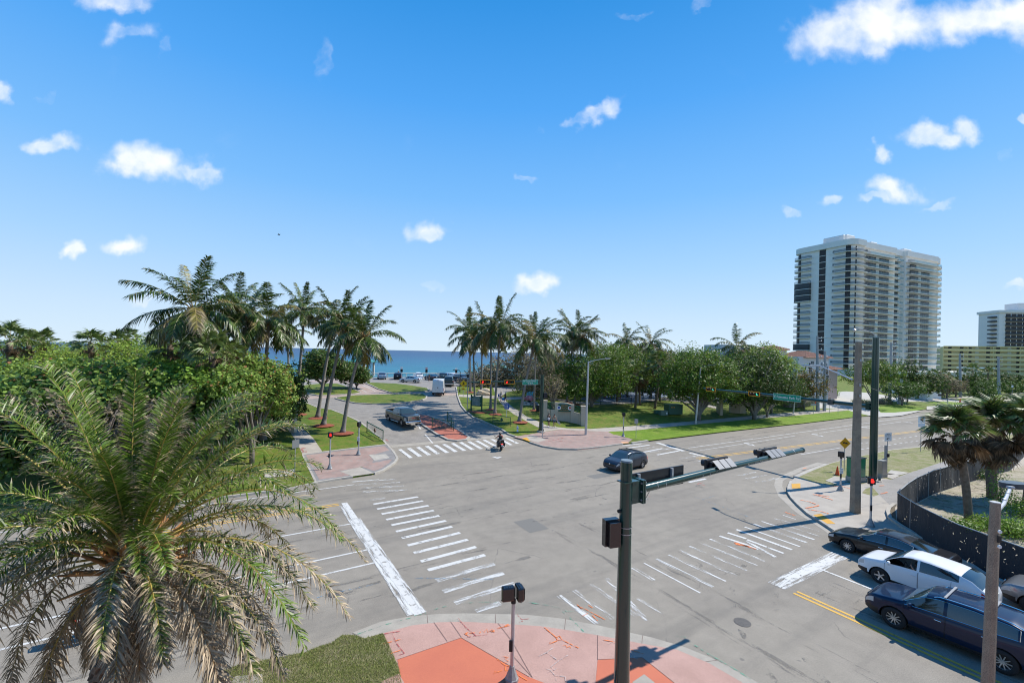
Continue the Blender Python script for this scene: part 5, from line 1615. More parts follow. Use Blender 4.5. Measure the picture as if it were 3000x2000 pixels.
 if kind=='pickup':
  x0=(c['fo']+c['wb']/2)-.64*L_
  x1=(c['fo']+c['wb']/2)-.982*L_
  cb.box(((x0+x1)/2,0,1.4),(x0-x1,c['W']-.34,1.0))
 cut=cb.build('cutter',M_BLK)
 cut.data.materials.clear()
 for k in range(2):
  cut.data.materials.append(M_BLK)
 cut.data.polygons.foreach_set('material_index',[1]*len(cut.data.polygons))
 fixn(cut)
 md_=o.modifiers.new('b','BOOLEAN')
 md_.object=cut
 md_.operation='DIFFERENCE'
 md_.solver='EXACT'
 dg=bpy.context.evaluated_depsgraph_get()
 res=bpy.data.meshes.new_from_object(o.evaluated_get(dg))
 bpy.data.objects.remove(o)
 bpy.data.objects.remove(cut)
 res.set_sharp_from_angle(angle=R(38))
 parts=[]
 allv=[v.co.copy()for v in res.vertices]
 mids=[p.material_index for p in res.polygons]
 groups={}
 for p in res.polygons:
  groups.setdefault(p.material_index,[]).append(p)
 for k,ps in groups.items():
  mp_,vv,ff={},[],[]
  for p in ps:
   f=[]
   for q in p.vertices:
    if q not in mp_:
     mp_[q]=len(vv)
     vv.append(allv[q])
    f.append(mp_[q])
   ff.append(f)
  m2=bpy.data.meshes.new(names[k])
  m2.from_pydata(vv,[],ff)
  m2.polygons.foreach_set('use_smooth',[True]*len(ff))
  m2.set_sharp_from_angle(angle=R(38))
  m2.update()
  parts.append((names[k],m2,k))
 sm=MB()
 vsa=np.array(vs).reshape(n_,M_,3)
 for(s0,s1)in c['doors']:
  for xx in(s0,s1):
   i=int(np.argmin(abs(xa-xx)))
   for sg in(1,-1):
    pts=[Vector(vsa[i,j])*1.0 for j in range(3,8)]
    pts=[Vector((p.x,sg*(p.y+.002),p.z))for p in pts]
    sm.tube(pts,.0055,4)
 _cache[kind]=(parts,sm,vsa,xa)
 return _cache[kind]
def wheel_meshes(r,spokes=5,w_=.22,rimm=None):
 key=('w',r,spokes,w_)
 if key in _cache:
  return _cache[key]
 n=24
 prof=[(r*.60,-w_/2),(r*.70,-w_/2-.005),(r*.95,-w_/2),(r,-w_/2+.03),(r,w_/2-.03),(r*.95,w_/2),(r*.70,w_/2+.005),(r*.60,w_/2)]
 t=MB()
 vs,fs=[],[]
 for rr,y in prof:
  for k in range(n):
   a=2*PI*k/n
   vs.append((rr*math.cos(a),y,rr*math.sin(a)))
 for i in range(len(prof)):
  i2=(i+1)%len(prof)
  for k in range(n):
   fs.append((i*n+k,i*n+(k+1)%n,i2*n+(k+1)%n,i2*n+k))
 t.add(vs,fs)
 tm=bpy.data.meshes.new('tyre')
 tm.from_pydata(t.v,[],t.f)
 tm.polygons.foreach_set('use_smooth',[True]*len(tm.polygons))
 tm.materials.append(M_TYRE)
 rb=MB()
 R1=r*.66
 yo=w_/2-.015
 vs,fs=[],[]
 for rr,y in((R1,yo),(R1*.90,yo+.004),(R1*.88,yo-.05),(R1,-w_/2)):
  for k in range(n):
   a=2*PI*k/n
   vs.append((rr*math.cos(a),y,rr*math.sin(a)))
 for i in range(3):
  for k in range(n):
   fs.append((i*n+k,i*n+(k+1)%n,(i+1)*n+(k+1)%n,(i+1)*n+k))
 rb.add(vs,fs)
 for k in range(spokes):
  a=2*PI*k/spokes
  ca,sa=math.cos(a),math.sin(a)
  wd=(.30 if spokes<=6 else.16)*R1
  def pt(rad,off,y):
   return(ca*rad-sa*off,y,sa*rad+ca*off)
  vs=[pt(.10*R1,wd*.45,yo-.02),pt(.10*R1,-wd*.45,yo-.02),pt(.93*R1,-wd*.30,yo-.002),pt(.93*R1,wd*.30,yo-.002),pt(.10*R1,wd*.45,yo-.05),pt(.10*R1,-wd*.45,yo-.05),pt(.93*R1,-wd*.30,yo-.035),pt(.93*R1,wd*.30,yo-.035)]
  rb.add(vs,[(0,1,2,3),(7,6,5,4),(0,4,5,1),(1,5,6,2),(2,6,7,3),(3,7,4,0)])
 vs=[]
 for k in range(12):
  a=2*PI*k/12
  vs.append((R1*.18*math.cos(a),yo-.008,R1*.18*math.sin(a)))
 rb.add(vs,[tuple(range(12))])
 rm=bpy.data.meshes.new('rim')
 rm.from_pydata(rb.v,[],rb.f)
 rm.materials.append(rimm or M_RIM)
 db=MB()
 vs=[]
 for k in range(n):
  a=2*PI*k/n
  vs.append((R1*.95*math.cos(a),yo-.07,R1*.95*math.sin(a)))
 db.add(vs,[tuple(range(n))])
 dm=bpy.data.meshes.new('brake_disc')
 dm.from_pydata(db.v,[],db.f)
 dm.materials.append(M_BLK)
 _cache[key]=(tm,rm,dm)
 return _cache[key]
def car(name,kind,label,cat,pm,loc,yaw,group=None,spokes=9,rails=False,bars=False,chrome=True,detail=True,openwin=None,nofront=False,grille='bars',rimm=None,simple=False):
 c=CARS[kind]
 parts,seams,vsa,xa=car_meshes(kind)
 t=thing(name,label,cat,loc,yaw,group)
 L_,W2,H_=c['L'],c['W']/2,c['H']
 mm={'body':pm,'lining':M_BLK,'windshield':M_GLASSW,'rear_window':M_GLASS,'headlight':M_HEADL,'tail_light':M_TAIL,'side_window':M_GLASS,'door':pm,'bumper':M_BLK}
 for nm,me,k in parts:
  if openwin is not None and k==openwin:
   continue
  if nm=='bumper' and kind=='van':
   pass
  for me_ in(islands(me)if nm=='lining' else(me,)):
   m2=me_.copy()
   m2.materials.clear()
   m2.materials.append(mm[nm])
   link(bpy.data.objects.new('wheel_well' if nm=='lining' else nm,m2),t)
 if detail:
  seams.build('door_seam',M_BLK,t)
 for sx in(c['wb']/2,-c['wb']/2):
  for sy in(1,-1):
   tm,rm,dm=wheel_meshes(c['r'],spokes,.23,rimm)
   wl=link(bpy.data.objects.new('wheel',tm),t)
   wl.location=(sx,sy*(W2-.13),c['r'])
   if sy<0:
    wl.rotation_euler=(0,0,PI)
   link(bpy.data.objects.new('rim',rm),wl)
   link(bpy.data.objects.new('brake_disc',dm),wl)
 fx=c['fo']+c['wb']/2
 rx=fx-L_
 zf=np.interp(.01,[p[0]for p in c['top']],[p[1]for p in c['top']])
 g=MB()
 if kind=='pickup':
  g.box((fx+.005,0,.92),(.06,1.15,.46),bev=.02)
  g.build('grille',M_BLKG,t)
  cb=MB()
  for k in range(6):
   cb.box((fx+.045,0,.74+k*.075),(.03,1.12,.028))
  cb.box((fx+.05,0,1.165),(.05,1.25,.05))
  cb.box((fx+.05,.61,.93),(.05,.06,.50))
  cb.box((fx+.05,-.61,.93),(.05,.06,.50))
  cb.build('grille_bar',M_CHROME,t)
  bb=MB()
  bb.box((fx+.02,0,.50),(.22,1.80,.26),bev=.05)
  bb.build('chrome_bumper',M_CHROME,t)
  em=MB()
  for k in range(3):
   em.box((fx+.07,.15-k*.15,.99),(.02,.10,.06))
  em.build('emblem',mat('emblem_red',(.45,.03,.03),rough=.3),t)
  for sy in(1,-1):
   f=MB()
   f.box((fx+.11,sy*.72,.50),(.06,.2,.12),bev=.03)
   f.build('fog_light',M_BLKG,t)
   st=MB()
   st.box((0.1,sy*(W2+.0),.40),(2.1,.14,.05),bev=.02)
   st.build('side_step',M_CHROME,t)
 else:
  zc={'sedan':.50,'crossover':.64,'suv':.72,'van':.82}[kind]
  g.box((fx-.02,0,zc),(.07,W2*1.15,.20 if kind!='sedan' else.16),bev=.03)
  g.build('grille',M_BLKG,t)
  lo=MB()
  lo.box((fx-.035,0,zc-.26),(.08,W2*1.35,.12),bev=.03)
  lo.build('air_intake',M_BLK,t)
  if detail:
   em=MB()
   em.tube([(fx+.005,0,zc+.06-.001),(fx+.03,0,zc+.06)],[.06,.05],12)
   em.build('emblem',M_CHROME,t)
   if kind!='van':
    cb=MB()
    for k in(-1,0,1):
     cb.box((fx+.018,0,zc+k*.05),(.012,W2*1.05,.008))
    cb.build('grille_bar',M_CHROME if chrome else M_BLK,t)
 p=MB()
 zp={'sedan':.80,'crossover':.88,'suv':.92,'pickup':.62,'van':.95}[kind]
 p.box((rx-.012,0 if kind!='van' else.3,zp),(.02,.31,.155))
 p.build('licence_plate',M_PLATE,t)
 zm=np.interp(.3,[q[0]for q in c['belt']],[q[1]for q in c['belt']])
 xm=fx-(c['ws'][0]+.055)*L_
 for sy in(1,-1):
  q=MB()
  q.box((xm,sy*(W2+.10),zm+.09),(.12,.20,.15 if kind!='van' else.3),bev=.05)
  q.box((xm+.02,sy*(W2-.02),zm+.03),(.06,.1,.04))
  q.build('wing_mirror',pm if kind in('sedan','crossover','suv')else M_BLK,t)
  for(s0,s1)in c['doors']:
   xh=fx-(s1-.035)*L_
   zh=zm-.12+.03*(s0>.4)
   q=MB()
   q.box((xh,sy*(W2*.99+.012),zh),(.19,.03,.028),bev=.01)
   q.build('door_handle',M_CHROME if chrome else pm,t)
 if detail and kind in('sedan','suv')and chrome:
  for sy in(1,-1):
   q=MB()
   i0=int(np.argmin(abs(xa-c['side'][0][0])))-1
   i1=int(np.argmin(abs(xa-c['side'][-1][1])))+1
   lo_=[Vector(vsa[i,8])for i in range(i0,i1+1)]
   hi_=[Vector(vsa[i,10])for i in range(i1,i0-1,-1)]
   pts=[Vector((v.x,sy*(v.y+.004),v.z))for v in(lo_+hi_)]
   q.tube(pts,.009,4)
   q.build('window_trim',M_CHROME,t)
 if rails:
  for sy in(1,-1):
   i0=int(np.argmin(abs(xa-.42)))
   i1=int(np.argmin(abs(xa-.86)))
   pts=[]
   for i in range(i0,i1+1):
    v=vsa[i,11]
    lift=.045*math.sin(PI*min(1,max(0,(i-i0)/(i1-i0))))**.3
    pts.append(Vector((v[0],sy*(v[1]-.03),v[2]+.012+lift)))
   q=MB()
   q.tube(pts,.018,6)
   q.build('roof_rail',M_CHROME if rails=='chrome' else M_BLK,t)
 if bars:
  for f in(.47,.70):
   i=int(np.argmin(abs(xa-f)))
   v=vsa[i,11]
   q=MB()
   q.box((v[0],0,v[2]+.09),(.07,v[1]*2+.02,.035),bev=.01)
   q.build('cross_bar',M_BLK if bars!='grey' else mat('bar_grey',(.3,.3,.3),rough=.4),t)
 if kind=='van':
  q=MB()
  q.box((rx-.008,0,1.55),(.012,.012,1.95))
  q.box((rx-.01,.05,1.32),(.03,.1,.1))
  q.build('door_seam',M_BLK,t)
  q=MB()
  q.tube([(rx-.004,.02,1.38),(rx-.03,.02,1.38)],[.07,.07],12)
  q.build('emblem',M_BLK,t)
  q=MB()
  q.box((rx-.02,0,.46),(.14,1.9,.16),bev=.03)
  q.build('bumper',M_BLK,t)
  q=MB()
  q.box((rx+.02,0,2.60),(.05,.32,.05))
  q.build('brake_light',M_TAIL,t)
 if kind=='pickup':
  q=MB()
  q.box((rx-.02,0,.62),(.2,1.85,.2),bev=.04)
  q.build('rear_bumper',M_CHROME,t)
 return t
_isl={}
def islands(me):
 if me.name in _isl:
  return _isl[me.name]
 par=list(range(len(me.vertices)))
 def find(a):
  while par[a]!=a:
   par[a]=par[par[a]]
   a=par[a]
  return a
 for e in me.edges:
  a,b=find(e.vertices[0]),find(e.vertices[1])
  par[a]=b
 gr={}
 for p in me.polygons:
  gr.setdefault(find(p.vertices[0]),[]).append(list(p.vertices))
 res=[]
 for fs in gr.values():
  mp_,vv,ff={},[],[]
  for f in fs:
   for q in f:
    if q not in mp_:
     mp_[q]=len(vv)
     vv.append(me.vertices[q].co.copy())
   ff.append([mp_[q]for q in f])
  m2=bpy.data.meshes.new('wheel_well')
  m2.from_pydata(vv,[],ff)
  res.append(m2)
 _isl[me.name]=res
 return res
def place(contact_uv,fwd,kind,side,axle,z=0.0):
 """location of the car's centre from a wheel contact seen at pixel uv; side +1 = its left; axle 'f' or 'r'"""
 c=CARS[kind]
 p=G(*contact_uv,z)
 f=Vector((fwd[0],fwd[1],0)).normalized()
 l=Vector((-f.y,f.x,0))
 q=p-l*side*(c['W']/2-.05)-f*(c['wb']/2)*(1 if axle=='f' else-1)
 return Vector((q.x,q.y,h(q.x,q.y)+z)),math.atan2(f.y,f.x)
EF=(EX,EY)
gq_='cars queueing at the stop line'
l_,y_=place((2482,1617),(EX-.02,EY),'sedan',1,'f')
car('black_sedan','sedan','glossy black sedan first in the queue lane beside the pavement corner','car',P_BLACK,l_,y_,gq_,spokes=10,rimm=M_RIM)
l_,y_=place((2577,1708),(EX-.03,EY),'crossover',1,'f')
hrv=car('white_crossover','crossover','white crossover with a person leaning at its open front window, between black and navy cars','car',P_WHITE,l_,y_,gq_,spokes=5,chrome=False,openwin=7)
pz_=hrv
l_,y_=place((2617,1838),(EX-.06,EY),'suv',1,'f')
car('navy_suv','suv','dark navy estate SUV with silver roof rails and crossbars nearest the yellow lines','car',P_NAVY,l_,y_,gq_,spokes=10,rails='chrome',bars='grey')
l_,y_=place((3026,1804),EF,'suv',1,'f')
car('grey_suv','suv','silver grey SUV cut off by the right edge, behind the black sedan','car',paint('mid_grey_car_paint',(.22,.23,.24),.5),l_,y_,gq_,spokes=6)
a=G(1883,1371)
b=G(1826,1384)
fwd=(b-a).normalized()
fwd=Vector((fwd.x,fwd.y,0)).normalized()
l_,y_=place((1883,1371),fwd,'crossover',1,'r')
car('dark_crossover','crossover','dark slate crossover with black roof bars driving across the junction','car',P_GREY,l_,y_,None,spokes=5,rails=True,bars=True,chrome=False)
l_,y_=place((1176,1254.5),(.63,-.80),'pickup',-1,'f',.006)
car('grey_pickup','pickup','dark steel grey crew cab pickup with big chrome grille beside the red median','pickup',P_GMC,l_,y_,None,spokes=6)
q=G(1283,1160,.006)
f=Vector((-.10,1,0)).normalized()
q=q+f*(CARS['van']['L']/2-.3)
car('white_van','van','tall white panel van seen from behind driving towards the car park','van',P_WHITE,(q.x,q.y,h(q.x,q.y)+.006),math.atan2(f.y,f.x),None,spokes=6,chrome=False)
def rear_at(name,kind,label,cat,pm,u,v,fwd,group='cars in the beach car park',**kw):
 q=G(u,v,.006)
 f=Vector((fwd[0],fwd[1],0)).normalized()
 c=CARS[kind]
 z0=h(q.x,q.y)
 o=car(name,kind,label,cat,pm,(q.x,q.y,z0+.006),math.atan2(f.y,f.x),group,detail=False,**kw)
 sl=(h(q.x+f.x,q.y+f.y)-h(q.x-f.x,q.y-f.y))/2
 o.rotation_euler=(0,-math.atan(sl),math.atan2(f.y,f.x))
 return o
ED=(EX,EY)
rear_at('parked_suv','suv','pale blue grey SUV half hidden behind hanging palm fronds by the sea railing','car',P_STEEL,1118,1110,(-.35,1))
rear_at('parked_suv','suv','black SUV seen square from behind, parked at the sea railing','car',P_BLACK,1166,1110.5,(-.2,1))
rear_at('silver_sedan','sedan','silver sedan side-on, driving left across the car park','car',P_SILVER,1203,1120,(-1,.25))
rear_at('parked_suv','crossover','white crossover parked at the railing directly behind the silver sedan','car',P_WHITE,1224,1109,(-.45,1),rails=True)
rear_at('parked_sedan','sedan','dark navy sedan parked at the railing between white crossover and van','car',paint('deep_blue_car_paint',(.02,.035,.06),.5),1264,1112.5,(-.8,1))
rear_at('parked_suv','suv','dark SUV whose back shows just above the van roof at left','car',P_TEAL,1290,1109.5,(-.5,1))
rear_at('parked_minivan','suv','silver minivan parked at the railing above the van roof','car',P_SILVER,1311,1110,(-.6,1))
rear_at('parked_suv','suv','white SUV parked just right of the van roof','car',P_WHITE,1325,1112,(-.7,1))
rear_at('parked_suv','suv','black SUV parked between the white SUV and the dark coupe','car',P_BLACK,1345,1116,(-.8,1))
rear_at('parked_sedan','sedan','black low sedan in front of the black SUV, beside the lamp post','car',P_NAVY,1357,1122,(-.9,1))
rear_at('parked_pickup','pickup','dark teal pickup seen from behind, right alongside the white van','pickup',P_TEAL,1314,1129,(-.15,1),spokes=6)
rear_at('parked_sedan','sedan','black sedan side-on behind the palm trunks near the boulder','car',P_BLACK,1390,1127,(-1,.35))
car_w=rear_at('service_pickup','pickup','white service pickup with orange stripes parked behind the playground fence','pickup',P_WHITE,1910,1150,(1,.25),None)
st=MB()
for sy in(1,-1):
 st.box((-1.9,sy*1.022,1.12),(1.9,.012,.09))
 st.box((.4,sy*1.022,1.0),(2.0,.012,.05))
st.build('orange_stripe',mat('orange_stripe',(.8,.25,.05),rough=.4),car_w)
rear_at('white_pickup','pickup','white pickup facing the road beside the tiled tower house','pickup',P_WHITE,2362,1160,(.35,-1),'cars by the tiled tower house')
rear_at('navy_sedan','suv','dark blue SUV parked behind the two utility poles','car',P_NAVY,2392,1158,(.8,-.6),'cars by the tiled tower house')
rear_at('black_suv','suv','black SUV with red tail lights beside the bright round shrub','car',P_BLACK,2414,1160,(-.3,1),'cars by the tiled tower house')
def motorbike(name,label,loc,yaw,col,group=None,case=True):
 t=thing(name,label,'motorcycle',loc,yaw,group)
 for x,r_ in((.72,.31),(-.70,.31)):
  b=MB()
  n_=22
  vs,fs=[],[]
  prof=[(r_*.74,-.05),(r_*.92,-.075),(r_,-.03),(r_,.03),(r_*.92,.075),(r_*.74,.05)]
  for rr,y in prof:
   for k in range(n_):
    a=2*PI*k/n_
    vs.append((x+rr*math.cos(a),y,r_+rr*math.sin(a)))
  for i in range(6):
   for k in range(n_):
    fs.append((i*n_+k,i*n_+(k+1)%n_,((i+1)%6)*n_+(k+1)%n_,((i+1)%6)*n_+k))
  b.add(vs,fs)
  wv=b.build('wheel',M_TYRE,t,True)
  s=MB()
  for k in range(8):
   a=PI*k/8
   s.tube([(x-math.cos(a)*r_*.76,0,r_-math.sin(a)*r_*.76),(x+math.cos(a)*r_*.76,0,r_+math.sin(a)*r_*.76)],.008,4)
  s.tube([(x,-.07,r_),(x,.07,r_)],.05,8)
  s.build('rim',M_RIM,wv)
 b=MB()
 b.box((.02,0,.42),(.46,.30,.36),bev=.08)
 b.tube([(-.12,0,.58),(.05,0,.66),(.14,0,.58)],[.1,.13,.1],8)
 b.build('engine',mat('engine_metal',(.3,.3,.31),rough=.35,metal=.8),t,True)
 b=MB()
 b.tube([(.40,0,.86),(.26,0,.92),(.02,0,.90),(-.14,0,.80)],[.06,.15,.15,.08],10)
 b.build('fuel_tank',col,t,True)
 b=MB()
 b.tube([(-.10,0,.80),(-.30,0,.76),(-.62,0,.82),(-.82,0,.88)],[.10,.14,.13,.07],8)
 b.build('seat',M_SEAT,t,True)
 b=MB()
 for s in(1,-1):
  b.tube([(.72,s*.09,.31),(.52,s*.09,.80),(.44,s*.08,1.0)],.024,6)
 b.tube([(.44,0,.9),(-.05,0,.35),(-.5,0,.35)],.03,6)
 b.tube([(-.1,.12,.4),(-.70,.12,.31)],.03,6)
 b.build('frame',M_BLK,t)
 b=MB()
 b.tube([(.30,.42,1.05),(.36,.36,1.08),(.42,.12,1.02),(.42,-.12,1.02),(.36,-.36,1.08),(.30,-.42,1.05)],.016,6)
 for s in(1,-1):
  b.tube([(.40,s*.3,1.06),(.45,s*.38,1.20)],.008,5)
  b.box((.46,s*.40,1.23),(.03,.12,.08),bev=.02)
 b.build('handlebar',M_BLK,t)
 b=MB()
 b.lathe([(.0,-.08),(.08,-.05),(.10,.02),(.09,.05)],12)
 o=b.build('headlight',M_HEADL,t,True)
 o.location=(.60,0,.92)
 o.rotation_euler=(0,PI/2,0)
 b=MB()
 b.tube([(.1,-.16,.36),(-.2,-.2,.26),(-.85,-.22,.36)],[.03,.045,.05],8)
 b.build('exhaust',M_CHROME,t,True)
 b=MB()
 for x in(.72,-.70):
  b.tube([(x+.30,0,.45),(x+.12,0,.66),(x-.12,0,.67),(x-.32,0,.52)],.055,6)
 b.build('mudguard',col,t,True)
 if case:
  b=MB()
  b.box((-.95,0,.98),(.36,.42,.34),bev=.06)
  b.build('top_case',M_BLKG,t)
  b=MB()
  b.tube([(-1.12,-.2,1.12),(-1.13,0,1.17),(-1.12,.2,1.12)],.02,5)
  b.build('top_case_trim',M_CHROME,t)
  for s in(1,-1):
   b=MB()
   b.box((-.62,s*.30,.62),(.46,.18,.36),bev=.06)
   b.build('saddle_bag',M_BLK,t)
 b=MB()
 b.box((-1.0,0,.70),(.06,.22,.08),bev=.02)
 b.build('tail_light',mat('lit_tail_light',(.6,.02,.02),emit=(1,.05,.04),es=1.5),t)
 b=MB()
 b.box((-1.02,0,.56),(.02,.2,.13))
 b.build('licence_plate',M_PLATE,t)
 return t
q=G(1470,1322,0)
mfwd=Vector((-.28,1,0)).normalized()
q+=mfwd*.95
moto_loc=Vector((q.x,q.y,h(q.x,q.y)))
moto_yaw=math.atan2(mfwd.y,mfwd.x)
motorbike('motorcycle','black touring motorcycle with top case, ridden across the zebra crossing',moto_loc,moto_yaw,P_BLACK)
q=G(1066,1124,.006)
motorbike('parked_motorcycle','black and red motorcycle standing on the pink brick crossing by the car park',q,.9,mat('red_bike_paint',(.35,.02,.02),rough=.3,coat=1.),None,True)
q=G(285,1868,0)
motorbike('motorcycle','black motorcycle with glowing tail light on the main road, behind the big palm trunk',q+Vector((.3,.3,0)),math.atan2(DY,DX),P_BLACK,None,True)
M_DGREEN=mat('dark_green_paint',(.012,.045,.035),rough=.25,coat=.6)
M_DGREEN2=mat('green_painted_steel',(.015,.085,.05),rough=.4)
M_GALV=mat('galvanised_steel',(.42,.43,.44),(.34,.35,.36),8.,.45,metal=.5)
M_ALU=mat('aluminium_pole',(.50,.51,.52),rough=.38,metal=.55)
M_POLEC=mat('weathered_pole_concrete',(.31,.25,.18),(.22,.175,.13),2.5,.9,speck=.35,sscale=60.,bump=.3)
M_SIGNG=mat('street_sign_green',(.0,.27,.165),rough=.35,coat=.3)
M_WHT=mat('white_sign_face',(.78,.78,.76),rough=.45)
M_ORB=mat('orange_backplate_border',(.85,.36,.01),rough=.4)
M_YEL=mat('yellow_sign',(.85,.52,.01),rough=.4)
M_AMBS=mat('amber_sign',(.80,.36,.01),rough=.4)
M_REDON=mat('red_lamp_on',(.5,.02,.02),emit=(1.,.03,.02),es=1.3)
M_REDOFF=mat('red_lamp_off',(.10,.015,.012),rough=.3)
M_AMBOFF=mat('amber_lamp_off',(.13,.06,.01),rough=.3)
M_GRNOFF=mat('green_lamp_off',(.01,.08,.05),rough=.3)
M_GRNON=mat('green_lamp_on',(.02,.35,.25),emit=(.05,.8,.55),es=.9)
M_BLUES=mat('blue_sign',(.02,.09,.42),rough=.4)
M_LENSW=mat('lamp_glass',(.6,.62,.6),rough=.2)
def text(parent,s,size,loc,rot,m,name='lettering',ext=.004,sx=1.0):
 cu=bpy.data.curves.new(name,'FONT')
 cu.body=s
 cu.size=size
 cu.align_x='CENTER'
 cu.align_y='CENTER'
 cu.extrude=ext
 cu.resolution_u=2
 o=bpy.data.objects.new(name,cu)
 COL.objects.link(o)
 dg=bpy.context.evaluated_depsgraph_get()
 me=bpy.data.meshes.new_from_object(o.evaluated_get(dg))
 bpy.data.objects.remove(o)
 me.materials.clear()
 me.materials.append(m)
 o=link(bpy.data.objects.new(name,me),parent)
 o.location=loc
 o.rotation_euler=rot
 o.scale=(sx,1,1)
 return o
def signal_head(parent,loc,yaw,lit=None,border=True,lw=1.25):
 """horizontal three-lamp head, lenses facing local -Y turned by yaw"""
 b=MB()
 b.box((0,.06,0),(lw,.10,.42),bev=.02)
 b.box((0,.16,0),(lw-.22,.14,.28),bev=.03)
 hd=b.build('signal_head',M_BLK,parent)
 hd.location=loc
 hd.rotation_euler=(0,0,yaw)
 if border:
  q=MB()
  w2,h2,t_=lw/2,.21,.035
  q.box((0,.0,h2),(lw+.07,.05,t_*1.6))
  q.box((0,.0,-h2),(lw+.07,.05,t_*1.6))
  q.box((-w2,-.002,0),(t_*1.6,.05,.42-t_))
  q.box((w2,-.002,0),(t_*1.6,.05,.42-t_))
  q.build('backplate_border',M_ORB,hd)
 mats={'red':(M_REDON,M_AMBOFF,M_GRNOFF),'green':(M_REDOFF,M_AMBOFF,M_GRNON),None:(M_REDOFF,M_AMBOFF,M_GRNOFF)}[lit]
 for k,x in enumerate((-.34,0,.34)):
  q=MB()
  q.tube([(x,-.005,0),(x,.02,0)],[.125,.125],14)
  q.build('lens',mats[k],hd)
  vs,fs=[],[]
  for i in range(9):
   a=R(-20+220*i/8)
   vs+=[(x+.14*math.cos(a),.01,.14*math.sin(a)),(x+.14*math.cos(a),-.24+.05*(1-math.sin(a)),.14*math.sin(a))]
  for i in range(8):
   fs.append((i*2,i*2+1,i*2+3,i*2+2))
  mesh_obj('visor',vs,fs,M_BLK,hd)
 return hd
def strap(parent,p,r_,d):
 b=MB()
 d=Vector(d).normalized()
 p=Vector(p)
 b.tube([p-d*.012,p+d*.012],[r_,r_],14,caps=False)
 return b.build('strap',M_GALV,parent)
top=GP(1838,1350,12.5)
mp_=Vector((top.x-.02,12.5,.03))
t=thing('signal_mast','tall dark green foreground signal mast with a long arm reaching right over the street','traffic signal',mp_)
b=MB()
b.tube([(0,0,0),(0,0,top.z*.5),(0,0,top.z-.03)],[.225,.19,.158],24)
b.build('pole',M_DGREEN,t,True)
autosmooth(t.children[-1],40)
b=MB()
b.tube([(0,0,top.z-.05),(0,0,top.z)],[.168,.16],24)
autosmooth(b.build('pole_cap',mat('pole_cap_grey',(.18,.22,.24),rough=.4),t),40)
b=MB()
b.tube([(0,0,0),(0,0,.12)],[.34,.30],16)
b.build('base_plate',M_DGREEN,t)
ad=Vector((.852,.524,.012)).normalized()
az_=6.12
b=MB()
ang=math.atan2(ad.y,ad.x)
mt_=Matrix.Translation((0,0,az_))@Matrix.Rotation(ang,4,'Z')
b.box((.26,0,.0),(.34,.30,.62),mtx=mt_)
b.box((.46,0,0),(.05,.46,.66),mtx=mt_)
b.box((.53,0,0),(.05,.46,.66),mtx=mt_)
b.box((.05,0,.31),(.5,.34,.03),mtx=mt_)
b.build('arm_bracket',M_DGREEN,t)
for dz in(-.24,0,.24):
 for dyy in(-.18,.18):
  b=MB()
  b.tube([mt_@Vector((.42,dyy,dz)),mt_@Vector((.60,dyy,dz))],[.03,.03],8)
  b.build('bolt',M_GALV,t)
A0=Vector((0,0,az_))+ad*.55
A1=Vector((0,0,az_))+ad*9.75+Vector((0,0,.14))
b=MB()
b.tube([A0,A0.lerp(A1,.5)+Vector((0,0,.03)),A1],[.125,.108,.085],20)
autosmooth(b.build('arm',M_DGREEN,t),40)
b=MB()
b.tube([A1-ad*.04,A1+ad*.03],[.10,.10],16)
b.build('arm_cap',M_DGREEN,t)
for f in(.07,.11,.30,.34,.62,.66,.92):
 strap(t,A0.lerp(A1,f),.128-.035*f,ad)
for z in(4.98,5.16):
 strap(t,(0,0,z),.185,(0,0,1))
nrm=Vector((-ad.y,ad.x,0)).normalized()
b=MB()
ms=Matrix.Translation(Vector((0,0,az_+.09))+ad*1.55+nrm*.24)@Matrix.Rotation(ang,4,'Z')
b.box((0,0,0),(2.45,.05,.58),bev=.02,mtx=None)if False else b.box((0,0,0),(2.45,.05,.58),mtx=ms)
b.build('name_sign',mat('sign_back',(.02,.022,.026),rough=.35),t)
for x in(-.85,.62):
 b=MB()
 b.box((x,-.06,.10),(.09,.07,.34),bev=.02,mtx=None)if False else b.box((x,-.06,.10),(.09,.07,.34),mtx=ms)
 b.build('sign_clamp',M_GALV,t)
for s_ in(4.55,7.7):
 pos_=A0+ad*(s_-.55)+nrm*.32+Vector((0,0,.17))
 hd=signal_head(t,pos_,ang+PI,None,border=False,lw=1.2)
 for k in range(3):
  b=MB()
  xk=-.34+.34*k
  b.add([(xk-.15,.24,.20),(xk+.15,.24,.20),(xk+.15,.50,-.02),(xk-.15,.50,-.02),(xk-.15,.24,.185),(xk+.15,.24,.185),(xk+.15,.50,-.035),(xk-.15,.50,-.035)],[(0,1,2,3),(7,6,5,4),(0,4,5,1),(2,6,7,3)])
  b.build('louvre',mat('louvre_grey',(.16,.17,.185),rough=.4),hd)
 b=MB()
 b.box((0,.26,-.02),(.95,.05,.05))
 b.build('signal_bracket',M_BLK,hd)
b=MB()
cp=A0+ad*6.1+Vector((0,0,.12))
b.tube([cp,cp+Vector((0,0,.28))],.02,6)
b.tube([cp+Vector((-.08,0,.32)),cp+Vector((.1,.04,.30))],[.055,.055],8)
b.build('detector_camera',M_BLK,t)
b=MB()
for i in range(10):
 pass
b.tube([A0+ad*.1+Vector((0,0,-.1)),A0+ad*.25+Vector((0,0,-.32)),A0+ad*.42+Vector((0,0,-.12))],.008,5)
b.build('cable',M_BLK,t)
hb_=thing
mz=Matrix.Translation((-.42,-.05,5.02))@Matrix.Rotation(.35,4,'Z')
b=MB()
b.box((0,0,0),(.44,.18,.74),mtx=mz)
b.box((.02,-.15,-.02),(.34,.16,.68),mtx=mz)
b.build('hooded_head',M_BLKG,t)
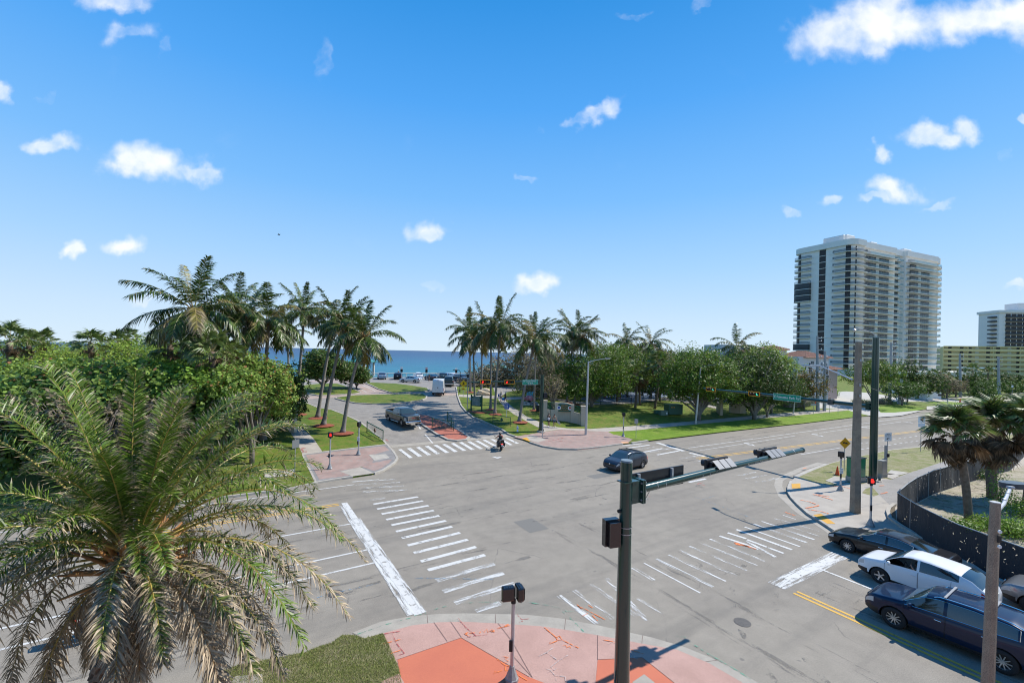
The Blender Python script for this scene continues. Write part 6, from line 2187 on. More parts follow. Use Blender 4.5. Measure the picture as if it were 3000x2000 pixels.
for dz in(.26,-.26):
 b=MB()
 b.tube([mz@Vector((.16,-.02,dz)),(-.02,0,5.02+dz)],.025,6)
 b.build('head_clamp',M_GALV,t)
b=MB()
b.box((.20,-.10,.62),(.12,.06,.22),bev=.02)
b.build('hand_hole_cover',M_DGREEN,t)
b=MB()
b.tube([(-.18,-.08,5.62),(-.23,-.12,5.62)],[.05,.05],10)
b.build('plug',M_BLK,t)
def mast(name,label,base,hgt,r0,r1,arm_dir,arm_z,arm_len,ar0,ar1,bevel=True):
 t=thing(name,label,'traffic signal',base)
 b=MB()
 b.tube([(0,0,0),(0,0,hgt*.5),(0,0,hgt)],[r0,(r0+r1)/2,r1],16)
 autosmooth(b.build('pole',M_DGREEN,t),40)
 b=MB()
 b.tube([(0,0,.01),(0,0,.12)],[r0*2.2,r0*2.0],12)
 b.build('base_plate',M_CURB,t)
 b=MB()
 for k in range(4):
  a=k*PI/2+.7
  b.box((math.cos(a)*r0*1.5,math.sin(a)*r0*1.5,.2),(.12,.12,.16))
 b.build('bolt_cover',M_DGREEN,t)
 d=Vector(arm_dir).normalized()
 p0=Vector((0,0,arm_z))+Vector((d.x,d.y,0))*r0*.5
 p1=Vector((0,0,arm_z))+d*arm_len
 b=MB()
 b.tube([p0,p0.lerp(p1,.5)+Vector((0,0,.06)),p1],[ar0,(ar0+ar1)/2,ar1],12)
 autosmooth(b.build('arm',M_DGREEN,t),40)
 b=MB()
 mm_=Matrix.Translation((0,0,arm_z))@Matrix.Rotation(math.atan2(d.y,d.x),4,'Z')
 b.box((r0+.12,0,0),(.3,.4,.6),mtx=mm_)
 b.build('arm_bracket',M_DGREEN,t)
 return t,d,p0,p1
base=G(1585,1264,LAWN)
P0=GP(1585,1118.5,base.y)
P1=GP(1376,1117,base.y-3.6)
arm=P1-P0
hg=topz(1587,1098,base.y)-base.z
t,d,p0,p1=mast('signal_mast','dark green mast by the far brick corner whose arm carries two red signals',base,hg,.25,.2,(arm.x,arm.y,arm.z*.3),P0.z-base.z,arm.length,.115,.07)
ang=math.atan2(-d.y,-d.x)
L_=arm.length
def along(P0,P1,u):
 best=min(range(201),key=lambda i:abs(uof(P0.lerp(P1,i/200))-u))
 return P0.lerp(P1,best/200)
def uof(p):
 x=p.x*_c+(p.z-CAM_H)*_s
 return 1500+F_PX*x/p.y
faceN=Vector((math.sin(ang),-math.cos(ang),0))
for u in(1420,1490):
 q=along(P0,P1,u)
 signal_head(t,q-base+faceN*.22+Vector((0,0,-.03)),ang,'red',lw=1.18)
q=along(P0,P1,1551)
sg=MB()
sg.box((0,0,0),(2.05,.05,.60))
so_=sg.build('name_sign',M_SIGNG,t)
so_.location=q-base+faceN*.2+Vector((0,0,-.02))
so_.rotation_euler=(0,0,ang)
sb=MB()
for z_ in(.285,-.285):
 sb.box((0,-.03,z_),(2.0,.01,.018))
for x_ in(-.985,.985):
 sb.box((x_,-.031,0),(.018,.01,.55))
sb.build('sign_border',M_WHT,so_)
text(so_,'N Ocean Blvd S',.30,(-.08,-.032,.12),(PI/2,0,0),M_WHT,sx=.86)
text(so_,'SR A1A',.24,(-.0,-.032,-.15),(PI/2,0,0),M_WHT,sx=.95)
b=MB()
b.box((.42,-.1,4.35),(.42,.3,.62),bev=.03)
b.build('hooded_head',M_BLK,t)
base=G(2557,1407,LAWN)
az_=topz(2548,1191,base.y)
P0=Vector((base.x,base.y,az_))
P1=GP(2062,1136,52.5)
P1.z=(P1.z+az_)/2
arm=P1-P0
hg=topz(2551,989,base.y)-base.z
t,d,p0,p1=mast('signal_mast','tall dark green mast on the right corner whose arm carries two green signals',base,hg,.29,.235,arm,az_-base.z,arm.length,.17,.09)
ang=math.atan2(-d.y,-d.x)+0.0
face=Vector((-DX,-DY,0))
ang=math.atan2(-d.y,-d.x)
faceN=Vector((math.sin(ang),-math.cos(ang),0))
if faceN.dot(Vector((-1,-1,0)))<0:
 ang+=PI
 faceN=-faceN
for u in(2087,2215):
 q=along(P0,P1,u)
 signal_head(t,q-base+faceN*.25+Vector((0,0,.02)),ang,'green',lw=1.25)
q=along(P0,P1,2309)
sg=MB()
sg.box((0,0,0),(2.75,.05,.64))
so_=sg.build('name_sign',M_SIGNG,t)
so_.location=q-base+faceN*.26+Vector((0,0,.0))
so_.rotation_euler=(0,0,ang)
sb=MB()
for z_ in(.305,-.305):
 sb.box((0,-.03,z_),(2.70,.01,.018))
for x_ in(-1.335,1.335):
 sb.box((x_,-.031,0),(.018,.01,.59))
sb.build('sign_border',M_WHT,so_)
text(so_,'E Palmetto Park Rd',.36,(0,-.032,0),(PI/2,0,0),M_WHT,sx=.88)
q=along(P0,P1,2434)
b=MB()
b.box((0,0,0),(.62,.3,.5),bev=.04)
o=b.build('detector_box',mat('dark_grey_box',(.06,.065,.065),rough=.5),t)
o.location=q-base+Vector((-.1,-.2,.05))
o.rotation_euler=(0,0,.5)
b=MB()
hp=Vector((0,0,hg-.15))
lt=GP(2503,966,base.y+.4)-base
b.tube([hp,hp+Vector((-.05,0,.35)),hp+Vector((-.35,.1,.62)),lt+Vector((.35,0,.14)),lt],[.035,.035,.032,.03,.03],8)
b.build('lamp_arm',M_ALU,t)
b=MB()
b.lathe([(.02,-.14),(.13,-.1),(.15,0),(.08,.07),(.03,.1)],10,lt)
b.build('lamp_head',M_ALU,t)
def ped_post(u,v,utop,vtop,label,heads,z=LAWN,btn=None,sign=None):
 base=G(u,v,z)
 H_=topz(utop,vtop,base.y)-base.z
 t=thing('pedestrian_signal',label,'pedestrian signal',base,0,'pedestrian signals at the junction')
 b=MB()
 b.lathe([(.21,0),(.21,.10),(.19,.12),(.085,.40),(.075,.46)],8)
 b.build('base',mat('cast_base',(.33,.34,.34),(.26,.27,.27),9.,.5,metal=.4),t)
 b=MB()
 b.tube([(0,0,.4),(0,0,H_-.42)],[.058,.058],12)
 autosmooth(b.build('pole',M_ALU,t),40)
 b=MB()
 b.tube([(0,0,H_-.52),(0,0,H_-.40)],[.075,.075],12)
 b.build('collar',M_BLK,t)
 for(ox,oy,yaw,lit)in heads:
  b=MB()
  mx=Matrix.Translation((ox,oy,H_-.22))@Matrix.Rotation(yaw,4,'Z')
  b.box((0,0,0),(.40,.20,.42),bev=.04)
  o=b.build('signal_head',M_BLKG,t)
  o.matrix_local=mx
  q=MB()
  for k in range(5):
   q.tube([(-.15+k*.075,.02,.21),(-.15+k*.075,.02,.235)],.012,5)
  q.build('screw',M_BLK,o)
  q=MB()
  q.box((0,-.115,0),(.34,.02,.34))
  q.build('screen',M_BLK,o)
  for a_ in(-1,1):
   pass
  if lit:
   q=MB()
   q.box((0,-.13,-.05),(.13,.012,.13),bev=.0)
   for k in range(4):
    q.box((-.054+.036*k,-.13,.06+(.012 if k in(1,2)else 0)),(.024,.012,.12))
   q.box((.085,-.13,-.03),(.026,.012,.09))
   q.build('hand_symbol',M_REDON,o)
  q=MB()
  q.tube([(-.20 if ox>0 else.20,0,-.17),(-ox,0,-.22)],.02,6)
  q.build('head_bracket',M_BLK,o)
 b=MB()
 b.box((-.05,-.09,1.12 if btn is None else btn),(.11,.05,.34),bev=.015)
 b.build('push_button',M_BLK,t)
 if sign:
  b=MB()
  b.box((0,-.075,sign),(.26,.015,.42))
  s_=b.build('push_sign',M_WHT,t)
  for k,tx in enumerate(('START','WALK','WAIT')):
   text(s_,tx,.07,(0,-.085,sign+.13-.12*k),(PI/2,0,0),M_BLK,ext=.001)
 return t
ped_post(1499,1993,1503,1715,'nearest pedestrian signal on coral pavement, with two black heads seen from behind',[(-.17,-.03,PI+.25,False),(.17,.05,1.9,False)],z=.036)
ped_post(966,1374,969,1265,'pedestrian signal with a lit red hand on the left brick corner',[(.0,0,.35,True)])
ped_post(1050,1332,1054,1235,'pedestrian signal seen from the side with small white sign, on the left brick corner',[(.0,0,1.3,False)],sign=1.45)
ped_post(1826,1279,1827,1208,'pedestrian signal on the verge beside the crossing corner, near the lamp posts',[(.0,0,-.2,False)])
ped_post(2462,1436,2462,1322,'pedestrian signal next to the orange cone on the right corner',[(.0,0,2.2,False)],sign=1.5)
ped_post(2550,1541,2549,1396,'pedestrian signal with red hand between concrete pole and black fence',[(.0,0,-.35,True)])
b0=G(1589,1281,LAWN)
t=thing('button_post','short grey push button post at the tactile ramp by the far mast','post',b0)
b=MB()
b.tube([(0,0,0),(0,0,1.25)],.05,10)
b.build('pole',M_ALU,t)
b=MB()
b.box((0,-.06,1.1),(.16,.1,.4),bev=.02)
b.box((0,-.07,1.5),(.18,.02,.34))
b.build('push_button',M_GALV,t)
def lamp(u,v,ut,vt,ua,va,label,r0=.13,Yarm=0.0,m=M_ALU,z=LAWN):
 base=G(u,v,z)
 top=GP(ut,vt,base.y)
 t=thing('street_lamp',label,'street lamp',base,0,'street lamps along the main road')
 b=MB()
 tp=top-base
 b.tube([(0,0,0),tp*.5,tp],[r0,r0*.8,r0*.55],10)
 autosmooth(b.build('pole',m,t),40)
 a1=GP(ua,va,base.y+Yarm)-base
 b=MB()
 s0=tp-Vector((0,0,.12))
 b.tube([s0,s0.lerp(a1,.4)+Vector((0,0,.08)),a1],[.05,.04,.032],7)
 b.build('arm',m,t)
 d=(a1-s0)
 d.z=0
 d.normalize()
 b=MB()
 mm_=Matrix.Translation(a1+d*.2)@Matrix.Rotation(math.atan2(d.y,d.x),4,'Z')
 o=MB().box((0,0,0),(.62,.26,.10),bev=.04).build('lamp_head',m,t)
 o.matrix_local=mm_
 o2=MB().box((0.02,0,-.055),(.4,.2,.02)).build('lens',M_LENSW,o)
 return t
lamp(1716,1273,1724,1058,1775,1050,'street lamp standing on the brick corner in front of the entrance wall',r0=.16)
lamp(2038,1241,2053,1073,2098,1067,'slightly leaning street lamp beside the green transformer boxes',r0=.15)
lamp(2324,1211,2337,1073,2390,1069,'street lamp on the verge left of the utility poles',r0=.13)
base=G(2505,1501,LAWN)
hg=topz(2499,1001,base.y)-base.z
t=thing('concrete_lamp_pole','tall square weathered concrete pole with a long silver lamp arm, on the right corner','street lamp',base)
b=MB()
b.tube([(0,0,0),(-.02,0,hg)],[.30,.175],4,sq=True)
b.build('pole',M_POLEC,t)
a0=GP(2498,1112,base.y)-base
a1=Vector((21.2,32.2,9.55))-base
a1=GP(2372,1071,32.0)-base
b=MB()
b.tube([a0,a0.lerp(a1,.35)+Vector((0,0,.12)),a0.lerp(a1,.75)+Vector((0,0,.22)),a1],[.055,.05,.042,.035],8)
b.build('arm',M_ALU,t)
d=(a1-a0).normalized()
o=MB().box((0,0,0),(.60,.26,.12),bev=.05).build('lamp_head',M_ALU,t)
o.matrix_local=Matrix.Translation(a1+Vector((d.x,d.y,0))*.22)@Matrix.Rotation(math.atan2(d.y,d.x),4,'Z')
b=MB()
b.lathe([(.05,0),(.06,.06),(.02,.14)],8,a1+Vector((0,0,.06)))
b.build('photocell',M_BLK,t)
b=MB()
for z_ in(7.6,8.3,9.9):
 b.box((-.02,-.21,z_),(.1,.03,.16),bev=.0)
b.build('number_tag',M_GALV,t)
P_=GP(2915,1471,9.0)
t=thing('near_lamp_pole','weathered concrete lamp pole with a flat dark oval lamp, nearest at the right edge','street lamp',(P_.x-.13,9.0,.13))
hg=P_.z-.13
b=MB()
b.tube([(-.0,0,0),(.14,0,hg)],[.122,.080],8)
b.build('pole',M_POLEC,t)
b=MB()
b.tube([(.14,0,hg-.01),(.14,0,hg+.012)],[.086,.086],8)
b.build('pole_cap',M_GALV,t)
a0=GP(2926,1492,9.05)-Vector(t.location)
a1=GP(2959,1430,9.6)-Vector(t.location)
b=MB()
b.tube([a0,a0.lerp(a1,.3)+Vector((.03,0,-.02)),a1],[.035,.034,.032],10)
b.build('arm',M_ALU,t)
for f in(.45,.75):
 strap(t,a0.lerp(a1,f),.038,a1-a0)
b=MB()
ce=GP(2968,1419,9.75)-Vector(t.location)
n_=28
pts=[(ce.x+.27*math.cos(2*PI*k/n_),ce.y+.17*math.sin(2*PI*k/n_))for k in range(n_)]
b.prism(pts,ce.z-.06,ce.z+.05)
autosmooth(b.build('lamp_head',mat('dark_lamp_head',(.05,.07,.085),rough=.35),t),40)
b=MB()
b.box((a1.x+.01,a1.y,a1.z+.02),(.12,.1,.06),bev=.02)
b.build('lamp_bracket',M_GALV,t)
for z_ in(hg-.55,hg-.85):
 b=MB()
 b.tube([(.12,-.10,z_),(.12,-.125,z_)],[.035,.035],10)
 b.build('plug',M_WHT,t)
b=MB()
b.box((.12,-.105,hg-.70),(.06,.03,.14))
b.build('wire_hole',M_BLK,t)
M_UTIL=mat('grey_utility_pole',(.36,.37,.37),(.29,.30,.30),2.,.8,speck=.1)
tops=[]
def upole(u,v,ut,vt,label,r0=.2,arms=(),lean=0):
 base=G(u,v,LAWN)
 top=GP(ut,vt,base.y)
 t=thing('utility_pole',label,'utility pole',base,0,'utility poles along the far pavement')
 tp=top-base
 b=MB()
 b.tube([(0,0,0),tp],[r0,r0*.62],8)
 b.build('pole',M_UTIL,t)
 for(f,ln)in arms:
  p=tp*f
  b=MB()
  b.box((p.x+ln*.5,p.y-.1,p.z),(ln,.08,.09))
  b.build('crossarm',M_GALV,t)
  b=MB()
  b.lathe([(.03,0),(.09,.04),(.05,.1),(.09,.14),(.04,.24)],7,(p.x+ln,p.y-.1,p.z+.02))
  b.build('insulator',M_WHT,t)
 tops.append(base+tp)
 return t
upole(2396,1204,2394,984,'tallest grey utility pole with transformers in front of the tiled tower house',.30,[(f,.7)for f in(.97,.93,.82,.72,.66)])
b=MB()
b.lathe([(.2,0),(.26,.05),(.26,.75),(.18,.85)],10,(.5,-.2,8.2))
b.build('transformer',M_GALV,bpy.context.scene.objects[-1]if False else[o for o in COL.objects if o.get('label','').startswith('tallest grey utility')][0])
upole(2415,1203,2417,1029,'second grey utility pole right beside the tallest one',.29,[(.9,.3),(.8,.3)])
upole(2606,1181,2611,1003,'grey utility pole between the big green mast and the leaning stub',.32,[(f,.8)for f in(.98,.93,.86,.78)])
upole(2634,1183,2642,1110,'leaning cut-off concrete stub pole',.40)
upole(2814,1163,2812,1036,'grey utility pole left of the diamond road sign',.36,[(f,.9)for f in(.98,.93,.86)])
upole(2926,1155,2925,1044,'grey utility pole at the far signal arm near the right edge',.42,[(f,1.)for f in(.98,.93,.86,.75)])
M_WIRE=mat('power_cable',(.12,.12,.12),rough=.6)
def wire(a,b_,label,sag=.8,r_=.018):
 a,b_=Vector(a),Vector(b_)
 m_=MB()
 m_.tube([a.lerp(b_,i/12)-Vector((0,0,sag*4*(i/12)*(1-i/12)))for i in range(13)],r_,4)
 o=m_.build('power_line',M_WIRE)
 tag(o,label,'cable','cables between the utility poles')
wire(tops[0]+Vector((.7,-.1,-.1)),tops[2]+Vector((.8,0,-.1)),'top cable from the tallest utility pole to the next one right')
wire(tops[0]+Vector((.7,-.1,-1.6)),tops[2]+Vector((.8,0,-1.2)),'middle cable from the tallest utility pole to the next one right')
wire(tops[0]+Vector((.7,-.1,-3.8)),tops[2]+Vector((.8,0,-3.2)),'lowest cable from the tallest utility pole to the next one right')
wire(tops[2]+Vector((.8,0,-.1)),tops[4]+Vector((.8,0,-.1)),'cable from the middle utility pole to the one by the diamond sign',1.2,.025)
wire(tops[4]+Vector((.8,0,-.1)),tops[5]+Vector((.8,0,-.1)),'cable between the two utility poles farthest right',1.2,.03)
wire(GP(2502,1118,29.2),GP(2800,1190,34),'thin cable running from the concrete pole down to the right',.3,.01)
def at(u,v,z=LAWN):
 return G(u,v,z)
a,b1=at(2498,1413),at(2529,1403)
yv=(b1-a)
yaw=math.atan2(yv.y,yv.x)
t=thing('signal_cabinet','glossy green roadside cabinet behind the concrete pole','cabinet',at(2507,1409),.35)
MB().box((0,0,.2),(1.25,.8,.4)).build('plinth',M_CURB,t)
gm=mat('glossy_green_cabinet',(.01,.17,.075),(.02,.24,.11),1.5,.22,coat=.6)
MB().box((0,0,1.15),(1.2,.72,1.5),bev=.02).build('body',gm,t)
MB().box((0,0,1.93),(1.28,.82,.08),bev=.02).build('roof',M_DGREEN,t)
MB().box((.02,-.375,1.15),(1.05,.03,1.35)).build('door',gm,t)
MB().box((.46,-.40,1.2),(.04,.05,.28)).build('handle',M_GALV,t)
MB().box((.615,0,1.3),(.02,.5,.8)).build('side_door',gm,t)
t=thing('steel_cabinet','silver metal cabinet on a concrete foot beside the big green mast','cabinet',at(2583,1397),.35)
MB().box((0,0,.16),(.68,.5,.32)).build('plinth',M_CURB,t)
MB().box((0,0,.88),(.64,.46,1.14),bev=.02).build('body',mat('brushed_steel',(.42,.40,.36),(.33,.32,.3),2.,.4,metal=.6),t)
MB().box((.33,0,.85),(.02,.38,.95)).build('door',M_GALV,t)
MB().box((.345,-.12,.9),(.03,.03,.16)).build('handle',M_BLK,t)
t=thing('meter_post','grey electricity meter post behind the silver cabinet','post',at(2594,1392))
MB().box((0,0,1.3),(.2,.12,2.6)).build('post',M_GALV,t)
MB().box((-.16,-.05,1.35),(.3,.12,.2)).build('switch_box',M_GALV,t)
MB().box((.14,-.05,1.75),(.2,.14,.3),bev=.03).build('meter',M_BLK,t)
cm_=mat('cone_orange',(.85,.10,.02),rough=.5)
def cone(u,v,lb,s=1.0):
 t=thing('traffic_cone',lb,'traffic cone',at(u,v),0,'orange traffic cones')
 MB().lathe([(.15*s,.03),(.03*s,.68*s),(.025*s,.7*s)],12).build('cone',cm_,t)
 MB().box((0,0,.015),(.36*s,.36*s,.03)).build('base',M_BLK,t)
 MB().lathe([(.085*s,.36*s),(.062*s,.47*s)],12).build('band',cm_,t)
cone(2453,1391,'orange traffic cone on the right corner grass by the pedestrian signal',1.1)
cone(2813,1178,'red orange cone on the small grass island far right',1.4)
cone(2388,1186,'orange marker cone by the tallest utility pole',1.6)
def hydrant(u,v,lb,m_):
 t=thing('fire_hydrant',lb,'fire hydrant',at(u,v),0,'fire hydrants')
 MB().lathe([(.14,0),(.14,.04),(.09,.06),(.09,.46),(.11,.48),(.11,.52),(.09,.6),(.05,.66),(.03,.68),(.03,.74),(.0,.75)],12).build('barrel',m_,t,True)
 for s_ in(1,-1):
  MB().tube([(0,0,.42),(s_*.17,0,.42)],[.045,.05],8).build('nozzle',m_,t)
 MB().tube([(0,0,.38),(0,-.17,.38)],[.055,.065],8).build('pumper_nozzle',M_GALV,t)
hydrant(1516,1264,'pale lilac and white fire hydrant on the lawn by the leaning palm',mat('lilac_white_paint',(.72,.70,.80),rough=.4))
hydrant(2776,1178,'grey fire hydrant on the small grass island far right',M_GALV)
hydrant(2626,1172,'white fire hydrant on the far pavement behind the leaning stub',M_WHT)
base=at(1418,1157)
bm=bmesh.new()
bmesh.ops.create_icosphere(bm,subdivisions=3,radius=1)
for v in bm.verts:
 p=v.co
 s_=1+.16*math.sin(3*p.x+1)*math.cos(2.5*p.y)+.10*math.sin(7*p.z+5*p.x)+.05*math.sin(13*p.y)
 v.co=Vector((p.x*1.5*s_,p.y*.9*s_,max(-.1,p.z*.75*s_+.35)))
me=bpy.data.meshes.new('boulder')
bm.to_mesh(me)
bm.free()
me.materials.append(mat('coral_rock',(.52,.40,.26),(.62,.52,.38),3.,.9,bump=.9,bscale=12,speck=.2,sscale=20))
o=link(bpy.data.objects.new('boulder',me))
o.location=base
tag(o,'large pale tan coral boulder on the lawn between palm trunks','boulder')
def gate(pa,pb,label,z=LAWN,hgt=1.1,n_=17,diamond=True,dm=None):
 a,b_=Vector(pa),Vector(pb)
 base=Vector((a.x,a.y,a.z))
 t=thing('barrier_gate',label,'gate',base,0,'green barrier gates at the park entrance')
 v=b_-a
 d=v.normalized()
 def bar(p,q,r_,nm,m_=M_DGREEN2):
  MB().tube([p,q],r_,4,sq=True).build(nm,m_,t)
 bar((0,0,0),(0,0,hgt+.1),.055,'post')
 bar(v,v+Vector((0,0,hgt+.05)),.045,'post')
 bar(Vector((0,0,hgt)),v+Vector((0,0,hgt)),.05,'top_rail')
 bar(Vector((0,0,.18)),v+Vector((0,0,.18)),.035,'bottom_rail')
 for k in range(1,n_):
  p=v*(k/n_)
  bar(p+Vector((0,0,.18)),p+Vector((0,0,hgt)),.014,'picket')
 if diamond:
  c=v*.5+Vector((0,0,hgt*.58))
  s_=.26
  nn_=Vector((-d.y,d.x,0))*.03
  q=MB()
  ps=[c+Vector((0,0,s_)),c+d*s_*.8,c-Vector((0,0,s_)),c-d*s_*.8]
  q.add([p+nn_ for p in ps]+[p-nn_ for p in ps],[(0,1,2,3),(7,6,5,4),(0,4,5,1),(1,5,6,2),(2,6,7,3),(3,7,4,0)])
  q.build('diamond_emblem',dm or M_DGREEN2,t)
 return t
gate(at(1075,1265),at(1122,1291),'open green barrier gate with a brown diamond at the left side of the drive',dm=mat('brown_emblem',(.14,.04,.03),rough=.5),hgt=1.05)
gate(at(1266,1252),at(1329,1262),'long green barrier gate standing on the red median',diamond=False,hgt=1.05)
gate(at(1310,1235),at(1323,1254),'short green barrier gate turned edgeways on the red median',diamond=False,hgt=1.15,n_=8)
gate(at(1444,1240),at(1495,1249),'green barrier gate with green diamond on the lawn right of the drive',hgt=1.1)
def sign_post(u,v,hgt,label,faces,m_post=M_GALV,r_=.03,z=LAWN,cat='sign',group=None,yaw=0.0,name='road_sign'):
 base=at(u,v,z)
 t=thing(name,label,cat,base,yaw,group)
 MB().tube([(0,0,0),(0,0,hgt)],r_,6).build('post',m_post,t)
 for f in faces:
  kind,zc,w_,h_,m_=f[:5]
  if kind=='rect':
   o=MB().box((0,-.04,zc),(w_,.02,h_)).build('sign_face',m_,t)
  else:
   q=MB()
   s_=w_/2
   ps=[(0,zc+s_),(s_,zc),(0,zc-s_),(-s_,zc)]
   q.add([(x,-.05,zz)for x,zz in ps]+[(x,-.03,zz)for x,zz in ps],[(0,1,2,3),(7,6,5,4),(0,4,5,1),(1,5,6,2),(2,6,7,3),(3,7,4,0)])
   o=q.build('sign_face',m_,t)
  if len(f)>5:
   f[5](o,zc)
 return t
def pedsym(o,z):
 q=MB()
 q.lathe([(.0,-.06),(.06,0),(0,.06)],8,(0,-.065,z+.25))
 q.tube([(0,-.065,z+.18),(-.02,-.065,z-.02)],[.07,.05],6)
 q.tube([(-.02,-.065,z-.02),(.10,-.065,z-.16),(.14,-.065,z-.30)],[.045,.035,.03],6)
 q.tube([(-.02,-.065,z-.02),(-.08,-.065,z-.18),(-.18,-.065,z-.30)],[.045,.035,.03],6)
 q.tube([(0,-.065,z+.15),(.14,-.065,z+.02),(.20,-.065,z+.06)],[.03,.025,.02],5)
 q.tube([(0,-.065,z+.15),(-.13,-.065,z+.0)],[.03,.02],5)
 q.build('walking_symbol',M_BLK,o)
def lines(o,zs,w_,m_,hgt=.03,y=-.056):
 q=MB()
 r_=random.Random(len(zs))
 for z,wf in zs:
  x=-w_*wf/2
  while x<w_*wf/2:
   l_=r_.uniform(.04,.12)
   q.box((x+l_/2,y,z),(l_,.004,hgt))
   x+=l_+.025
 q.build('lettering',m_,o)
H_=topz(1361,1113,at(1357,1161).y)-at(1357,1161).z
sign_post(1357,1161,H_,'yellow diamond pedestrian crossing sign with arrow plate beside the park drive',[('dia',H_-.62,1.25,0,M_YEL,pedsym),('rect',H_-1.5,.62,.32,M_YEL,lambda o,z:MB().tube([(.14,-.06,z+.07),(-.16,-.06,z-.09)],.03,5).build('arrow_symbol',M_BLK,o))],r_=.04)
def liftsym(o,z):
 q=MB()
 q.box((.0,-.058,z+.03),(.40,.008,.06))
 q.box((-.1,-.06,z+.075),(.14,.008,.06))
 q.tube([(-.22,-.058,z+.045),(.24,-.058,z-.05)],.018,5)
 for x in(-.14,.14):
  q.tube([(x,-.05,z-.01),(x,-.066,z-.01)],[.035,.035],8)
 q.box((.14,-.058,z-.06),(.3,.008,.02))
 q.build('truck_symbol',M_BLK,o)
H_=topz(2473,1281,at(2473,1378).y)-at(2473,1378).z
sign_post(2473,1378,H_,'amber diamond warning sign with black vehicle symbol on the right corner',[('dia',H_-.5,1.0,0,M_AMBS,liftsym)])
def merge_txt(o,z):
 text(o,'BEGIN',.13,(0,-.056,z+.26),(PI/2,0,0),M_BLK,ext=.001)
 text(o,'RIGHT TURN LANE',.105,(0,-.056,z+.12),(PI/2,0,0),M_BLK,ext=.001,sx=.75)
 q=MB()
 q.tube([(.14,-.056,z-.14),(.0,-.056,z-.10),(-.12,-.056,z-.16)],.02,5)
 q.add([(-.06,-.058,z-.06),(-.2,-.058,z-.17),(-.03,-.058,z-.22)],[(0,1,2)])
 q.build('arrow_symbol',M_BLK,o)
Hs=topz(2598,1267,at(2598,1391).y)-at(2598,1391).z
sign_post(2598,1391,Hs,'white rectangular right turn lane sign by the silver cabinet',[('rect',Hs-.36,.78,.72,M_WHT,merge_txt)],yaw=.25)
def dogsign(o,z):
 q=MB()
 q.box((0,-.056,z+.25),(.7,.006,.05))
 q.tube([(-.2,-.058,z+.05),(.1,-.058,z-.1),(.2,-.058,z-.25)],[.05,.06,.03],6)
 q.build('picture',M_BLK,o)
 MB().box((.05,-.055,z+.05),(.4,.004,.25)).build('picture_patch',mat('tan_patch',(.5,.33,.16)),o)
b0=at(2695,1340)
Hs=topz(2690,1229,b0.y)-b0.z
sign_post(2697,1322,Hs,'white two-part picture sign half hidden behind the cabbage palm',[('rect',Hs-.4,.95,.72,M_WHT,dogsign),('rect',Hs-1.0,.95,.4,M_WHT,lambda o,z:lines(o,[(z+.08,.8),(z-.06,.7)],.9,M_BLUES))],yaw=.2)
sign_post(1863,1284,2.35,'small grey sign seen from behind on the verge by the crossing corner',[('rect',2.05,.42,.55,M_GALV)],yaw=PI-.5)
sign_post(863,1400,3.0,'narrow sign plate seen edge-on among the right frond tips of the big palm',[('rect',2.6,.62,.62,mat('sign_back_grey',(.16,.17,.17),rough=.5))],yaw=1.15)
sign_post(2383,1213,1.9,'small sign seen from behind on the verge under the green street name sign',[('rect',1.7,.9,.3,M_GALV)])
sign_post(2455,1213,2.4,'wide grey sign board seen from behind on the verge by the concrete pole',[('rect',2.2,1.3,.3,M_GALV)])
sign_post(2430,1211,2.2,'thin grey sign post on the bare patch of the verge',[('rect',2.0,.5,.4,M_GALV)])
sign_post(2880,1167,3.2,'grey diamond road sign seen from behind on the far verge',[('dia',2.6,1.1,0,M_GALV)],r_=.05)
sign_post(2965,1160,3.4,'thin road sign beyond the far verge at the right edge',[('rect',3.0,.6,.6,M_WHT)],r_=.04)
sign_post(2652,1184,3.2,'thin post with red and white marker by the leaning stub pole',[('rect',2.2,.2,.9,mat('red_marker',(.6,.05,.04)))],r_=.04)
sign_post(2376,1163,2.0,'round white sign on a post in front of the white pickup',[('rect',1.8,.7,.7,M_WHT)])
def blue_txt(o,z):
 text(o,'BEACH',.13,(0,-.056,z+.28),(PI/2,0,0),M_WHT,ext=.001)
 q=MB()
 for x in(-.1,.1):
  q.lathe([(0,-.05),(.05,0),(0,.05)],6,(x,-.06,z+.14))
  q.tube([(x,-.06,z+.08),(x,-.06,z-.12)],[.06,.05],5)
 q.box((0,-.056,z-.2),(.4,.004,.04))
 q.build('figure_symbol',M_WHT,o)
Hb=topz(1485,1181,at(1484,1223).y)-at(1484,1223).z
sign_post(1484,1223,Hb,'blue beach walk sign with white figures on the lawn by the path',[('rect',Hb-.38,.62,.76,M_BLUES,blue_txt)],m_post=M_WHT)
a,b1=at(1380,1205),at(1411,1208)
v=b1-a
yaw=math.atan2(v.y,v.x)
w_=v.length
t=thing('park_sign','dark green notice board with white lines of writing on two posts by the drive','sign',a,yaw)
for x in(0,w_):
 MB().box((x,0,1.15),(.16,.16,2.3),bev=.02).build('post',M_DGREEN2,t)
o=MB().box((w_/2,-.02,1.45),(w_-.1,.06,1.35)).build('board',mat('park_board_green',(.015,.09,.055),rough=.5),t)
text(o,'PARK REGULATIONS',.12,(w_/2,-.06,2.02),(PI/2,0,0),M_WHT,ext=.002,sx=.85)
q=MB()
rr_=random.Random(3)
for k in range(8):
 x=.16
 while x<w_-.25:
  l_=rr_.uniform(.05,.16)
  q.box((x+l_/2,-.055,1.86-k*.13),(l_,.006,.035))
  x+=l_+.03
 if k%3==2:
  pass
q.build('lettering',M_WHT,o)
MB().box((-.12,-.1,1.75),(.26,.02,.36)).build('notice',M_WHT,t)
m_=MB()
m_.lathe([(1.3,0.0),(1.0,.05),(.02,.08)],12)
o=m_.build('mulch_bed',M_MULCH,t)
o.location=(w_/2,-.1,0)
o.scale=(1.25,.7,1)
a,b1=at(775,1262),at(842,1252)
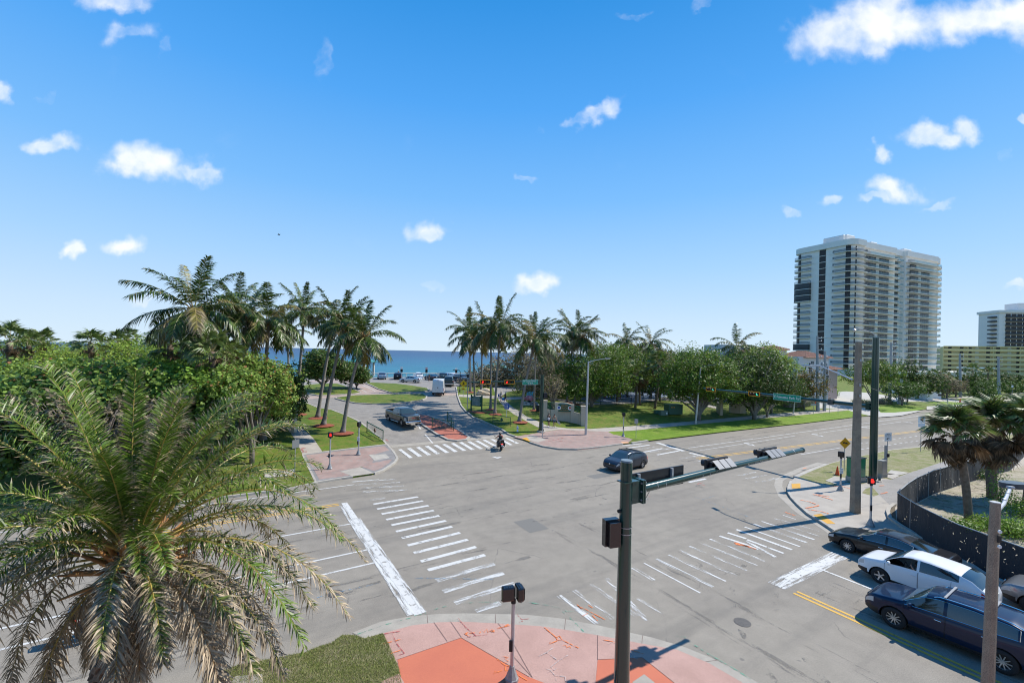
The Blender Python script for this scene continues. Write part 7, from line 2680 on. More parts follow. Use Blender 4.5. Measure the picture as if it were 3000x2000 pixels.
t=thing('entrance_panel','curved dark green entrance panel with a round bird emblem behind the big palm fronds','sign',at(790,1262),-.15)
MB().box((-.9,0,.9),(3.0,.12,1.5),bev=.03).build('panel',mat('entrance_panel_green',(.012,.10,.075),rough=.5),t)
o=MB().tube([(.05,-.07,1.05),(.05,-.10,1.05)],[.48,.48],20).build('round_emblem',M_WHT,t)
MB().tube([(.0,-.11,1.16),(.1,-.125,1.16)],[.22,.16],10).build('emblem_patch',mat('emblem_orange',(.8,.2,.03)),o)
MB().tube([(.08,-.11,.95),(.12,-.125,.95)],[.2,.14],10).build('emblem_patch',mat('emblem_blue',(.2,.5,.65)),o)
b=MB()
for z_ in(.45,.95,1.3):
 b.tube([(.7,0,z_),(2.3,.2,z_)],.025,4)
b.tube([(.7,0,1.3),(2.3,.2,.45)],.02,4)
b.tube([(.7,0,.45),(2.3,.2,1.3)],.02,4)
b.build('rail',M_BLK,t)
MB().box((2.45,.22,.85),(.45,.45,1.7),bev=.02).build('pier',mat('beige_stucco',(.50,.44,.34),(.46,.40,.31),2.,.9),t)
MB().box((2.45,.22,1.74),(.55,.55,.08),bev=.02).build('pier_cap',M_CURB,t)
mt=bpy.data.materials.new('torn_black_screen')
mt.use_nodes=True
n=NT(mt.node_tree)
out=n.add('ShaderNodeOutputMaterial')
uvn=n.add('ShaderNodeUVMap').outputs[0]
bs=n.add('ShaderNodeBsdfPrincipled',{'Base Color':(.02,.023,.028,1),'Roughness':.75})
st=n.vmath('MULTIPLY',uvn,(2.2,1.4,1)).outputs[0]
nz=n.noise(st,2.3,2,.5,1.6)
wv=n.noise(n.vmath('MULTIPLY',uvn,(1.5,.4,1)).outputs[0],1.5,3)
hole=n.math('GREATER_THAN',nz,.70)
bp=n.add('ShaderNodeBump',{'Strength':.8,'Distance':.08,'Height':wv})
n.link(bp.outputs[0],bs.inputs['Normal'])
tr=n.add('ShaderNodeBsdfTransparent')
mx=n.add('ShaderNodeMixShader',{0:hole,1:bs.outputs[0],2:tr.outputs[0]})
n.link(mx.outputs[0],out.inputs[0])
M_SCREEN=mt
pts=dense([Vector(Wp(12.5,100))]+fence_xy+[Vector(Wp(-30,32))],.35)
base=Vector((pts[8*3].x,pts[8*3].y,0))
corner=fence_xy[7]
base=Vector((corner.x,corner.y,LAWN))
t=thing('screened_fence','black windscreen fence with torn holes bending round the sandy corner lot','fence',base)
vs,fs,uvs=[],[],[]
dist=0
for i,p in enumerate(pts):
 if i:
  dist+=(p-pts[i-1]).length
 bow=.05*math.sin(dist*2.1)
 for k in range(5):
  z_=[.03,.45,.9,1.35,1.80-.03*abs(math.sin(dist*1.05))][k]
  vs.append((p.x-base.x,p.y-base.y+bow*math.sin(PI*k/4),z_))
 if i:
  for k in range(4):
   a_=(i-1)*5+k
   fs.append((a_,a_+5,a_+6,a_+1))
   d0_=dist-(p-pts[i-1]).length
   uvs+=[(d0_,k*.45),(dist,k*.45),(dist,k*.45+.45),(d0_,k*.45+.45)]
mesh_obj('screen',vs,fs,M_SCREEN,t,True,uvs)
b=MB()
b.tube([(p.x-base.x,p.y-base.y,1.82-.03*abs(math.sin(i*.36)))for i,p in enumerate(pts)],.026,6)
b.build('top_rail',M_GALV,t)
dist=0
last=-9
for i,p in enumerate(pts):
 if i:
  dist+=(p-pts[i-1]).length
 if dist-last>2.35:
  last=dist
  x_,y_=p.x-base.x,p.y-base.y
  MB().tube([(x_+.04,y_+.05,0),(x_+.04,y_+.05,1.86)],.03,8).build('post',M_GALV,t)
M_TWHITE=mat('tower_white_render',(.80,.765,.71),(.76,.725,.675),.2,.8)
M_TGLASS=mat('tower_dark_glass',(.015,.018,.022),rough=.15,spec=.3)
M_RAILD=mat('dark_balcony_rail',(.05,.055,.06),rough=.5)
mt=bpy.data.materials.new('pale_balcony_glass')
mt.use_nodes=True
n=NT(mt.node_tree)
out=n.add('ShaderNodeOutputMaterial')
bs=n.add('ShaderNodeBsdfPrincipled',{'Base Color':(.14,.22,.24,1),'Roughness':.1})
tr=n.add('ShaderNodeBsdfTransparent',{'Color':(.75,.9,.92,1)})
mx=n.add('ShaderNodeMixShader',{0:.62,1:bs.outputs[0],2:tr.outputs[0]})
n.link(mx.outputs[0],out.inputs[0])
M_BGLASS=mt
mt=bpy.data.materials.new('railing_bars_screen')
mt.use_nodes=True
n=NT(mt.node_tree)
out=n.add('ShaderNodeOutputMaterial')
bs=n.add('ShaderNodeBsdfPrincipled',{'Base Color':(.06,.065,.07,1),'Roughness':.5})
tr=n.add('ShaderNodeBsdfTransparent')
mx=n.add('ShaderNodeMixShader',{0:.5,1:bs.outputs[0],2:tr.outputs[0]})
n.link(mx.outputs[0],out.inputs[0])
M_BARS=mt
C0=Vector((150.5,197.5))
ax=Vector((.913,.407)).normalized()
zb_=2.0
FL=2.96
NF=21
ROOF=63.8
t=thing('apartment_tower','tall white apartment tower with rounded balconies in rows','building',(C0.x,C0.y,zb_),math.atan2(ax.y,ax.x))
LX,LY=83.0,25.8
Hh=ROOF-zb_
def outline(off=0.0):
 """plan with rounded corners and two shallow bays, as seen from above"""
 pts=[]
 rr=3.2+off
 def arc(cx,cy,a0,a1,r_):
  for k in range(7):
   a=R(a0+(a1-a0)*k/6)
   pts.append((cx+r_*math.cos(a),cy+r_*math.sin(a)))
 arc(3.2,3.2,180,270,rr)
 pts.append((9.0,-off))
 pts.append((9.6,1.6-off))
 pts.append((37,1.6-off))
 pts.append((37.6,3.4-off))
 pts.append((46,3.4-off))
 pts.append((46.6,1.8-off))
 pts.append((LX-7,1.8-off))
 pts.append((LX-6,3.0-off))
 arc(LX-3.2,6.2,270,360,rr)
 arc(LX-3.2,LY-3.2,0,90,rr)
 arc(3.2,LY-3.2,90,180,rr)
 return pts
MB().prism(outline(0),0,Hh-1.0).build('wall',M_TWHITE,t)
MB().prism(outline(.9),Hh-2.0,Hh+.6).build('parapet',M_TWHITE,t)
strips=MB()
for x,w_ in((38,7.5),):
 strips.box((x+w_/2+.0,3.3,Hh/2-1.4),(w_-4.2,.3,Hh-3.2))
strips.build('dark_glass_strip',M_TGLASS,t)
for x0,x1,y0,z1 in((4.5,11,5,3.6),(22,27,4,2.2),(30,36,5,1.8),(50,57,4,2.2),(66,70,4,1.6)):
 MB().box(((x0+x1)/2,y0+3,Hh+z1/2+.5),(x1-x0,6,z1),bev=.3).build('roof_room',M_TWHITE,t)
MB().box((7.5,10,Hh+2.2),(9,9,3.4),bev=.3).build('roof_room',M_TWHITE,t)
def wrap(p0,p1,out_,thick,z,hgt,mb):
 pass
front=[(9.6,36.8),(46.8,LX-7.4)]
win_me=bpy.data.meshes.new('window')
q=MB().box((0,0,0),(1.75,.16,2.35))
win_me.from_pydata(q.v,[],q.f)
win_me.materials.append(M_TGLASS)
dwin_me=bpy.data.meshes.new('window')
q=MB().box((0,0,0),(.12,2.2,2.9))
dwin_me.from_pydata(q.v,[],q.f)
dwin_me.materials.append(M_TGLASS)
def arcpts(cx,cy,r_,a0,a1,n_=7):
 return[(cx+r_*math.cos(R(a0+(a1-a0)*k/n_)),cy+r_*math.sin(R(a0+(a1-a0)*k/n_)))for k in range(n_+1)]
def strip_wall(pts,z0,z1,mb,th=.06):
 vs,fs=[],[]
 for(x,y)in pts:
  vs+=[(x,y,z0),(x,y,z1)]
 for i in range(len(pts)-1):
  fs.append((i*2,i*2+2,i*2+3,i*2+1))
 mb.add(vs,fs)
nwin=0
for k in range(NF):
 z=.6+k*FL
 if z>Hh-2.6:
  break
 sl=MB()
 for(a_,b_)in front:
  sl.box(((a_+b_)/2,.6,z),(b_-a_,2.2,.22))
 sl.box((42,2.6,z),(6.5,1.8,.2))
 c1=[(9.2,1.2)]+[(9.0,-1.4)]+arcpts(3.2,3.2,4.7,270,180)[0:]+[(-1.5,7.5),(0.2,7.5),(.2,3),(3.4,.2)]
 sl.prism(c1,z-.11,z+.11)
 c2=[(.2,17.6),(-1.5,17.6)]+arcpts(3.2,LY-3.2,4.7,180,90)+[(6,LY+1.5),(6,LY-.2),(.2,LY-3)]
 sl.prism(c2,z-.11,z+.11)
 c3=[(LX-7,2.0),(LX-6.5,.6),(LX-3.2,1.5)]+arcpts(LX-3.2,6.2,4.7,270,360)[1:]+[(LX+1.5,12),(LX-.2,12)]
 sl.prism(c3,z-.11,z+.11)
 sl.box((-.06,12.5,z),(.14,9,.1))
 sl.build('balcony_slab',M_TWHITE,t)
 rg=MB()
 for(a_,b_)in front:
  strip_wall([(a_+3.4,-.48),(b_,-.48)],z+.14,z+1.15,rg)
 strip_wall([(38.9,1.72),(45.2,1.72)],z+.14,z+1.15,rg)
 rg.build('glass_rail',M_BGLASS,t)
 for(a_,b_)in front:
  rd=MB()
  strip_wall([(a_,1.),(a_,-.48),(a_+3.4,-.48)],z+.14,z+1.15,rd)
  rd.build('bar_rail',M_BARS,t)
 rd=MB()
 strip_wall([(9.0,-.4),(9.0,-1.35)]+arcpts(3.2,3.2,4.62,270,180)+[(-1.42,7.5),(-.2,7.5)],z+.14,z+1.15,rd)
 rd.build('bar_rail',M_BARS,t)
 rd=MB()
 strip_wall([(-.2,17.6),(-1.42,17.6)]+arcpts(3.2,LY-3.2,4.62,180,110),z+.14,z+1.15,rd)
 rd.build('bar_rail',M_BARS,t)
 rd=MB()
 strip_wall([(LX-6.5,.66),(LX-3.2,1.55)]+arcpts(LX-3.2,6.2,4.62,270,360)[1:]+[(LX+1.42,12)],z+.14,z+1.15,rd)
 rd.build('bar_rail',M_BARS,t)
 tr_=MB()
 tr_.tube([(9.0,-.4,z+1.15),(9.0,-1.35,z+1.15)]+[(x,y,z+1.15)for x,y in arcpts(3.2,3.2,4.62,270,180)]+[(-1.42,7.5,z+1.15)],.04,4)
 tr_.tube([(-1.42,17.6,z+1.15)]+[(x,y,z+1.15)for x,y in arcpts(3.2,LY-3.2,4.62,180,110)],.04,4)
 tr_.build('handrail',M_RAILD,t)
 if k in(1,4,12,13)or k==14:
  sh=MB()
  strip_wall([(-.2,17.7),(-1.38,17.7)]+arcpts(3.2,LY-3.2,4.58,180,100),z+.12,z+FL-.12,sh)
  if k!=4:
   sh.build('shutter',M_RAILD,t)
  else:
   sh.build('shutter',M_RAILD,t)
 for(a_,b_)in front:
  xs_=[a_+4.6+i*2.05 for i in range(4)]+([a_+15.2+i*2.05 for i in range(4)]if True else[])
  for x in xs_:
   if x>b_-1.2:
    continue
   if nwin<299:
    o=link(bpy.data.objects.new('window',win_me),t)
    o.location=(x,1.58+(.2 if a_>40 else 0),z+1.3)
    nwin+=1
 ds=MB()
 ds.box((-.03,12.7,z+1.5),(.1,2.9,FL-.3))
 ds.build('side_glazing',M_TGLASS,t)
 ds=MB()
 strip_wall(arcpts(3.2,3.2,3.25,222,188),z+.2,z+FL-.15,ds)
 ds.build('corner_glazing',M_TGLASS,t)
 ds=MB()
 strip_wall(arcpts(3.2,3.2,3.25,272,256),z+.2,z+FL-.5,ds)
 strip_wall(arcpts(3.2,LY-3.2,3.25,176,148),z+.2,z+FL-.3,ds)
 ds.build('corner_glazing',M_TGLASS,t)
 ds=MB()
 strip_wall(arcpts(LX-3.2,6.2,3.25,285,330),z+.2,z+FL-.3,ds)
 ds.build('corner_glazing',M_TGLASS,t)
MB().prism([(-3,-4),(LX*.9,-7),(LX+26,-7),(LX+26,10),(-3,6)],0,3.4).build('podium',M_TWHITE,t)
MB().box((LX+18,-5,5.6),(22,7,.5)).build('canopy_roof',mat('pale_blue_roof',(.45,.62,.72),rough=.5),t)
for x in(LX+8,LX+14,LX+20,LX+27):
 MB().box((x,-7.8,4.4),(.4,.4,2.4)).build('canopy_post',M_TWHITE,t)
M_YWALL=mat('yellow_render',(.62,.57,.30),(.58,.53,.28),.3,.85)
pA,pB=GP(2765,1020,262),GP(3080,1020,240)
v=Vector((pB.x-pA.x,pB.y-pA.y))
zb_=1.5
H_=CAM_H+ray(2765,1014)[1]*262-zb_
t=thing('yellow_apartments','long low yellow apartment block with open galleries at the right edge','building',(pA.x,pA.y,zb_),math.atan2(v.y,v.x))
LXX=v.length
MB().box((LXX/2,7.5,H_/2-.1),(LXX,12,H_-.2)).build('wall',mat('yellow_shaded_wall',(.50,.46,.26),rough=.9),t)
nfl=7
fh=H_/nfl
for k in range(nfl+1):
 b=MB()
 b.box((LXX/2,.3,k*fh+(.55 if k<nfl else 0)),(LXX,.25,1.25 if k<nfl else.5))
 b.box((LXX/2,.9,k*fh-.05),(LXX,1.3,.18))
 b.build('gallery_parapet',M_YWALL,t)
wm=bpy.data.meshes.new('window')
q=MB().box((0,0,0),(1.5,.1,1.2))
wm.from_pydata(q.v,[],q.f)
wm.materials.append(M_TGLASS)
dm=bpy.data.meshes.new('door')
q=MB().box((0,0,0),(1.5,.1,2.0))
dm.from_pydata(q.v,[],q.f)
dm.materials.append(mat('gallery_door',(.55,.58,.5),rough=.6))
for k in range(nfl):
 for x in(3,8,11.5,19,23,31,36,39.5,47,51,58):
  if x<LXX-1:
   o=link(bpy.data.objects.new('window',wm),t)
   o.location=(x,1.45,k*fh+1.75)
 for x in(14.5,27.5,43,55):
  o=link(bpy.data.objects.new('door',dm),t)
  o.location=(x,1.45,k*fh+1.4)
b=MB()
for x in np.arange(0,LXX,10.5):
 b.box((x,.95,H_/2),(.3,1.0,H_-.3))
b.build('column',M_YWALL,t)
pA,pB=GP(2928,900,305),GP(3090,900,300)
v=Vector((pB.x-pA.x,pB.y-pA.y))
H_=CAM_H+ray(2900,914)[1]*305-2
t=thing('far_tower','distant white apartment tower with dark balcony bands behind the yellow block','building',(pA.x,pA.y,2),math.atan2(v.y,v.x))
MB().box((v.length/2,8,H_/2),(v.length,16,H_)).build('wall',M_TWHITE,t)
MB().box((v.length/2,8,H_+.6),(v.length+1.5,17.5,1.8)).build('parapet',M_TWHITE,t)
MB().box((v.length*.72,10,H_+4.2),(v.length*.5,10,5.6)).build('roof_room',M_TWHITE,t)
nfl=int(H_/2.9)
for k in range(1,nfl):
 z=H_-k*2.9
 MB().box((v.length/2+1.5,-.7,z-.2),(v.length-4,1.5,1.0)).build('balcony',M_RAILD,t)
 MB().box((v.length/2+1.5,-.02,z+1.15),(v.length-4,.12,1.5)).build('window_band',M_TGLASS,t)
 MB().box((-1.0,4,z-.2),(2.0,5,.9)).build('balcony',M_RAILD,t)
b=MB()
for x in np.arange(3.5,v.length,3.4):
 b.box((x,-.1,H_/2),(.35,.2,H_-1))
b.build('pilaster',M_TWHITE,t)
M_STUC=mat('white_stucco',(.66,.64,.62),(.60,.58,.56),.8,.85)
M_TILE=mat('terracotta_roof_tile',(.42,.22,.15),(.33,.17,.12),3.,.8)
def hip(parent,x0,x1,y0,y1,z,rise,m,ov=.5,tiles=True):
 x0-=ov
 x1+=ov
 y0-=ov
 y1+=ov
 k=min(x1-x0,y1-y0)/2
 vs=[(x0,y0,z),(x1,y0,z),(x1,y1,z),(x0,y1,z)]
 if x1-x0>y1-y0:
  r=[(x0+k,(y0+y1)/2,z+rise),(x1-k,(y0+y1)/2,z+rise)]
  fs=[(0,1,5,4),(1,2,5),(2,3,4,5),(3,0,4)]
 else:
  r=[((x0+x1)/2,y0+k,z+rise),((x0+x1)/2,y1-k,z+rise)]
  fs=[(0,1,4),(1,2,5,4),(2,3,5),(3,0,4,5)]
 vs+=r
 fs.append((3,2,1,0))
 o=MB().add(vs,fs).build('roof',m,parent)
 if tiles:
  b=MB()
  for(axis,lo,hi,e,sg)in(('x',x0,x1,y0,1),('x',x0,x1,y1,-1),('y',y0,y1,x0,1),('y',y0,y1,x1,-1)):
   q=lo+.22
   while q<hi:
    d=min(q-lo,hi-q,k)
    if axis=='x':
     b.tube([(q,e,z+.03),(q,e+sg*d,z+.03+rise*d/k)],.085,5)
    else:
     b.tube([(e,q,z+.03),(e+sg*d,q,z+.03+rise*d/k)],.085,5)
    q+=.42
  s_=b.build('roof_tiles',m,o)
  s_['kind']='stuff'
 b=MB()
 for(p,q)in((vs[0],vs[1]),(vs[1],vs[2]),(vs[2],vs[3]),(vs[3],vs[0])):
  b.tube([Vector(p)-Vector((0,0,.08)),Vector(q)-Vector((0,0,.08))],.1,4)
 b.build('eaves',m,o)
 return o
Yh=92.0
q0=GP(2332,1170,Yh)
bz=h(q0.x,q0.y)+LAWN
t=thing('tiled_tower_house','white stucco house with two square towers and red tiled hipped roofs','building',(q0.x,q0.y,bz),.22)
s_=Yh/F_PX
def hh(v,u=2400):
 return topz(u,v,Yh)-bz
w_main=(2440-2325)*s_
zt1=hh(1046)
MB().box((w_main*.52,4,zt1/2),(w_main*.95,8,zt1)).build('wall',M_STUC,t)
hip(t,w_main*.26,w_main*.995,0,8,zt1,1.25,M_TILE)
zt2=hh(1022,2340)
MB().box((w_main*.10,7.5,zt2/2),(4.0,4.0,zt2)).build('wall',M_STUC,t)
hip(t,w_main*.10-2,w_main*.10+2,5.5,9.5,zt2,.9,M_TILE,.45)
MB().box((-6.5,12,hh(1010,2270)/2),(9,6,hh(1010,2270))).build('wall',M_STUC,t)
hip(t,-6,1.0,8,13,hh(1030,2300),.9,M_TILE)
hip(t,w_main+.2,w_main+5.5,2,7,hh(1080),.8,M_TILE)
MB().box((w_main+2.6,4.5,hh(1080)/2),(4.8,4.2,hh(1080))).build('wall',mat('rosy_stucco',(.55,.46,.42),rough=.85),t)
MB().box((w_main+.9,2.3,1.6),(1.9,.12,3.2)).build('red_door',mat('dark_red_door',(.30,.03,.04),rough=.5),t)
MB().box((w_main+3.4,2.32,1.5),(2.4,.1,3.0)).build('pink_wall_panel',mat('pale_pink_render',(.58,.45,.42),rough=.85),t)
b=MB()
for(x,z,ww,hhh)in((w_main*.90,hh(1066),.5,.55),(w_main*.90,hh(1086),.95,1.6),(w_main*.90,hh(1124),1.1,1.9),(w_main*.48,hh(1063),.7,.5),(w_main*.42,hh(1085),.6,1.2)):
 o=MB().box((x,-.03,z),(ww,.1,hhh)).build('window',M_TGLASS,t)
 MB().box((x,-.10,z),(.05,.04,hhh)).build('glazing_bar',M_STUC,o)
 MB().box((x,-.10,z),(ww,.04,.05)).build('glazing_bar',M_STUC,o)
 MB().box((x,-.08,z-hhh/2-.06),(ww+.2,.14,.1)).build('sill',M_STUC,o)
q=MB()
for k,w__ in enumerate((1.5,1.8,1.2)):
 x=w_main*.90-w__/2
 while x<w_main*.90+w__/2:
  q.box((x+.06,-.03,hh(1105)+.28-k*.3),(.13,.05,.18))
  x+=.2
q.build('lettering',M_BLK,t)
MB().box((w_main*.90,-.05,hh(1098)),(.34,.06,.34),bev=.0).build('wall_emblem',mat('emblem_grey',(.4,.4,.42)),t)
c_=Wp(-15.0,-26)  # building added out of view so that cars and poles reflect something darker
t=thing('added_reflection_building','added unseen beige building behind the camera, giving cars and poles something darker to reflect','building',(c_[0],c_[1],.0),math.atan2(DY,DX))
M_CB=mat('added_building_render',(.34,.30,.26),(.30,.27,.23),.5,.9)
MB().box((0,-13.2,9.5),(70,24,19)).build('wall',M_CB,t)
for k in range(6):
 z=1.0+3.1*k
 if abs(z+.1-8.4)<1.6:
  pass
 for x in range(-32,34,5):
  o=MB().box((x,-1.18,z+1.5),(3.0,.1,2.1)).build('window',M_TGLASS,t)
 MB().box((0,-1.1,z-.05),(70,.5,.25)).build('cornice',M_STUC,t)
M_GRNROOF=mat('green_metal_roof',(.045,.20,.17),(.06,.24,.20),1.,.4,coat=.3)
M_PAV=mat('pavilion_trim',(.55,.52,.46),rough=.8)
def pavilion(u,v,ut,vt,wpx,label,Y=None,dep=6.0,n_=3,name='beach_pavilion'):
 base=G(u,v,LAWN)
 s_=base.y/F_PX
 w_=wpx*s_
 He=topz(u,vt+9,base.y)-base.z
 Ht=topz(u,vt,base.y)-base.z
 t=thing(name,label,'pavilion',base,-.1,'green roofed beach shelters')
 x0,x1,y0,y1=-w_/2,w_/2,0,dep
 hip(t,x0,x1,y0,y1,He,Ht-He+.4,M_GRNROOF,.4,False)
 b=MB()
 k=0
 x=x0
 while x<x1:
  d=min(x-x0+.4,x1-x+.4,dep/2)
  b.tube([(x,y0-.4,He+.04),(x,y0-.4+d,He+.04+(Ht-He+.4)*d/(dep/2+.4))],.035,4)
  x+=.5
 s2=b.build('roof_seam',M_GRNROOF,t)
 MB().box((0,.1,He-.28),(w_,.15,.4)).build('fascia',M_PAV,t)
 MB().box((0,.18,He-.62),(w_*.9,.06,.4)).build('lattice',M_DGREEN2,t)
 for i in range(n_):
  for y in(.3,dep-.3):
   MB().box((x0+.4+(w_-.8)*i/(n_-1),y,He/2),(.42,.42,He-.02)).build('column',M_PAV,t)
 return t
pavilion(1450,1115,1450,1068,66,'beach pavilion with green metal roof and beige columns behind the flagpole')
pavilion(1046,1103,1046,1050,52,'green roofed shelter beside the car park, behind the hanging palm fronds',n_=2)
t=thing('flagpole','white flagpole with a small flag in front of the beach pavilion','flagpole',G(1449,1124,LAWN))
b0=Vector(t.location)
Hf=topz(1452,1000,b0.y)-b0.z
MB().tube([(0,0,0),(0,0,Hf)],[.07,.035],8).build('pole',M_WHT,t)
fz=topz(1460,1056,b0.y)-b0.z
vs,fs=[],[]
for i in range(9):
 for j in range(5):
  x=.05+1.35*i/8
  vs.append((x,.12*math.sin(i*.9)-.05*j,fz+.75-.2*j-.5*(i/8)**1.5))
for i in range(8):
 for j in range(4):
  a=i*5+j
  fs.append((a,a+5,a+6,a+1))
o=mesh_obj('flag',vs,fs,M_WHT,t,True)
o.data.materials.append(mat('flag_blue',(.08,.25,.55)))
o.data.materials.append(mat('flag_green',(.05,.35,.2)))
for i,p in enumerate(o.data.polygons):
 j=i%4
 p.material_index=2 if j==3 else(1 if(i//4)<3 and j<2 else 0)
ER=111.3
base=Vector((*Wp(ER,0),h(*Wp(ER,0))))
t=thing('sea_railing','pale topped railing along the seaward edge of the car park','railing',base)
top_=MB()
pts=[Wp(ER,S)for S in np.arange(-16,66,2.4)]
lp=[Vector((x-base.x,y-base.y,h(x,y)-base.z))for x,y in pts]
top_.tube([p+Vector((0,0,1.12))for p in lp],.07,4)
top_.build('top_rail',mat('weathered_rail_wood',(.42,.40,.37),rough=.8),t)
for z_ in(.25,.9):
 m_=MB()
 m_.tube([p+Vector((0,0,z_))for p in lp],.025,4)
 m_.build('lower_rail',M_GALV,t)
for p in lp:
 MB().box((p.x,p.y,p.z+.55),(.13,.13,1.1)).build('post',M_PAV,t)
for i in range(len(lp)-1):
 b=MB()
 for k in range(1,10):
  q=lp[i].lerp(lp[i+1],k/10)
  b.tube([q+Vector((0,0,.25)),q+Vector((0,0,.9))],.012,3)
 b.build('mesh_infill',M_GALV,t)
a,b1=G(1352,1116),G(1442,1117)
t=thing('boardwalk_screen','pale grey slatted boardwalk screen behind the dark parked cars','screen',a,math.atan2((b1-a).y,(b1-a).x))
w_=(b1-a).length
for k in range(int(w_/.9)):
 MB().box((k*.9+.45,0,.62),(.82,.08,1.15)).build('panel',M_PAV,t)
MB().box((w_/2,0,1.24),(w_,.16,.1)).build('top_rail',M_PAV,t)
M_BEIGE=mat('beige_entrance_stucco',(.50,.44,.345),(.46,.40,.31),1.2,.9,world=True)
M_PANELG=mat('sign_panel_green',(.010,.085,.062),rough=.5)
def seg_wall(parent,a,b_,h0,h1,th,m,name='wall',base=Vector()):
 a,b_=Vector(a)-base,Vector(b_)-base
 d=(b_-a)
 d.z=0
 d.normalize()
 nn_=Vector((-d.y,d.x,0))*th/2
 vs=[a-nn_,b_-nn_,b_+nn_,a+nn_]
 vs=[(p.x,p.y,p.z-.1)for p in vs]+[(vs[0].x,vs[0].y,a.z+h0),(vs[1].x,vs[1].y,b_.z+h1),(vs[2].x,vs[2].y,b_.z+h1),(vs[3].x,vs[3].y,a.z+h0)]
 return MB().add(vs,[(3,2,1,0),(4,5,6,7),(0,1,5,4),(1,2,6,5),(2,3,7,6),(3,0,4,7)]).build(name,m,parent)
W0,W2_,W3_,W5=at(1595,1229),at(1629,1231),at(1676,1237),at(1708,1246)
base=W0.copy()
t=thing('entrance_wall','curved beige entrance wall with a green name panel and two end piers','wall',base)
k_=(W0.z+CAM_H)*0
c1_,c2_=at(1612,1231),at(1694,1241)
seg_wall(t,W0,c1_,1.45,1.42,.3,M_BEIGE,base=base)
seg_wall(t,c1_,W2_,1.42,1.42,.302,M_BEIGE,base=base)
seg_wall(t,W3_,c2_,1.42,1.42,.30,M_BEIGE,base=base)
seg_wall(t,c2_,W5,1.42,1.45,.302,M_BEIGE,base=base)
mid=(W2_+W3_)/2
mid.z=(W2_.z+W3_.z)/2
dW=(W3_-W2_)
dW.z=0
dl=dW.length
dn=dW.normalized()
nb=Vector((-dn.y,dn.x,0))
prev=W2_
for i in range(1,7):
 f=i/6
 p=W2_.lerp(W3_,f)+nb*(.25*math.sin(PI*f))
 f0=(i-1)/6
 seg_wall(t,prev,p,2.32+.14*math.sin(PI*f0),2.32+.14*math.sin(PI*f),.34,M_BEIGE,'centre_wall',base=base)
 prev=p
for P in(W0,W5):
 q=P-base
 MB().box((q.x,q.y,q.z+1.2),(.62,.62,2.5)).build('pier',M_BEIGE,t)
 MB().box((q.x,q.y,q.z+2.5),(.74,.74,.12),bev=.03).build('pier_cap',M_BEIGE,t)
for P in(W2_,W3_):
 q=P-base
 MB().box((q.x,q.y,q.z+1.18),(.42,.46,2.38)).build('pier',M_BEIGE,t)
rot=math.atan2(dn.y,dn.x)
c=(W2_+W3_)/2-base
po=MB().box((0,0,0),(dl-.5,.06,.98)).build('name_panel',M_PANELG,t)
po.location=(c.x-nb.x*.18,c.y-nb.y*.18,c.z+1.80)
po.rotation_euler=(0,0,rot)
M_ORL=mat('orange_lettering',(.75,.33,.08),rough=.5)
for k,s_ in enumerate(('SOUTH','BEACH','PAVILION')):
 text(po,s_,.25,(0,-.035,.28-.28*k),(PI/2,0,0),M_ORL)
for x_,cols in((-.62,(.08,.12,.35)),(.62,(.5,.12,.08))):
 e=MB().tube([(x_*dl*.55,-.03,0),(x_*dl*.55,-.05,0)],[.27,.27],20).build('round_emblem',M_WHT,po)
 MB().tube([(x_*dl*.55,-.05,.03),(x_*dl*.55,-.06,.03)],[.17,.15],9).build('emblem_patch',mat('patch%d'%int(cols[0]*100),cols),e)
def trellis(parent,a,b_,z0,z1,base,n_=3):
 a,b_=Vector(a)-base,Vector(b_)-base
 for(p,q)in((a+Vector((0,0,z0)),b_+Vector((0,0,z0))),(a+Vector((0,0,z1)),b_+Vector((0,0,z1)))):
  MB().tube([p,q],.045,4).build('trellis_rail',M_DGREEN2,parent)
 for k in range(n_):
  p,q=a.lerp(b_,k/n_),a.lerp(b_,(k+1)/n_)
  MB().tube([p+Vector((0,0,z0)),q+Vector((0,0,z1))],.03,4).build('trellis_bar',M_DGREEN2,parent)
  MB().tube([p+Vector((0,0,z1)),q+Vector((0,0,z0))],.03,4).build('trellis_bar',M_DGREEN2,parent)
  MB().tube([q+Vector((0,0,z0)),q+Vector((0,0,z1))],.03,4).build('trellis_bar',M_DGREEN2,parent)
trellis(t,W0,W2_,1.5,2.3,base,2)
trellis(t,W3_,W5,1.5,2.3,base,2)
a,b1=at(2101,1207),at(2112,1216)
t=thing('entrance_wall','small narrow beige wall with one pier at the playground path, left of its twin','wall',a)
seg_wall(t,a,b1,1.7,1.7,.3,M_BEIGE,base=a)
q=b1-a
MB().box((q.x,q.y,q.z+1.5),(.42,.42,3.0)).build('pier',M_BEIGE,t)
MB().box((q.x,q.y,q.z+3.02),(.56,.56,.1)).build('pier_cap',M_BEIGE,t)
a,b1=at(2142,1208),at(2184,1210)
t=thing('entrance_wall','beige wall with tall left pier and green trellis at the playground path, right of its twin','wall',a)
m1=a.lerp(b1,.5)+Vector((0,-.25,0))
seg_wall(t,a,m1,1.6,1.6,.3,M_BEIGE,base=a)
seg_wall(t,m1,b1,1.6,1.6,.302,M_BEIGE,base=a)
MB().box((0,0,1.28),(.5,.5,2.75)).build('pier',M_BEIGE,t)
trellis(t,a,b1,1.7,2.5,a,4)
M_TRG=mat('transformer_green',(.045,.12,.085),rough=.5)
t=thing('transformer_box','large green transformer box with orange warning labels on the park lawn','cabinet',at(1972,1212),.2)
MB().box((0,0,.72),(2.35,1.5,1.42),bev=.04).build('body',M_TRG,t)
MB().box((0,0,1.47),(2.45,1.6,.08),bev=.02).build('lid',M_TRG,t)
for x in(-.7,-.3):
 MB().box((x,-.77,1.1),(.22,.02,.12)).build('warning_label',M_ORB,t)
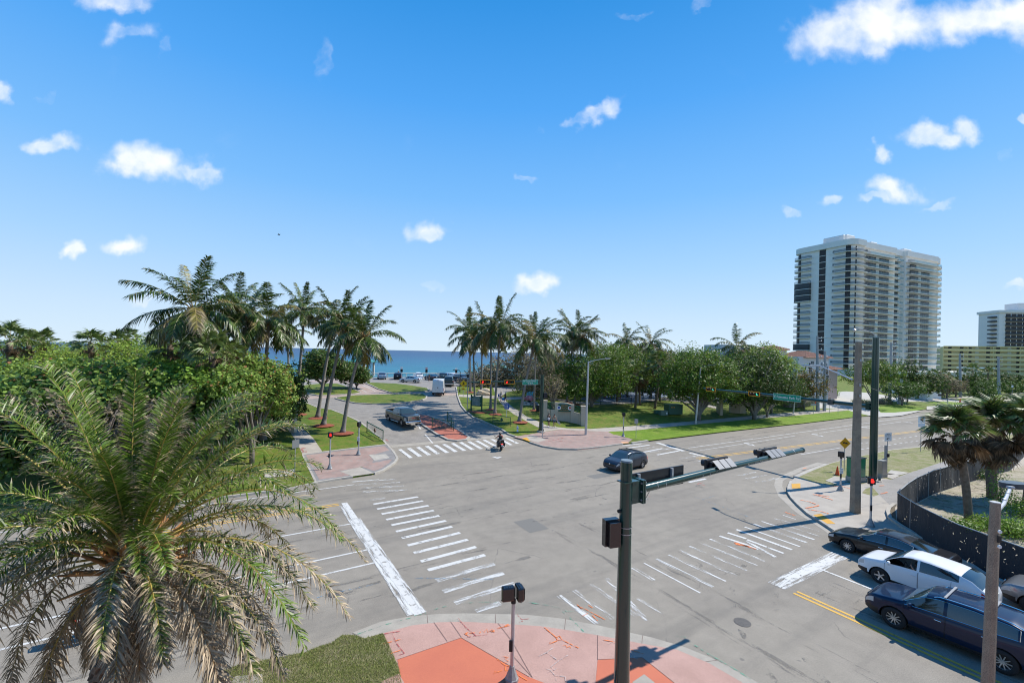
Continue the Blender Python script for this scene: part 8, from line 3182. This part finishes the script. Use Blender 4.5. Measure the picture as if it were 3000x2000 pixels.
t=thing('transformer_box','small pale green utility box beside the large transformer','cabinet',at(1943,1216),.2)
MB().box((0,0,.38),(1.2,.8,.74),bev=.03).build('body',mat('pale_utility_green',(.12,.18,.14),rough=.5),t)
MB().box((.35,-.41,.35),(.2,.02,.24)).build('white_label',M_WHT,t)
t=thing('transformer_box','low dark utility box left of the small pale green one','cabinet',at(1924,1212),.2)
MB().box((0,0,.3),(.8,.6,.56),bev=.03).build('body',M_TRG,t)
base=at(1551,1186)
t=thing('octopus_sculpture','pink and blue tentacled octopus sculpture on a pale painted plinth','sculpture',base)
MB().box((0,0,.22),(2.5,1.3,.44),bev=.03).build('plinth',mat('painted_plinth',(.55,.52,.48),(.2,.18,.18),1.6,.8,mixr=(.5,.54)),t)
M_PNK=mat('pink_tentacle',(.62,.16,.20),(.66,.34,.36),5.,.35)
M_BLT=mat('blue_tentacle',(.12,.42,.55),rough=.35)
rr_=random.Random(8)
for k in range(13):
 a=k*2*PI/13
 L0=rr_.uniform(.6,1.2)
 p=[Vector((0,0,.9))]
 for i in range(1,10):
  f=i/9
  cu=3.6*f*f*(1 if k%2 else-1)
  p.append(Vector((math.cos(a+cu*.25)*L0*f+.12*math.cos(cu*2),math.sin(a+cu*.25)*L0*f*.6,.9+.45*math.sin(PI*f)-.25*f+.22*math.sin(cu*2))))
 MB().tube(p,[.13*(1-.75*i/9)for i in range(10)],7).build('tentacle',M_PNK,t,True)
for k in range(4):
 x0=-.35+.25*k
 p=[Vector((x0,0,1.1)),Vector((x0-.05,0,1.6)),Vector((x0+.1,0,1.95+.1*(k%2))),Vector((x0+.33,0,1.9)),Vector((x0+.33,0,1.55))]
 MB().tube(p,[.11,.1,.085,.07,.05],7).build('tentacle',M_BLT,t,True)
MB().lathe([(.02,-.35),(.3,-.25),(.42,0),(.36,.3),(.15,.45),(.02,.48)],12,(0,0,1.0)).build('head',M_PNK,t,True)
MB().tube([(0,0,.44),(0,0,.9)],[.22,.3],8).build('stem',M_BLK,t)
t=thing('litter_bin','black and grey litter bin at the foot of the slim palm','bin',at(1576,1206))
MB().lathe([(.26,0),(.28,.85),(.30,.88),(.30,.96),(.1,1.02)],12).build('body',M_BLK,t)
MB().lathe([(.2,1.0),(.02,1.08)],12).build('lid',M_GALV,t)
base=at(1775,1166)
t=thing('play_structure','ship shaped climbing structure with bright blue roofs and orange posts','playground structure',base,-.1)
M_BROOF=mat('blue_play_roof',(.02,.16,.55),rough=.45)
M_ORP=mat('orange_play_post',(.50,.10,.04),rough=.4)
M_PLK=mat('dark_play_panel',(.06,.07,.085),rough=.6)
for(x,y)in((-1.4,0),(-.1,0),(1.1,0),(2.6,0),(-1.4,1.6),(-.1,1.6),(1.1,1.6),(2.6,1.6)):
 MB().tube([(x,y,0),(x,y,2.9)],.07,8).build('post',M_ORP,t)
MB().box((-.1,.8,1.2),(2.8,1.7,.12)).build('deck',M_PLK,t)
MB().box((1.9,.8,1.5),(1.6,1.7,.12)).build('deck',M_PLK,t)
for(x,z,w__)in((-.75,.7,1.2),(.5,.9,1.1),(1.85,1.9,1.4),(-.75,1.7,1.2)):
 o=MB().box((x,-.05,z),(w__,.08,.8),bev=.0).build('panel',M_PLK,t)
 MB().tube([(x,-.1,z),(x,-.12,z)],[.26,.26],14).build('porthole_ring',M_WHT,o)
 MB().tube([(x,-.12,z),(x,-.14,z)],[.18,.18],14).build('porthole',M_BLK,o)
for(x,w__)in((-.75,1.9),(1.0,1.6),(2.3,1.6)):
 z0=2.75 if x<0 else 2.45
 q=MB()
 a_=w__/2
 q.add([(x-a_,-.2,z0),(x+a_,-.2,z0),(x+a_,1.8,z0),(x-a_,1.8,z0),(x,.8,z0+.85)],[(0,1,4),(1,2,4),(2,3,4),(3,0,4),(3,2,1,0)])
 q.build('roof',M_BROOF,t)
sl=MB()
sl.add([(2.7,.2,1.5),(2.7,.8,1.5),(3.9,.8,.35),(3.9,.2,.35),(4.4,.8,.25),(4.4,.2,.25)],[(0,3,2,1),(3,5,4,2)])
sl.tube([(2.7,.2,1.65),(3.9,.2,.5),(4.4,.2,.4)],.06,5)
sl.tube([(2.7,.8,1.65),(3.9,.8,.5),(4.4,.8,.4)],.06,5)
sl.build('slide',M_BLK,t)
q=MB()
q.add([(-1.5,0,.3),(-3.3,.8,1.5),(-1.5,1.6,.3),(-1.5,0,1.5),(-1.5,1.6,1.5),(-3.4,.8,1.9)],[(0,1,5,3),(2,4,5,1),(0,2,1),(3,5,4)])
q.build('bow',mat('brown_play_bow',(.22,.13,.07),rough=.7),t)
for i,(u,v,c_)in enumerate(((2080,1160,M_ORP),(2098,1158,M_ORP),(1700,1162,M_PLK))):
 t=thing('climber',['orange climbing frame in the shade of the large glossy tree','second orange climbing frame right beside the first in tree shade','grey bench frame at the left side of the playground'][i],'playground structure',at(u,v))
 for x in(-.8,.8):
  MB().tube([(x,0,0),(x*.8,0,1.9)],.06,6).build('post',c_,t)
  MB().tube([(x,.9,0),(x*.8,.9,1.9)],.06,6).build('post',c_,t)
 MB().box((0,.45,1.9),(1.5,1.0,.08)).build('top_board',M_PLK,t)
 MB().box((0,.45,.9),(1.5,.9,.08)).build('shelf',c_,t)
pts=PX((1700,1176),(1760,1185),(1850,1184),(1925,1174),(1975,1166),(2050,1178),(2110,1190),z=.13)
base=Vector((pts[0].x,pts[0].y,h(*pts[0])+LAWN))
t=thing('playground_fence','low black wire fence round the blue playground surface','fence',base)
dp=dense(pts,2.4)
lp=[Vector((p.x-base.x,p.y-base.y,h(p.x,p.y)+LAWN-base.z))for p in dp]
for p in lp:
 MB().tube([p,p+Vector((0,0,1.25))],.04,6).build('post',M_BLK,t)
for z_ in(.1,.45,.8,1.2):
 b=MB()
 b.tube([p+Vector((0,0,z_))for p in lp],.012 if z_<1.1 else.025,4)
 b.build('rail',M_BLK,t)
t=thing('service_building','cream yellow service building with green window behind the cabbage palms','building',at(1830,1146),.05)
MB().box((-.5,2.5,1.9),(4.6,5,3.9)).build('wall',mat('cream_wall',(.58,.48,.24),rough=.85),t)
MB().box((3.0,2.6,1.4),(2.6,4,2.8)).build('shed',mat('brown_shed',(.20,.16,.10),rough=.9),t)
MB().box((-.2,-.03,2.3),(.7,.1,1.0)).build('window',M_DGREEN2,t)
MB().box((-.5,2.5,3.95),(5.2,5.6,.16)).build('roof',M_TILE,t)
t=thing('far_signal_mast','far dark signal arm with amber-edged signals and white signs at the right edge','traffic signal',G(3040,1150,LAWN))
b0=Vector(t.location)
a0=GP(2802,1112,150)-b0
a1=GP(3045,1120,b0.y)-b0
MB().tube([(0,0,0),(0,0,a1.z+.6)],.3,8).build('pole',M_DGREEN,t)
MB().tube([a1,a0],[.24,.14],8).build('arm',M_DGREEN,t)
ang=math.atan2((a1-a0).y,(a1-a0).x)
for f,nm in((.42,1),(.18,0)):
 pass
for u in(2945,2998):
 p=along(a0+b0,a1+b0,u)-b0
 hd=signal_head(t,p+Vector((0,-.5,0)),ang,None,lw=2.0)
 hd.scale=(1.6,1.6,1.6)
for u in(2848,2976):
 p=along(a0+b0,a1+b0,u)-b0
 o=MB().box((0,0,0),(2.2,.1,1.1)).build('sign_face',M_WHT,t)
 o.location=p+Vector((0,-.5,-.05))
 if u>2900:
  text(o,'EMERGENCY',.34,(0,-.06,.2),(PI/2,0,0),M_BLK)
  text(o,'SIGNAL',.34,(0,-.06,-.25),(PI/2,0,0),M_BLK)
for i,(u0,v0,u1,v1,hg,lb)in enumerate(((2712,1170,2730,1171,1.5,'small white entrance wall left of the longer one at the tower drive'),(2728,1166,2755,1168,1.7,'longer white entrance wall with black number plate at the tower drive'))):
 a,b1=at(u0,v0),at(u1,v1)
 t=thing('low_white_wall',lb,'wall',a)
 seg_wall(t,a,b1,hg,hg,.4,M_TWHITE,base=a)
 seg_wall(t,a+Vector((-5,9,0)),a,hg,hg,.41,M_TWHITE,base=a)
 if i:
  q=(b1-a)*.8
  MB().box((q.x,q.y-.25,q.z+1.0),(.9,.06,.5)).build('number_plate',M_BLK,t)
t=thing('stone_pillar','beige stone pillar with plaque among the planting','pillar',at(2668,1168))
MB().box((0,0,1.1),(1.4,.7,2.2)).build('body',M_BEIGE,t)
MB().box((0,-.37,1.3),(.9,.04,1.1)).build('plaque',mat('plaque_tan',(.5,.4,.3)),t)
def gooseneck(u,v,vt,dirx,lb):
 base=at(u,v)
 Hh_=topz(u,vt,base.y)-base.z
 t=thing('park_lamp',lb,'lamp post',base,0,'black park lamp posts')
 MB().tube([(0,0,0),(0,0,Hh_-.25),(dirx*.15,0,Hh_-.05),(dirx*.45,0,Hh_)],[.07,.06,.05,.045],8).build('post',M_BLK,t)
 MB().box((dirx*.85,0,Hh_+.0),(1.0,.35,.10),bev=.04).build('lamp_head',M_BLK,t)
 MB().tube([(0,0,0),(0,0,.3)],[.12,.1],8).build('base',M_BLK,t)
gooseneck(1347,1148,1084,-1,'black curved park lamp beside the drive where the dark cars are parked')
gooseneck(1019,1163,1122,1,'black curved park lamp between the two grass islands')
gooseneck(1386,1116,1090,-1,'small black park lamp by the grey boardwalk screen')
t=thing('banner_post','thin grey post beside the dark green notice board','post',at(1369,1196))
MB().tube([(0,0,0),(0,0,7.2)],[.075,.05],8).build('post',M_GALV,t)
MB().box((0,-.08,4.6),(.28,.2,.5),bev=.02).build('control_box',M_BLK,t)
for i,(u,v,vt)in enumerate(((1176,1112,1076),(1249,1112,1077),(1336,1110,1079))):
 sign_post(u,v,topz(u,vt,G(u,v).y)-G(u,v).z,['tall beach rule sign above the black SUV at the railing','tall pink-topped beach rule sign at the railing, middle one','tall beach rule sign at the railing by the curved lamp'][i],[('rect',topz(u,vt+4,G(u,v).y)-G(u,v).z,.55,.8,mat('pinkish_sign',(.6,.4,.4))if i==1 else M_WHT),('rect',topz(u,vt+10,G(u,v).y)-G(u,v).z,.55,.7,M_BLK)],r_=.05,group='beach rule signs at the sea railing',name='beach_sign')
bp_=GP(817,688,60)
b=MB()
b.tube([(-.35,0,0),(.1,0,.02),(.38,0,-.05)],[.04,.12,.03],6)
b.add([(0,0,.02),(-.1,.35,.28),(.15,.55,.40),(.12,.1,.02)],[(0,1,2,3)])
b.add([(0,0,.02),(-.1,-.35,.22),(.15,-.55,.30),(.12,-.1,.02)],[(3,2,1,0)])
o=b.build('bird',M_BLK)
o.location=bp_
o.scale=(.5,.5,.5)
tag(o,'small dark bird flying in the open sky','bird')
M_SKIN=mat('tanned_skin',(.34,.18,.12),rough=.55)
M_SKIN2=mat('brown_skin',(.20,.105,.07),rough=.55)
M_HAIR=mat('dark_hair',(.018,.013,.01),rough=.6)
def skin_mesh(name,pts,edges,rads,m,parent,root=0,sub=1,smooth=True):
 me=bpy.data.meshes.new(name)
 me.from_pydata([tuple(p)for p in pts],edges,[])
 o=bpy.data.objects.new(name,me)
 COL.objects.link(o)
 md=o.modifiers.new('s','SKIN')
 md.use_smooth_shade=True
 for i,r_ in enumerate(rads):
  me.skin_vertices[0].data[i].radius=(r_,r_)if not isinstance(r_,tuple)else r_
  me.skin_vertices[0].data[i].use_root=(i==root)
 if sub:
  s_=o.modifiers.new('u','SUBSURF')
  s_.levels=sub
  s_.render_levels=sub
 dg=bpy.context.evaluated_depsgraph_get()
 res=bpy.data.meshes.new_from_object(o.evaluated_get(dg))
 bpy.data.objects.remove(o)
 res.materials.clear()
 res.materials.append(m)
 res.polygons.foreach_set('use_smooth',[True]*len(res.polygons))
 return link(bpy.data.objects.new(name,res),parent)
def human(label,loc,yaw,H=1.72,pose=None,skin=None,top=None,bottom=None,hair='short',shoes=None,group=None,hat=None,sleeve=.5,legs=.45,hand=True):
 """faces local +X. pose: dict with optional joints overriding the defaults (metres for a 1.72 m person)"""
 s=H/1.72
 t=thing('person',label,'person',loc,yaw,group)
 P=dict(pelvis=(0,0,.93),waist=(0,0,1.06),chest=(.01,0,1.28),neckb=(0,0,1.44),neck=(.01,0,1.50),head=(.025,0,1.60),crown=(.01,0,1.68),shL=(0,.17,1.39),elL=(-.04,.24,1.13),wrL=(.06,.25,.90),haL=(.09,.25,.82),shR=(0,-.17,1.39),elR=(-.04,-.24,1.13),wrR=(.06,-.25,.90),haR=(.09,-.25,.82),hiL=(0,.09,.88),knL=(.06,.10,.48),anL=(-.02,.10,.09),toL=(.14,.11,.03),hiR=(0,-.09,.88),knR=(.02,-.10,.48),anR=(-.10,-.10,.09),toR=(.06,-.11,.03))
 if pose:
  P.update(pose)
 P={k:Vector(v)*s for k,v in P.items()}
 names=list(P)
 ix={k:i for i,k in enumerate(names)}
 E_=[('pelvis','waist'),('waist','chest'),('chest','neckb'),('neckb','neck'),('neck','head'),('head','crown'),('neckb','shL'),('shL','elL'),('elL','wrL'),('wrL','haL'),('neckb','shR'),('shR','elR'),('elR','wrR'),('wrR','haR'),('pelvis','hiL'),('hiL','knL'),('knL','anL'),('anL','toL'),('pelvis','hiR'),('hiR','knR'),('knR','anR'),('anR','toR')]
 Rr=dict(pelvis=(.13,.105),waist=(.115,.09),chest=(.145,.10),neckb=.065,neck=.052,head=(.078,.088),crown=(.06,.068),shL=.058,elL=.040,wrL=.027,haL=.035,shR=.058,elR=.040,wrR=.027,haR=.035,hiL=.085,knL=.056,anL=.036,toL=.034,hiR=.085,knR=.056,anR=.036,toR=.034)
 rad=[]
 for k in names:
  r_=Rr[k]
  rad.append(tuple(q*s for q in r_)if isinstance(r_,tuple)else r_*s)
 skin_mesh('body',[P[k]for k in names],[(ix[a],ix[b])for a,b in E_],rad,skin or M_SKIN,t,0,1)
 def wear(nm,keys,edges,rr,m,sub=1):
  iy={k:i for i,k in enumerate(keys)}
  skin_mesh(nm,[P[k]if isinstance(k,str)else Vector(k)for k in keys],[(iy[a],iy[b])for a,b in edges],[tuple(q*s for q in r_)if isinstance(r_,tuple)else r_*s for r_ in rr],m,t,0,sub)
 if top is not None:
  for side in 'LR':
   P['sl'+side]=P['sh'+side].lerp(P['el'+side],sleeve)
  wear('shirt',['waist','chest','neckb','shL','slL','shR','slR','pelvis'],[('waist','chest'),('chest','neckb'),('neckb','shL'),('shL','slL'),('neckb','shR'),('shR','slR'),('waist','pelvis')],[(.135,.11),(.165,.12),.075,.072,.060,.072,.060,(.14,.115)],top)
 if bottom is not None:
  for side in 'LR':
   P['th'+side]=P['hi'+side].lerp(P['kn'+side],min(1.,legs*1.6))
   P['ca'+side]=P['kn'+side].lerp(P['an'+side],max(0,(legs-.62)*2.6))if legs>.62 else P['th'+side]
  keys=['pelvis','hiL','thL','hiR','thR']
  ed=[('pelvis','hiL'),('hiL','thL'),('pelvis','hiR'),('hiR','thR')]
  rr=[(.15,.125),.10,.082,.10,.082]
  if legs>.62:
   keys+=['caL','caR']
   ed+=[('thL','caL'),('thR','caR')]
   rr+=[.055,.055]
  wear('trousers' if legs>.62 else 'shorts',keys,ed,rr,bottom)
 hd=P['head']
 b=MB()
 if hat is not None:
  b.lathe([(.17*s,-.0),(.165*s,.012),(.095*s,.015),(.09*s,.09*s),(.03*s,.12*s)],12,hd+Vector((0,0,.055*s)))
  b.build('hat',hat,t,True)
 else:
  b.lathe([(.06*s,-.03),(.092*s,.01),(.096*s,.05*s),(.075*s,.10*s),(.02*s,.125*s)],12,hd+Vector((-.022*s,0,.01)))
  if hair=='long':
   b.tube([hd+Vector((-.06,0,.04)),hd+Vector((-.10,0,-.08)),hd+Vector((-.11,0,-.24))],[.07,.06,.025],7)
  b.build('hair',M_HAIR,t,True)
 b=MB()
 b.tube([hd+Vector((.07,0,-.01)),hd+Vector((.098,0,-.025))],[.014,.012],5)
 b.build('nose',skin or M_SKIN,t,True)
 for y in(.032,-.032):
  MB().lathe([(.0,-.008),(.009,0),(.0,.008)],5,hd+Vector((.079,y,.012))).build('eye',M_BLK,t)
  MB().lathe([(.0,-.025),(.014,0),(.0,.025)],5,hd+Vector((0,y*2.7,-.01))).build('ear',skin or M_SKIN,t)
 MB().box(tuple(hd+Vector((.078,0,-.052))),(.012,.04,.008)).build('mouth',mat('lips',(.3,.09,.08)),t)
 if hand:
  for side,sg in(('L',1),('R',-1)):
   w_,a_=P['wr'+side],P['ha'+side]
   d=(a_-w_).normalized()
   x,y,_=orth(d)
   q=MB()
   for k in range(4):
    o_=a_+y*(.024-.016*k)*s
    q.tube([o_,o_+d*.045*s,o_+d*(.08-.006*abs(k-1))*s+x*.012*sg],[.010,.009,.007],5)
   q.tube([a_-d*.03,a_+y*.045*s+d*.01,a_+y*.05*s+d*.04],[.012,.011,.008],5)
   q.build('fingers',skin or M_SKIN,t,True)
 for side in 'LR':
  a_,b_=P['an'+side],P['to'+side]
  q=MB()
  d=(b_-a_)
  d.z=0
  d=d.normalized()if d.length>1e-4 else Vector((1,0,0))
  q.tube([a_-d*.05+Vector((0,0,-.05*s)),a_+d*.08+Vector((0,0,-.045*s)),b_+d*.04+Vector((0,0,.0))],[.042,.044,.032],6)
  q.build('shoe',shoes or M_WHT,t,True)
 return t
walkA=dict(knL=(.16,.09,.50),anL=(.14,.09,.10),toL=(.29,.10,.04),knR=(-.02,-.09,.48),anR=(-.26,-.09,.14),toR=(-.15,-.09,.04),elL=(-.12,.23,1.14),wrL=(-.06,.23,.92),haL=(-.03,.23,.84),elR=(.03,-.24,1.13),wrR=(.17,-.24,.95),haR=(.22,-.24,.88))
walkB=dict(knR=(.16,-.09,.50),anR=(.14,-.09,.10),toR=(.29,-.10,.04),knL=(-.02,.09,.48),anL=(-.26,.09,.14),toL=(-.15,.09,.04),elR=(-.12,-.23,1.14),wrR=(-.06,-.23,.92),haR=(-.03,-.23,.84),elL=(.06,.24,1.13),wrL=(.22,.20,1.02),haL=(.28,.17,.98))
towards=math.atan2(-1,-.1)
c1=dict(walkA)
c1.update(elL=(.05,.22,1.14),wrL=(.22,.08,1.10),haL=(.27,.03,1.10),elR=(.05,-.22,1.14),wrR=(.22,-.08,1.06),haR=(.27,-.03,1.06))
p1=human('person in black top carrying a white bundle, walking before the entrance wall',G(1607.5,1251,LAWN),towards-.25,1.75,c1,M_SKIN,mat('black_vest',(.02,.02,.025)),mat('dark_swim_shorts',(.03,.035,.05)),legs=.45,sleeve=.2,group=None)
o=MB().box((0,0,0),(.3,.34,.3),bev=.1).build('carried_towel',mat('white_towel',(.6,.6,.6),(.3,.33,.4),12.,.9))
o.location=Vector(p1.location)+Vector((-.05,-.30,1.08))
tag(o,'white rolled towel held against the chest of the person in black','towel')
c2=dict(walkB)
c2.update(elL=(.04,.26,1.14),wrL=(.12,.32,.98),haL=(.14,.36,.92))
p2=human('woman with dark hair in white top and denim shorts holding a grey towel',G(1623.5,1251.5,LAWN),towards-.1,1.66,c2,M_SKIN,mat('pale_print_top',(.6,.55,.45),(.15,.3,.2),14.,.8),mat('denim_shorts',(.06,.09,.16)),hair='long',sleeve=.25,legs=.32)
b=MB()
b.add([(0,0,0),(.42,-.05,-.35),(.50,.02,-.62),(.18,.0,-.45),(.05,.05,-.25)],[(0,4,3,2,1)])
b.add([(0,.03,0),(.42,-.02,-.35),(.50,.05,-.62),(.18,.03,-.45),(.05,.08,-.25)],[(0,1,2,3,4)])
o=b.build('hanging_towel',mat('grey_towel',(.42,.42,.44),rough=.9))
o.location=Vector(p2.location)+Vector((.28,-.1,.98))
tag(o,'grey towel hanging from the hand of the woman in denim shorts','towel')
p3=human('person in white shirt with a blue bag on the path behind the blue sign',G(1467,1178,LAWN),.9,1.74,walkA,M_SKIN,mat('white_shirt',(.6,.6,.6)),mat('khaki_shorts',(.35,.33,.28)),hat=mat('straw_hat',(.5,.42,.3)))
o=MB().box((0,0,0),(.22,.42,.46),bev=.08).build('blue_bag',mat('blue_bag_fabric',(.04,.10,.38),rough=.7))
o.location=Vector(p3.location)+Vector((-.35,-.05,1.08))
tag(o,'blue shoulder bag on the back of the person in white on the path','bag')
p4=human('woman in black swimsuit and white cap on the path carrying a blue bucket bag',G(1480,1180,LAWN),.9,1.64,walkB,M_SKIN,mat('black_swimsuit',(.02,.02,.02)),mat('dark_denim',(.05,.07,.12)),hat=M_WHT,sleeve=.1,legs=.3)
o=MB().lathe([(.16,0),(.22,.36),(.23,.38)],10).build('blue_bucket',mat('bright_blue_plastic',(.02,.25,.65),rough=.4))
o.location=Vector(p4.location)+Vector((-.32,-.1,.42))
tag(o,'bright blue bucket bag beside the legs of the woman in the white cap','bag')
human('shirtless man in black shorts standing near the shelter, facing the sea',G(1069,1108.5,.01),1.9,1.8,dict(wrL=(.12,.16,1.15),haL=(.16,.12,1.17),wrR=(.12,-.16,1.15),haR=(.16,-.12,1.17)),M_SKIN,None,mat('black_shorts',(.02,.02,.02)),shoes=M_BLK)
human('person in black dress crossing the car park between the silver sedan and the van',G(1257,1119,.01),2.4,1.72,walkA,M_SKIN2,M_BLK,M_BLK,hair='long',legs=.4)
human('person in red top leaning at the sea railing above the black SUV',G(1167,1105,.01),1.6,1.78,None,M_SKIN,mat('red_top',(.5,.05,.05)),M_BLK,hat=mat('white_cap',(.65,.65,.65)))
human('person in white shirt and red shorts bending on the blue playground surface',G(2053,1173,LAWN),.2,1.75,dict(chest=(.22,0,1.22),neckb=(.36,0,1.32),neck=(.42,0,1.34),head=(.50,0,1.38),crown=(.55,0,1.44),shL=(.34,.17,1.28),shR=(.34,-.17,1.28),elL=(.42,.2,1.02),wrL=(.5,.18,.8),haL=(.52,.17,.72),elR=(.42,-.2,1.02),wrR=(.5,-.18,.8),haR=(.52,-.17,.72)),M_SKIN,M_WHT,mat('red_shorts',(.35,.02,.04)))
human('person in dark clothes beside the one in red shorts on the playground',G(2046,1172,LAWN),.1,1.7,walkA,M_SKIN2,M_BLK,M_BLK)
human('small figure in shorts at the railing beyond the round tree',G(1040,1106,.01),1.2,1.7,None,M_SKIN,M_WHT,M_BLK)
rp=dict(pelvis=(-.28,0,.93),waist=(-.26,0,1.06),chest=(-.20,0,1.27),neckb=(-.16,0,1.43),neck=(-.14,0,1.49),head=(-.12,0,1.60),crown=(-.13,0,1.68),shL=(-.17,.18,1.38),elL=(.02,.36,1.20),wrL=(.22,.38,1.10),haL=(.29,.38,1.08),shR=(-.17,-.18,1.38),elR=(.02,-.36,1.20),wrR=(.22,-.38,1.10),haR=(.29,-.38,1.08),hiL=(-.25,.11,.88),knL=(.16,.24,.74),anL=(.02,.25,.36),toL=(.16,.26,.32),hiR=(-.25,-.11,.88),knR=(.16,-.24,.74),anR=(.02,-.25,.36),toR=(.16,-.26,.32))
rider=human('motorcycle rider in black vest over orange sleeves with black helmet',moto_loc,moto_yaw,1.72,rp,M_SKIN,mat('orange_shirt',(.50,.10,.06)),mat('black_trousers',(.02,.02,.022)),legs=.9,sleeve=.8,shoes=M_BLK)
b=MB()
hd=Vector((-.13,0,1.60))
b.lathe([(.05,-.13),(.11,-.10),(.135,-.02),(.13,.06),(.09,.12),(.02,.145)],14,hd)
b.build('helmet',M_BLKG,rider,True)
b=MB()
b.box((-.24,0,1.22),(.26,.34,.44),bev=.08)
b.build('vest',M_BLK,rider)
fl=Matrix.Rotation(hrv.rotation_euler[2],4,'Z')
wp=Vector(hrv.location)+(fl@Vector((.05,.42,0)))
sit=dict(pelvis=(0,0,.62),waist=(0,0,.76),chest=(.02,.04,.98),neckb=(.03,.08,1.12),neck=(.04,.10,1.17),head=(.06,.12,1.27),crown=(.05,.12,1.35),shL=(.02,.22,1.08),elL=(.10,.40,1.10),wrL=(.20,.36,1.22),haL=(.22,.30,1.28),shR=(.04,-.10,1.06),elR=(.2,-.16,.9),wrR=(.42,-.1,.95),haR=(.48,-.1,.97),hiL=(.05,.1,.58),knL=(.45,.12,.62),anL=(.72,.12,.38),toL=(.84,.12,.36),hiR=(.05,-.1,.58),knR=(.45,-.12,.62),anR=(.72,-.12,.38),toR=(.84,-.12,.36))
human('tanned driver leaning an arm in the open window of the white crossover',wp,hrv.rotation_euler[2],1.7,sit,M_SKIN,mat('blue_white_shirt',(.35,.4,.6)),M_BLK,legs=.9,sleeve=.4)
t=hrv
for x,y in((-.05,.38),(-.05,-.38),(-.95,0)):
 b=MB()
 b.box((x-.12,y,.62),(.5,.5 if y else 1.2,.16),bev=.05)
 b.box((x-.38,y,.92),(.16,.5 if y else 1.2,.62),bev=.05)
 b.build('seat',M_SEAT,t)
b=MB()
b.tube([(.55+.0,.38+.17*math.cos(a),1.0+.17*math.sin(a))for a in[2*PI*k/14 for k in range(15)]],.014,5)
b.build('steering_wheel',M_BLK,t)
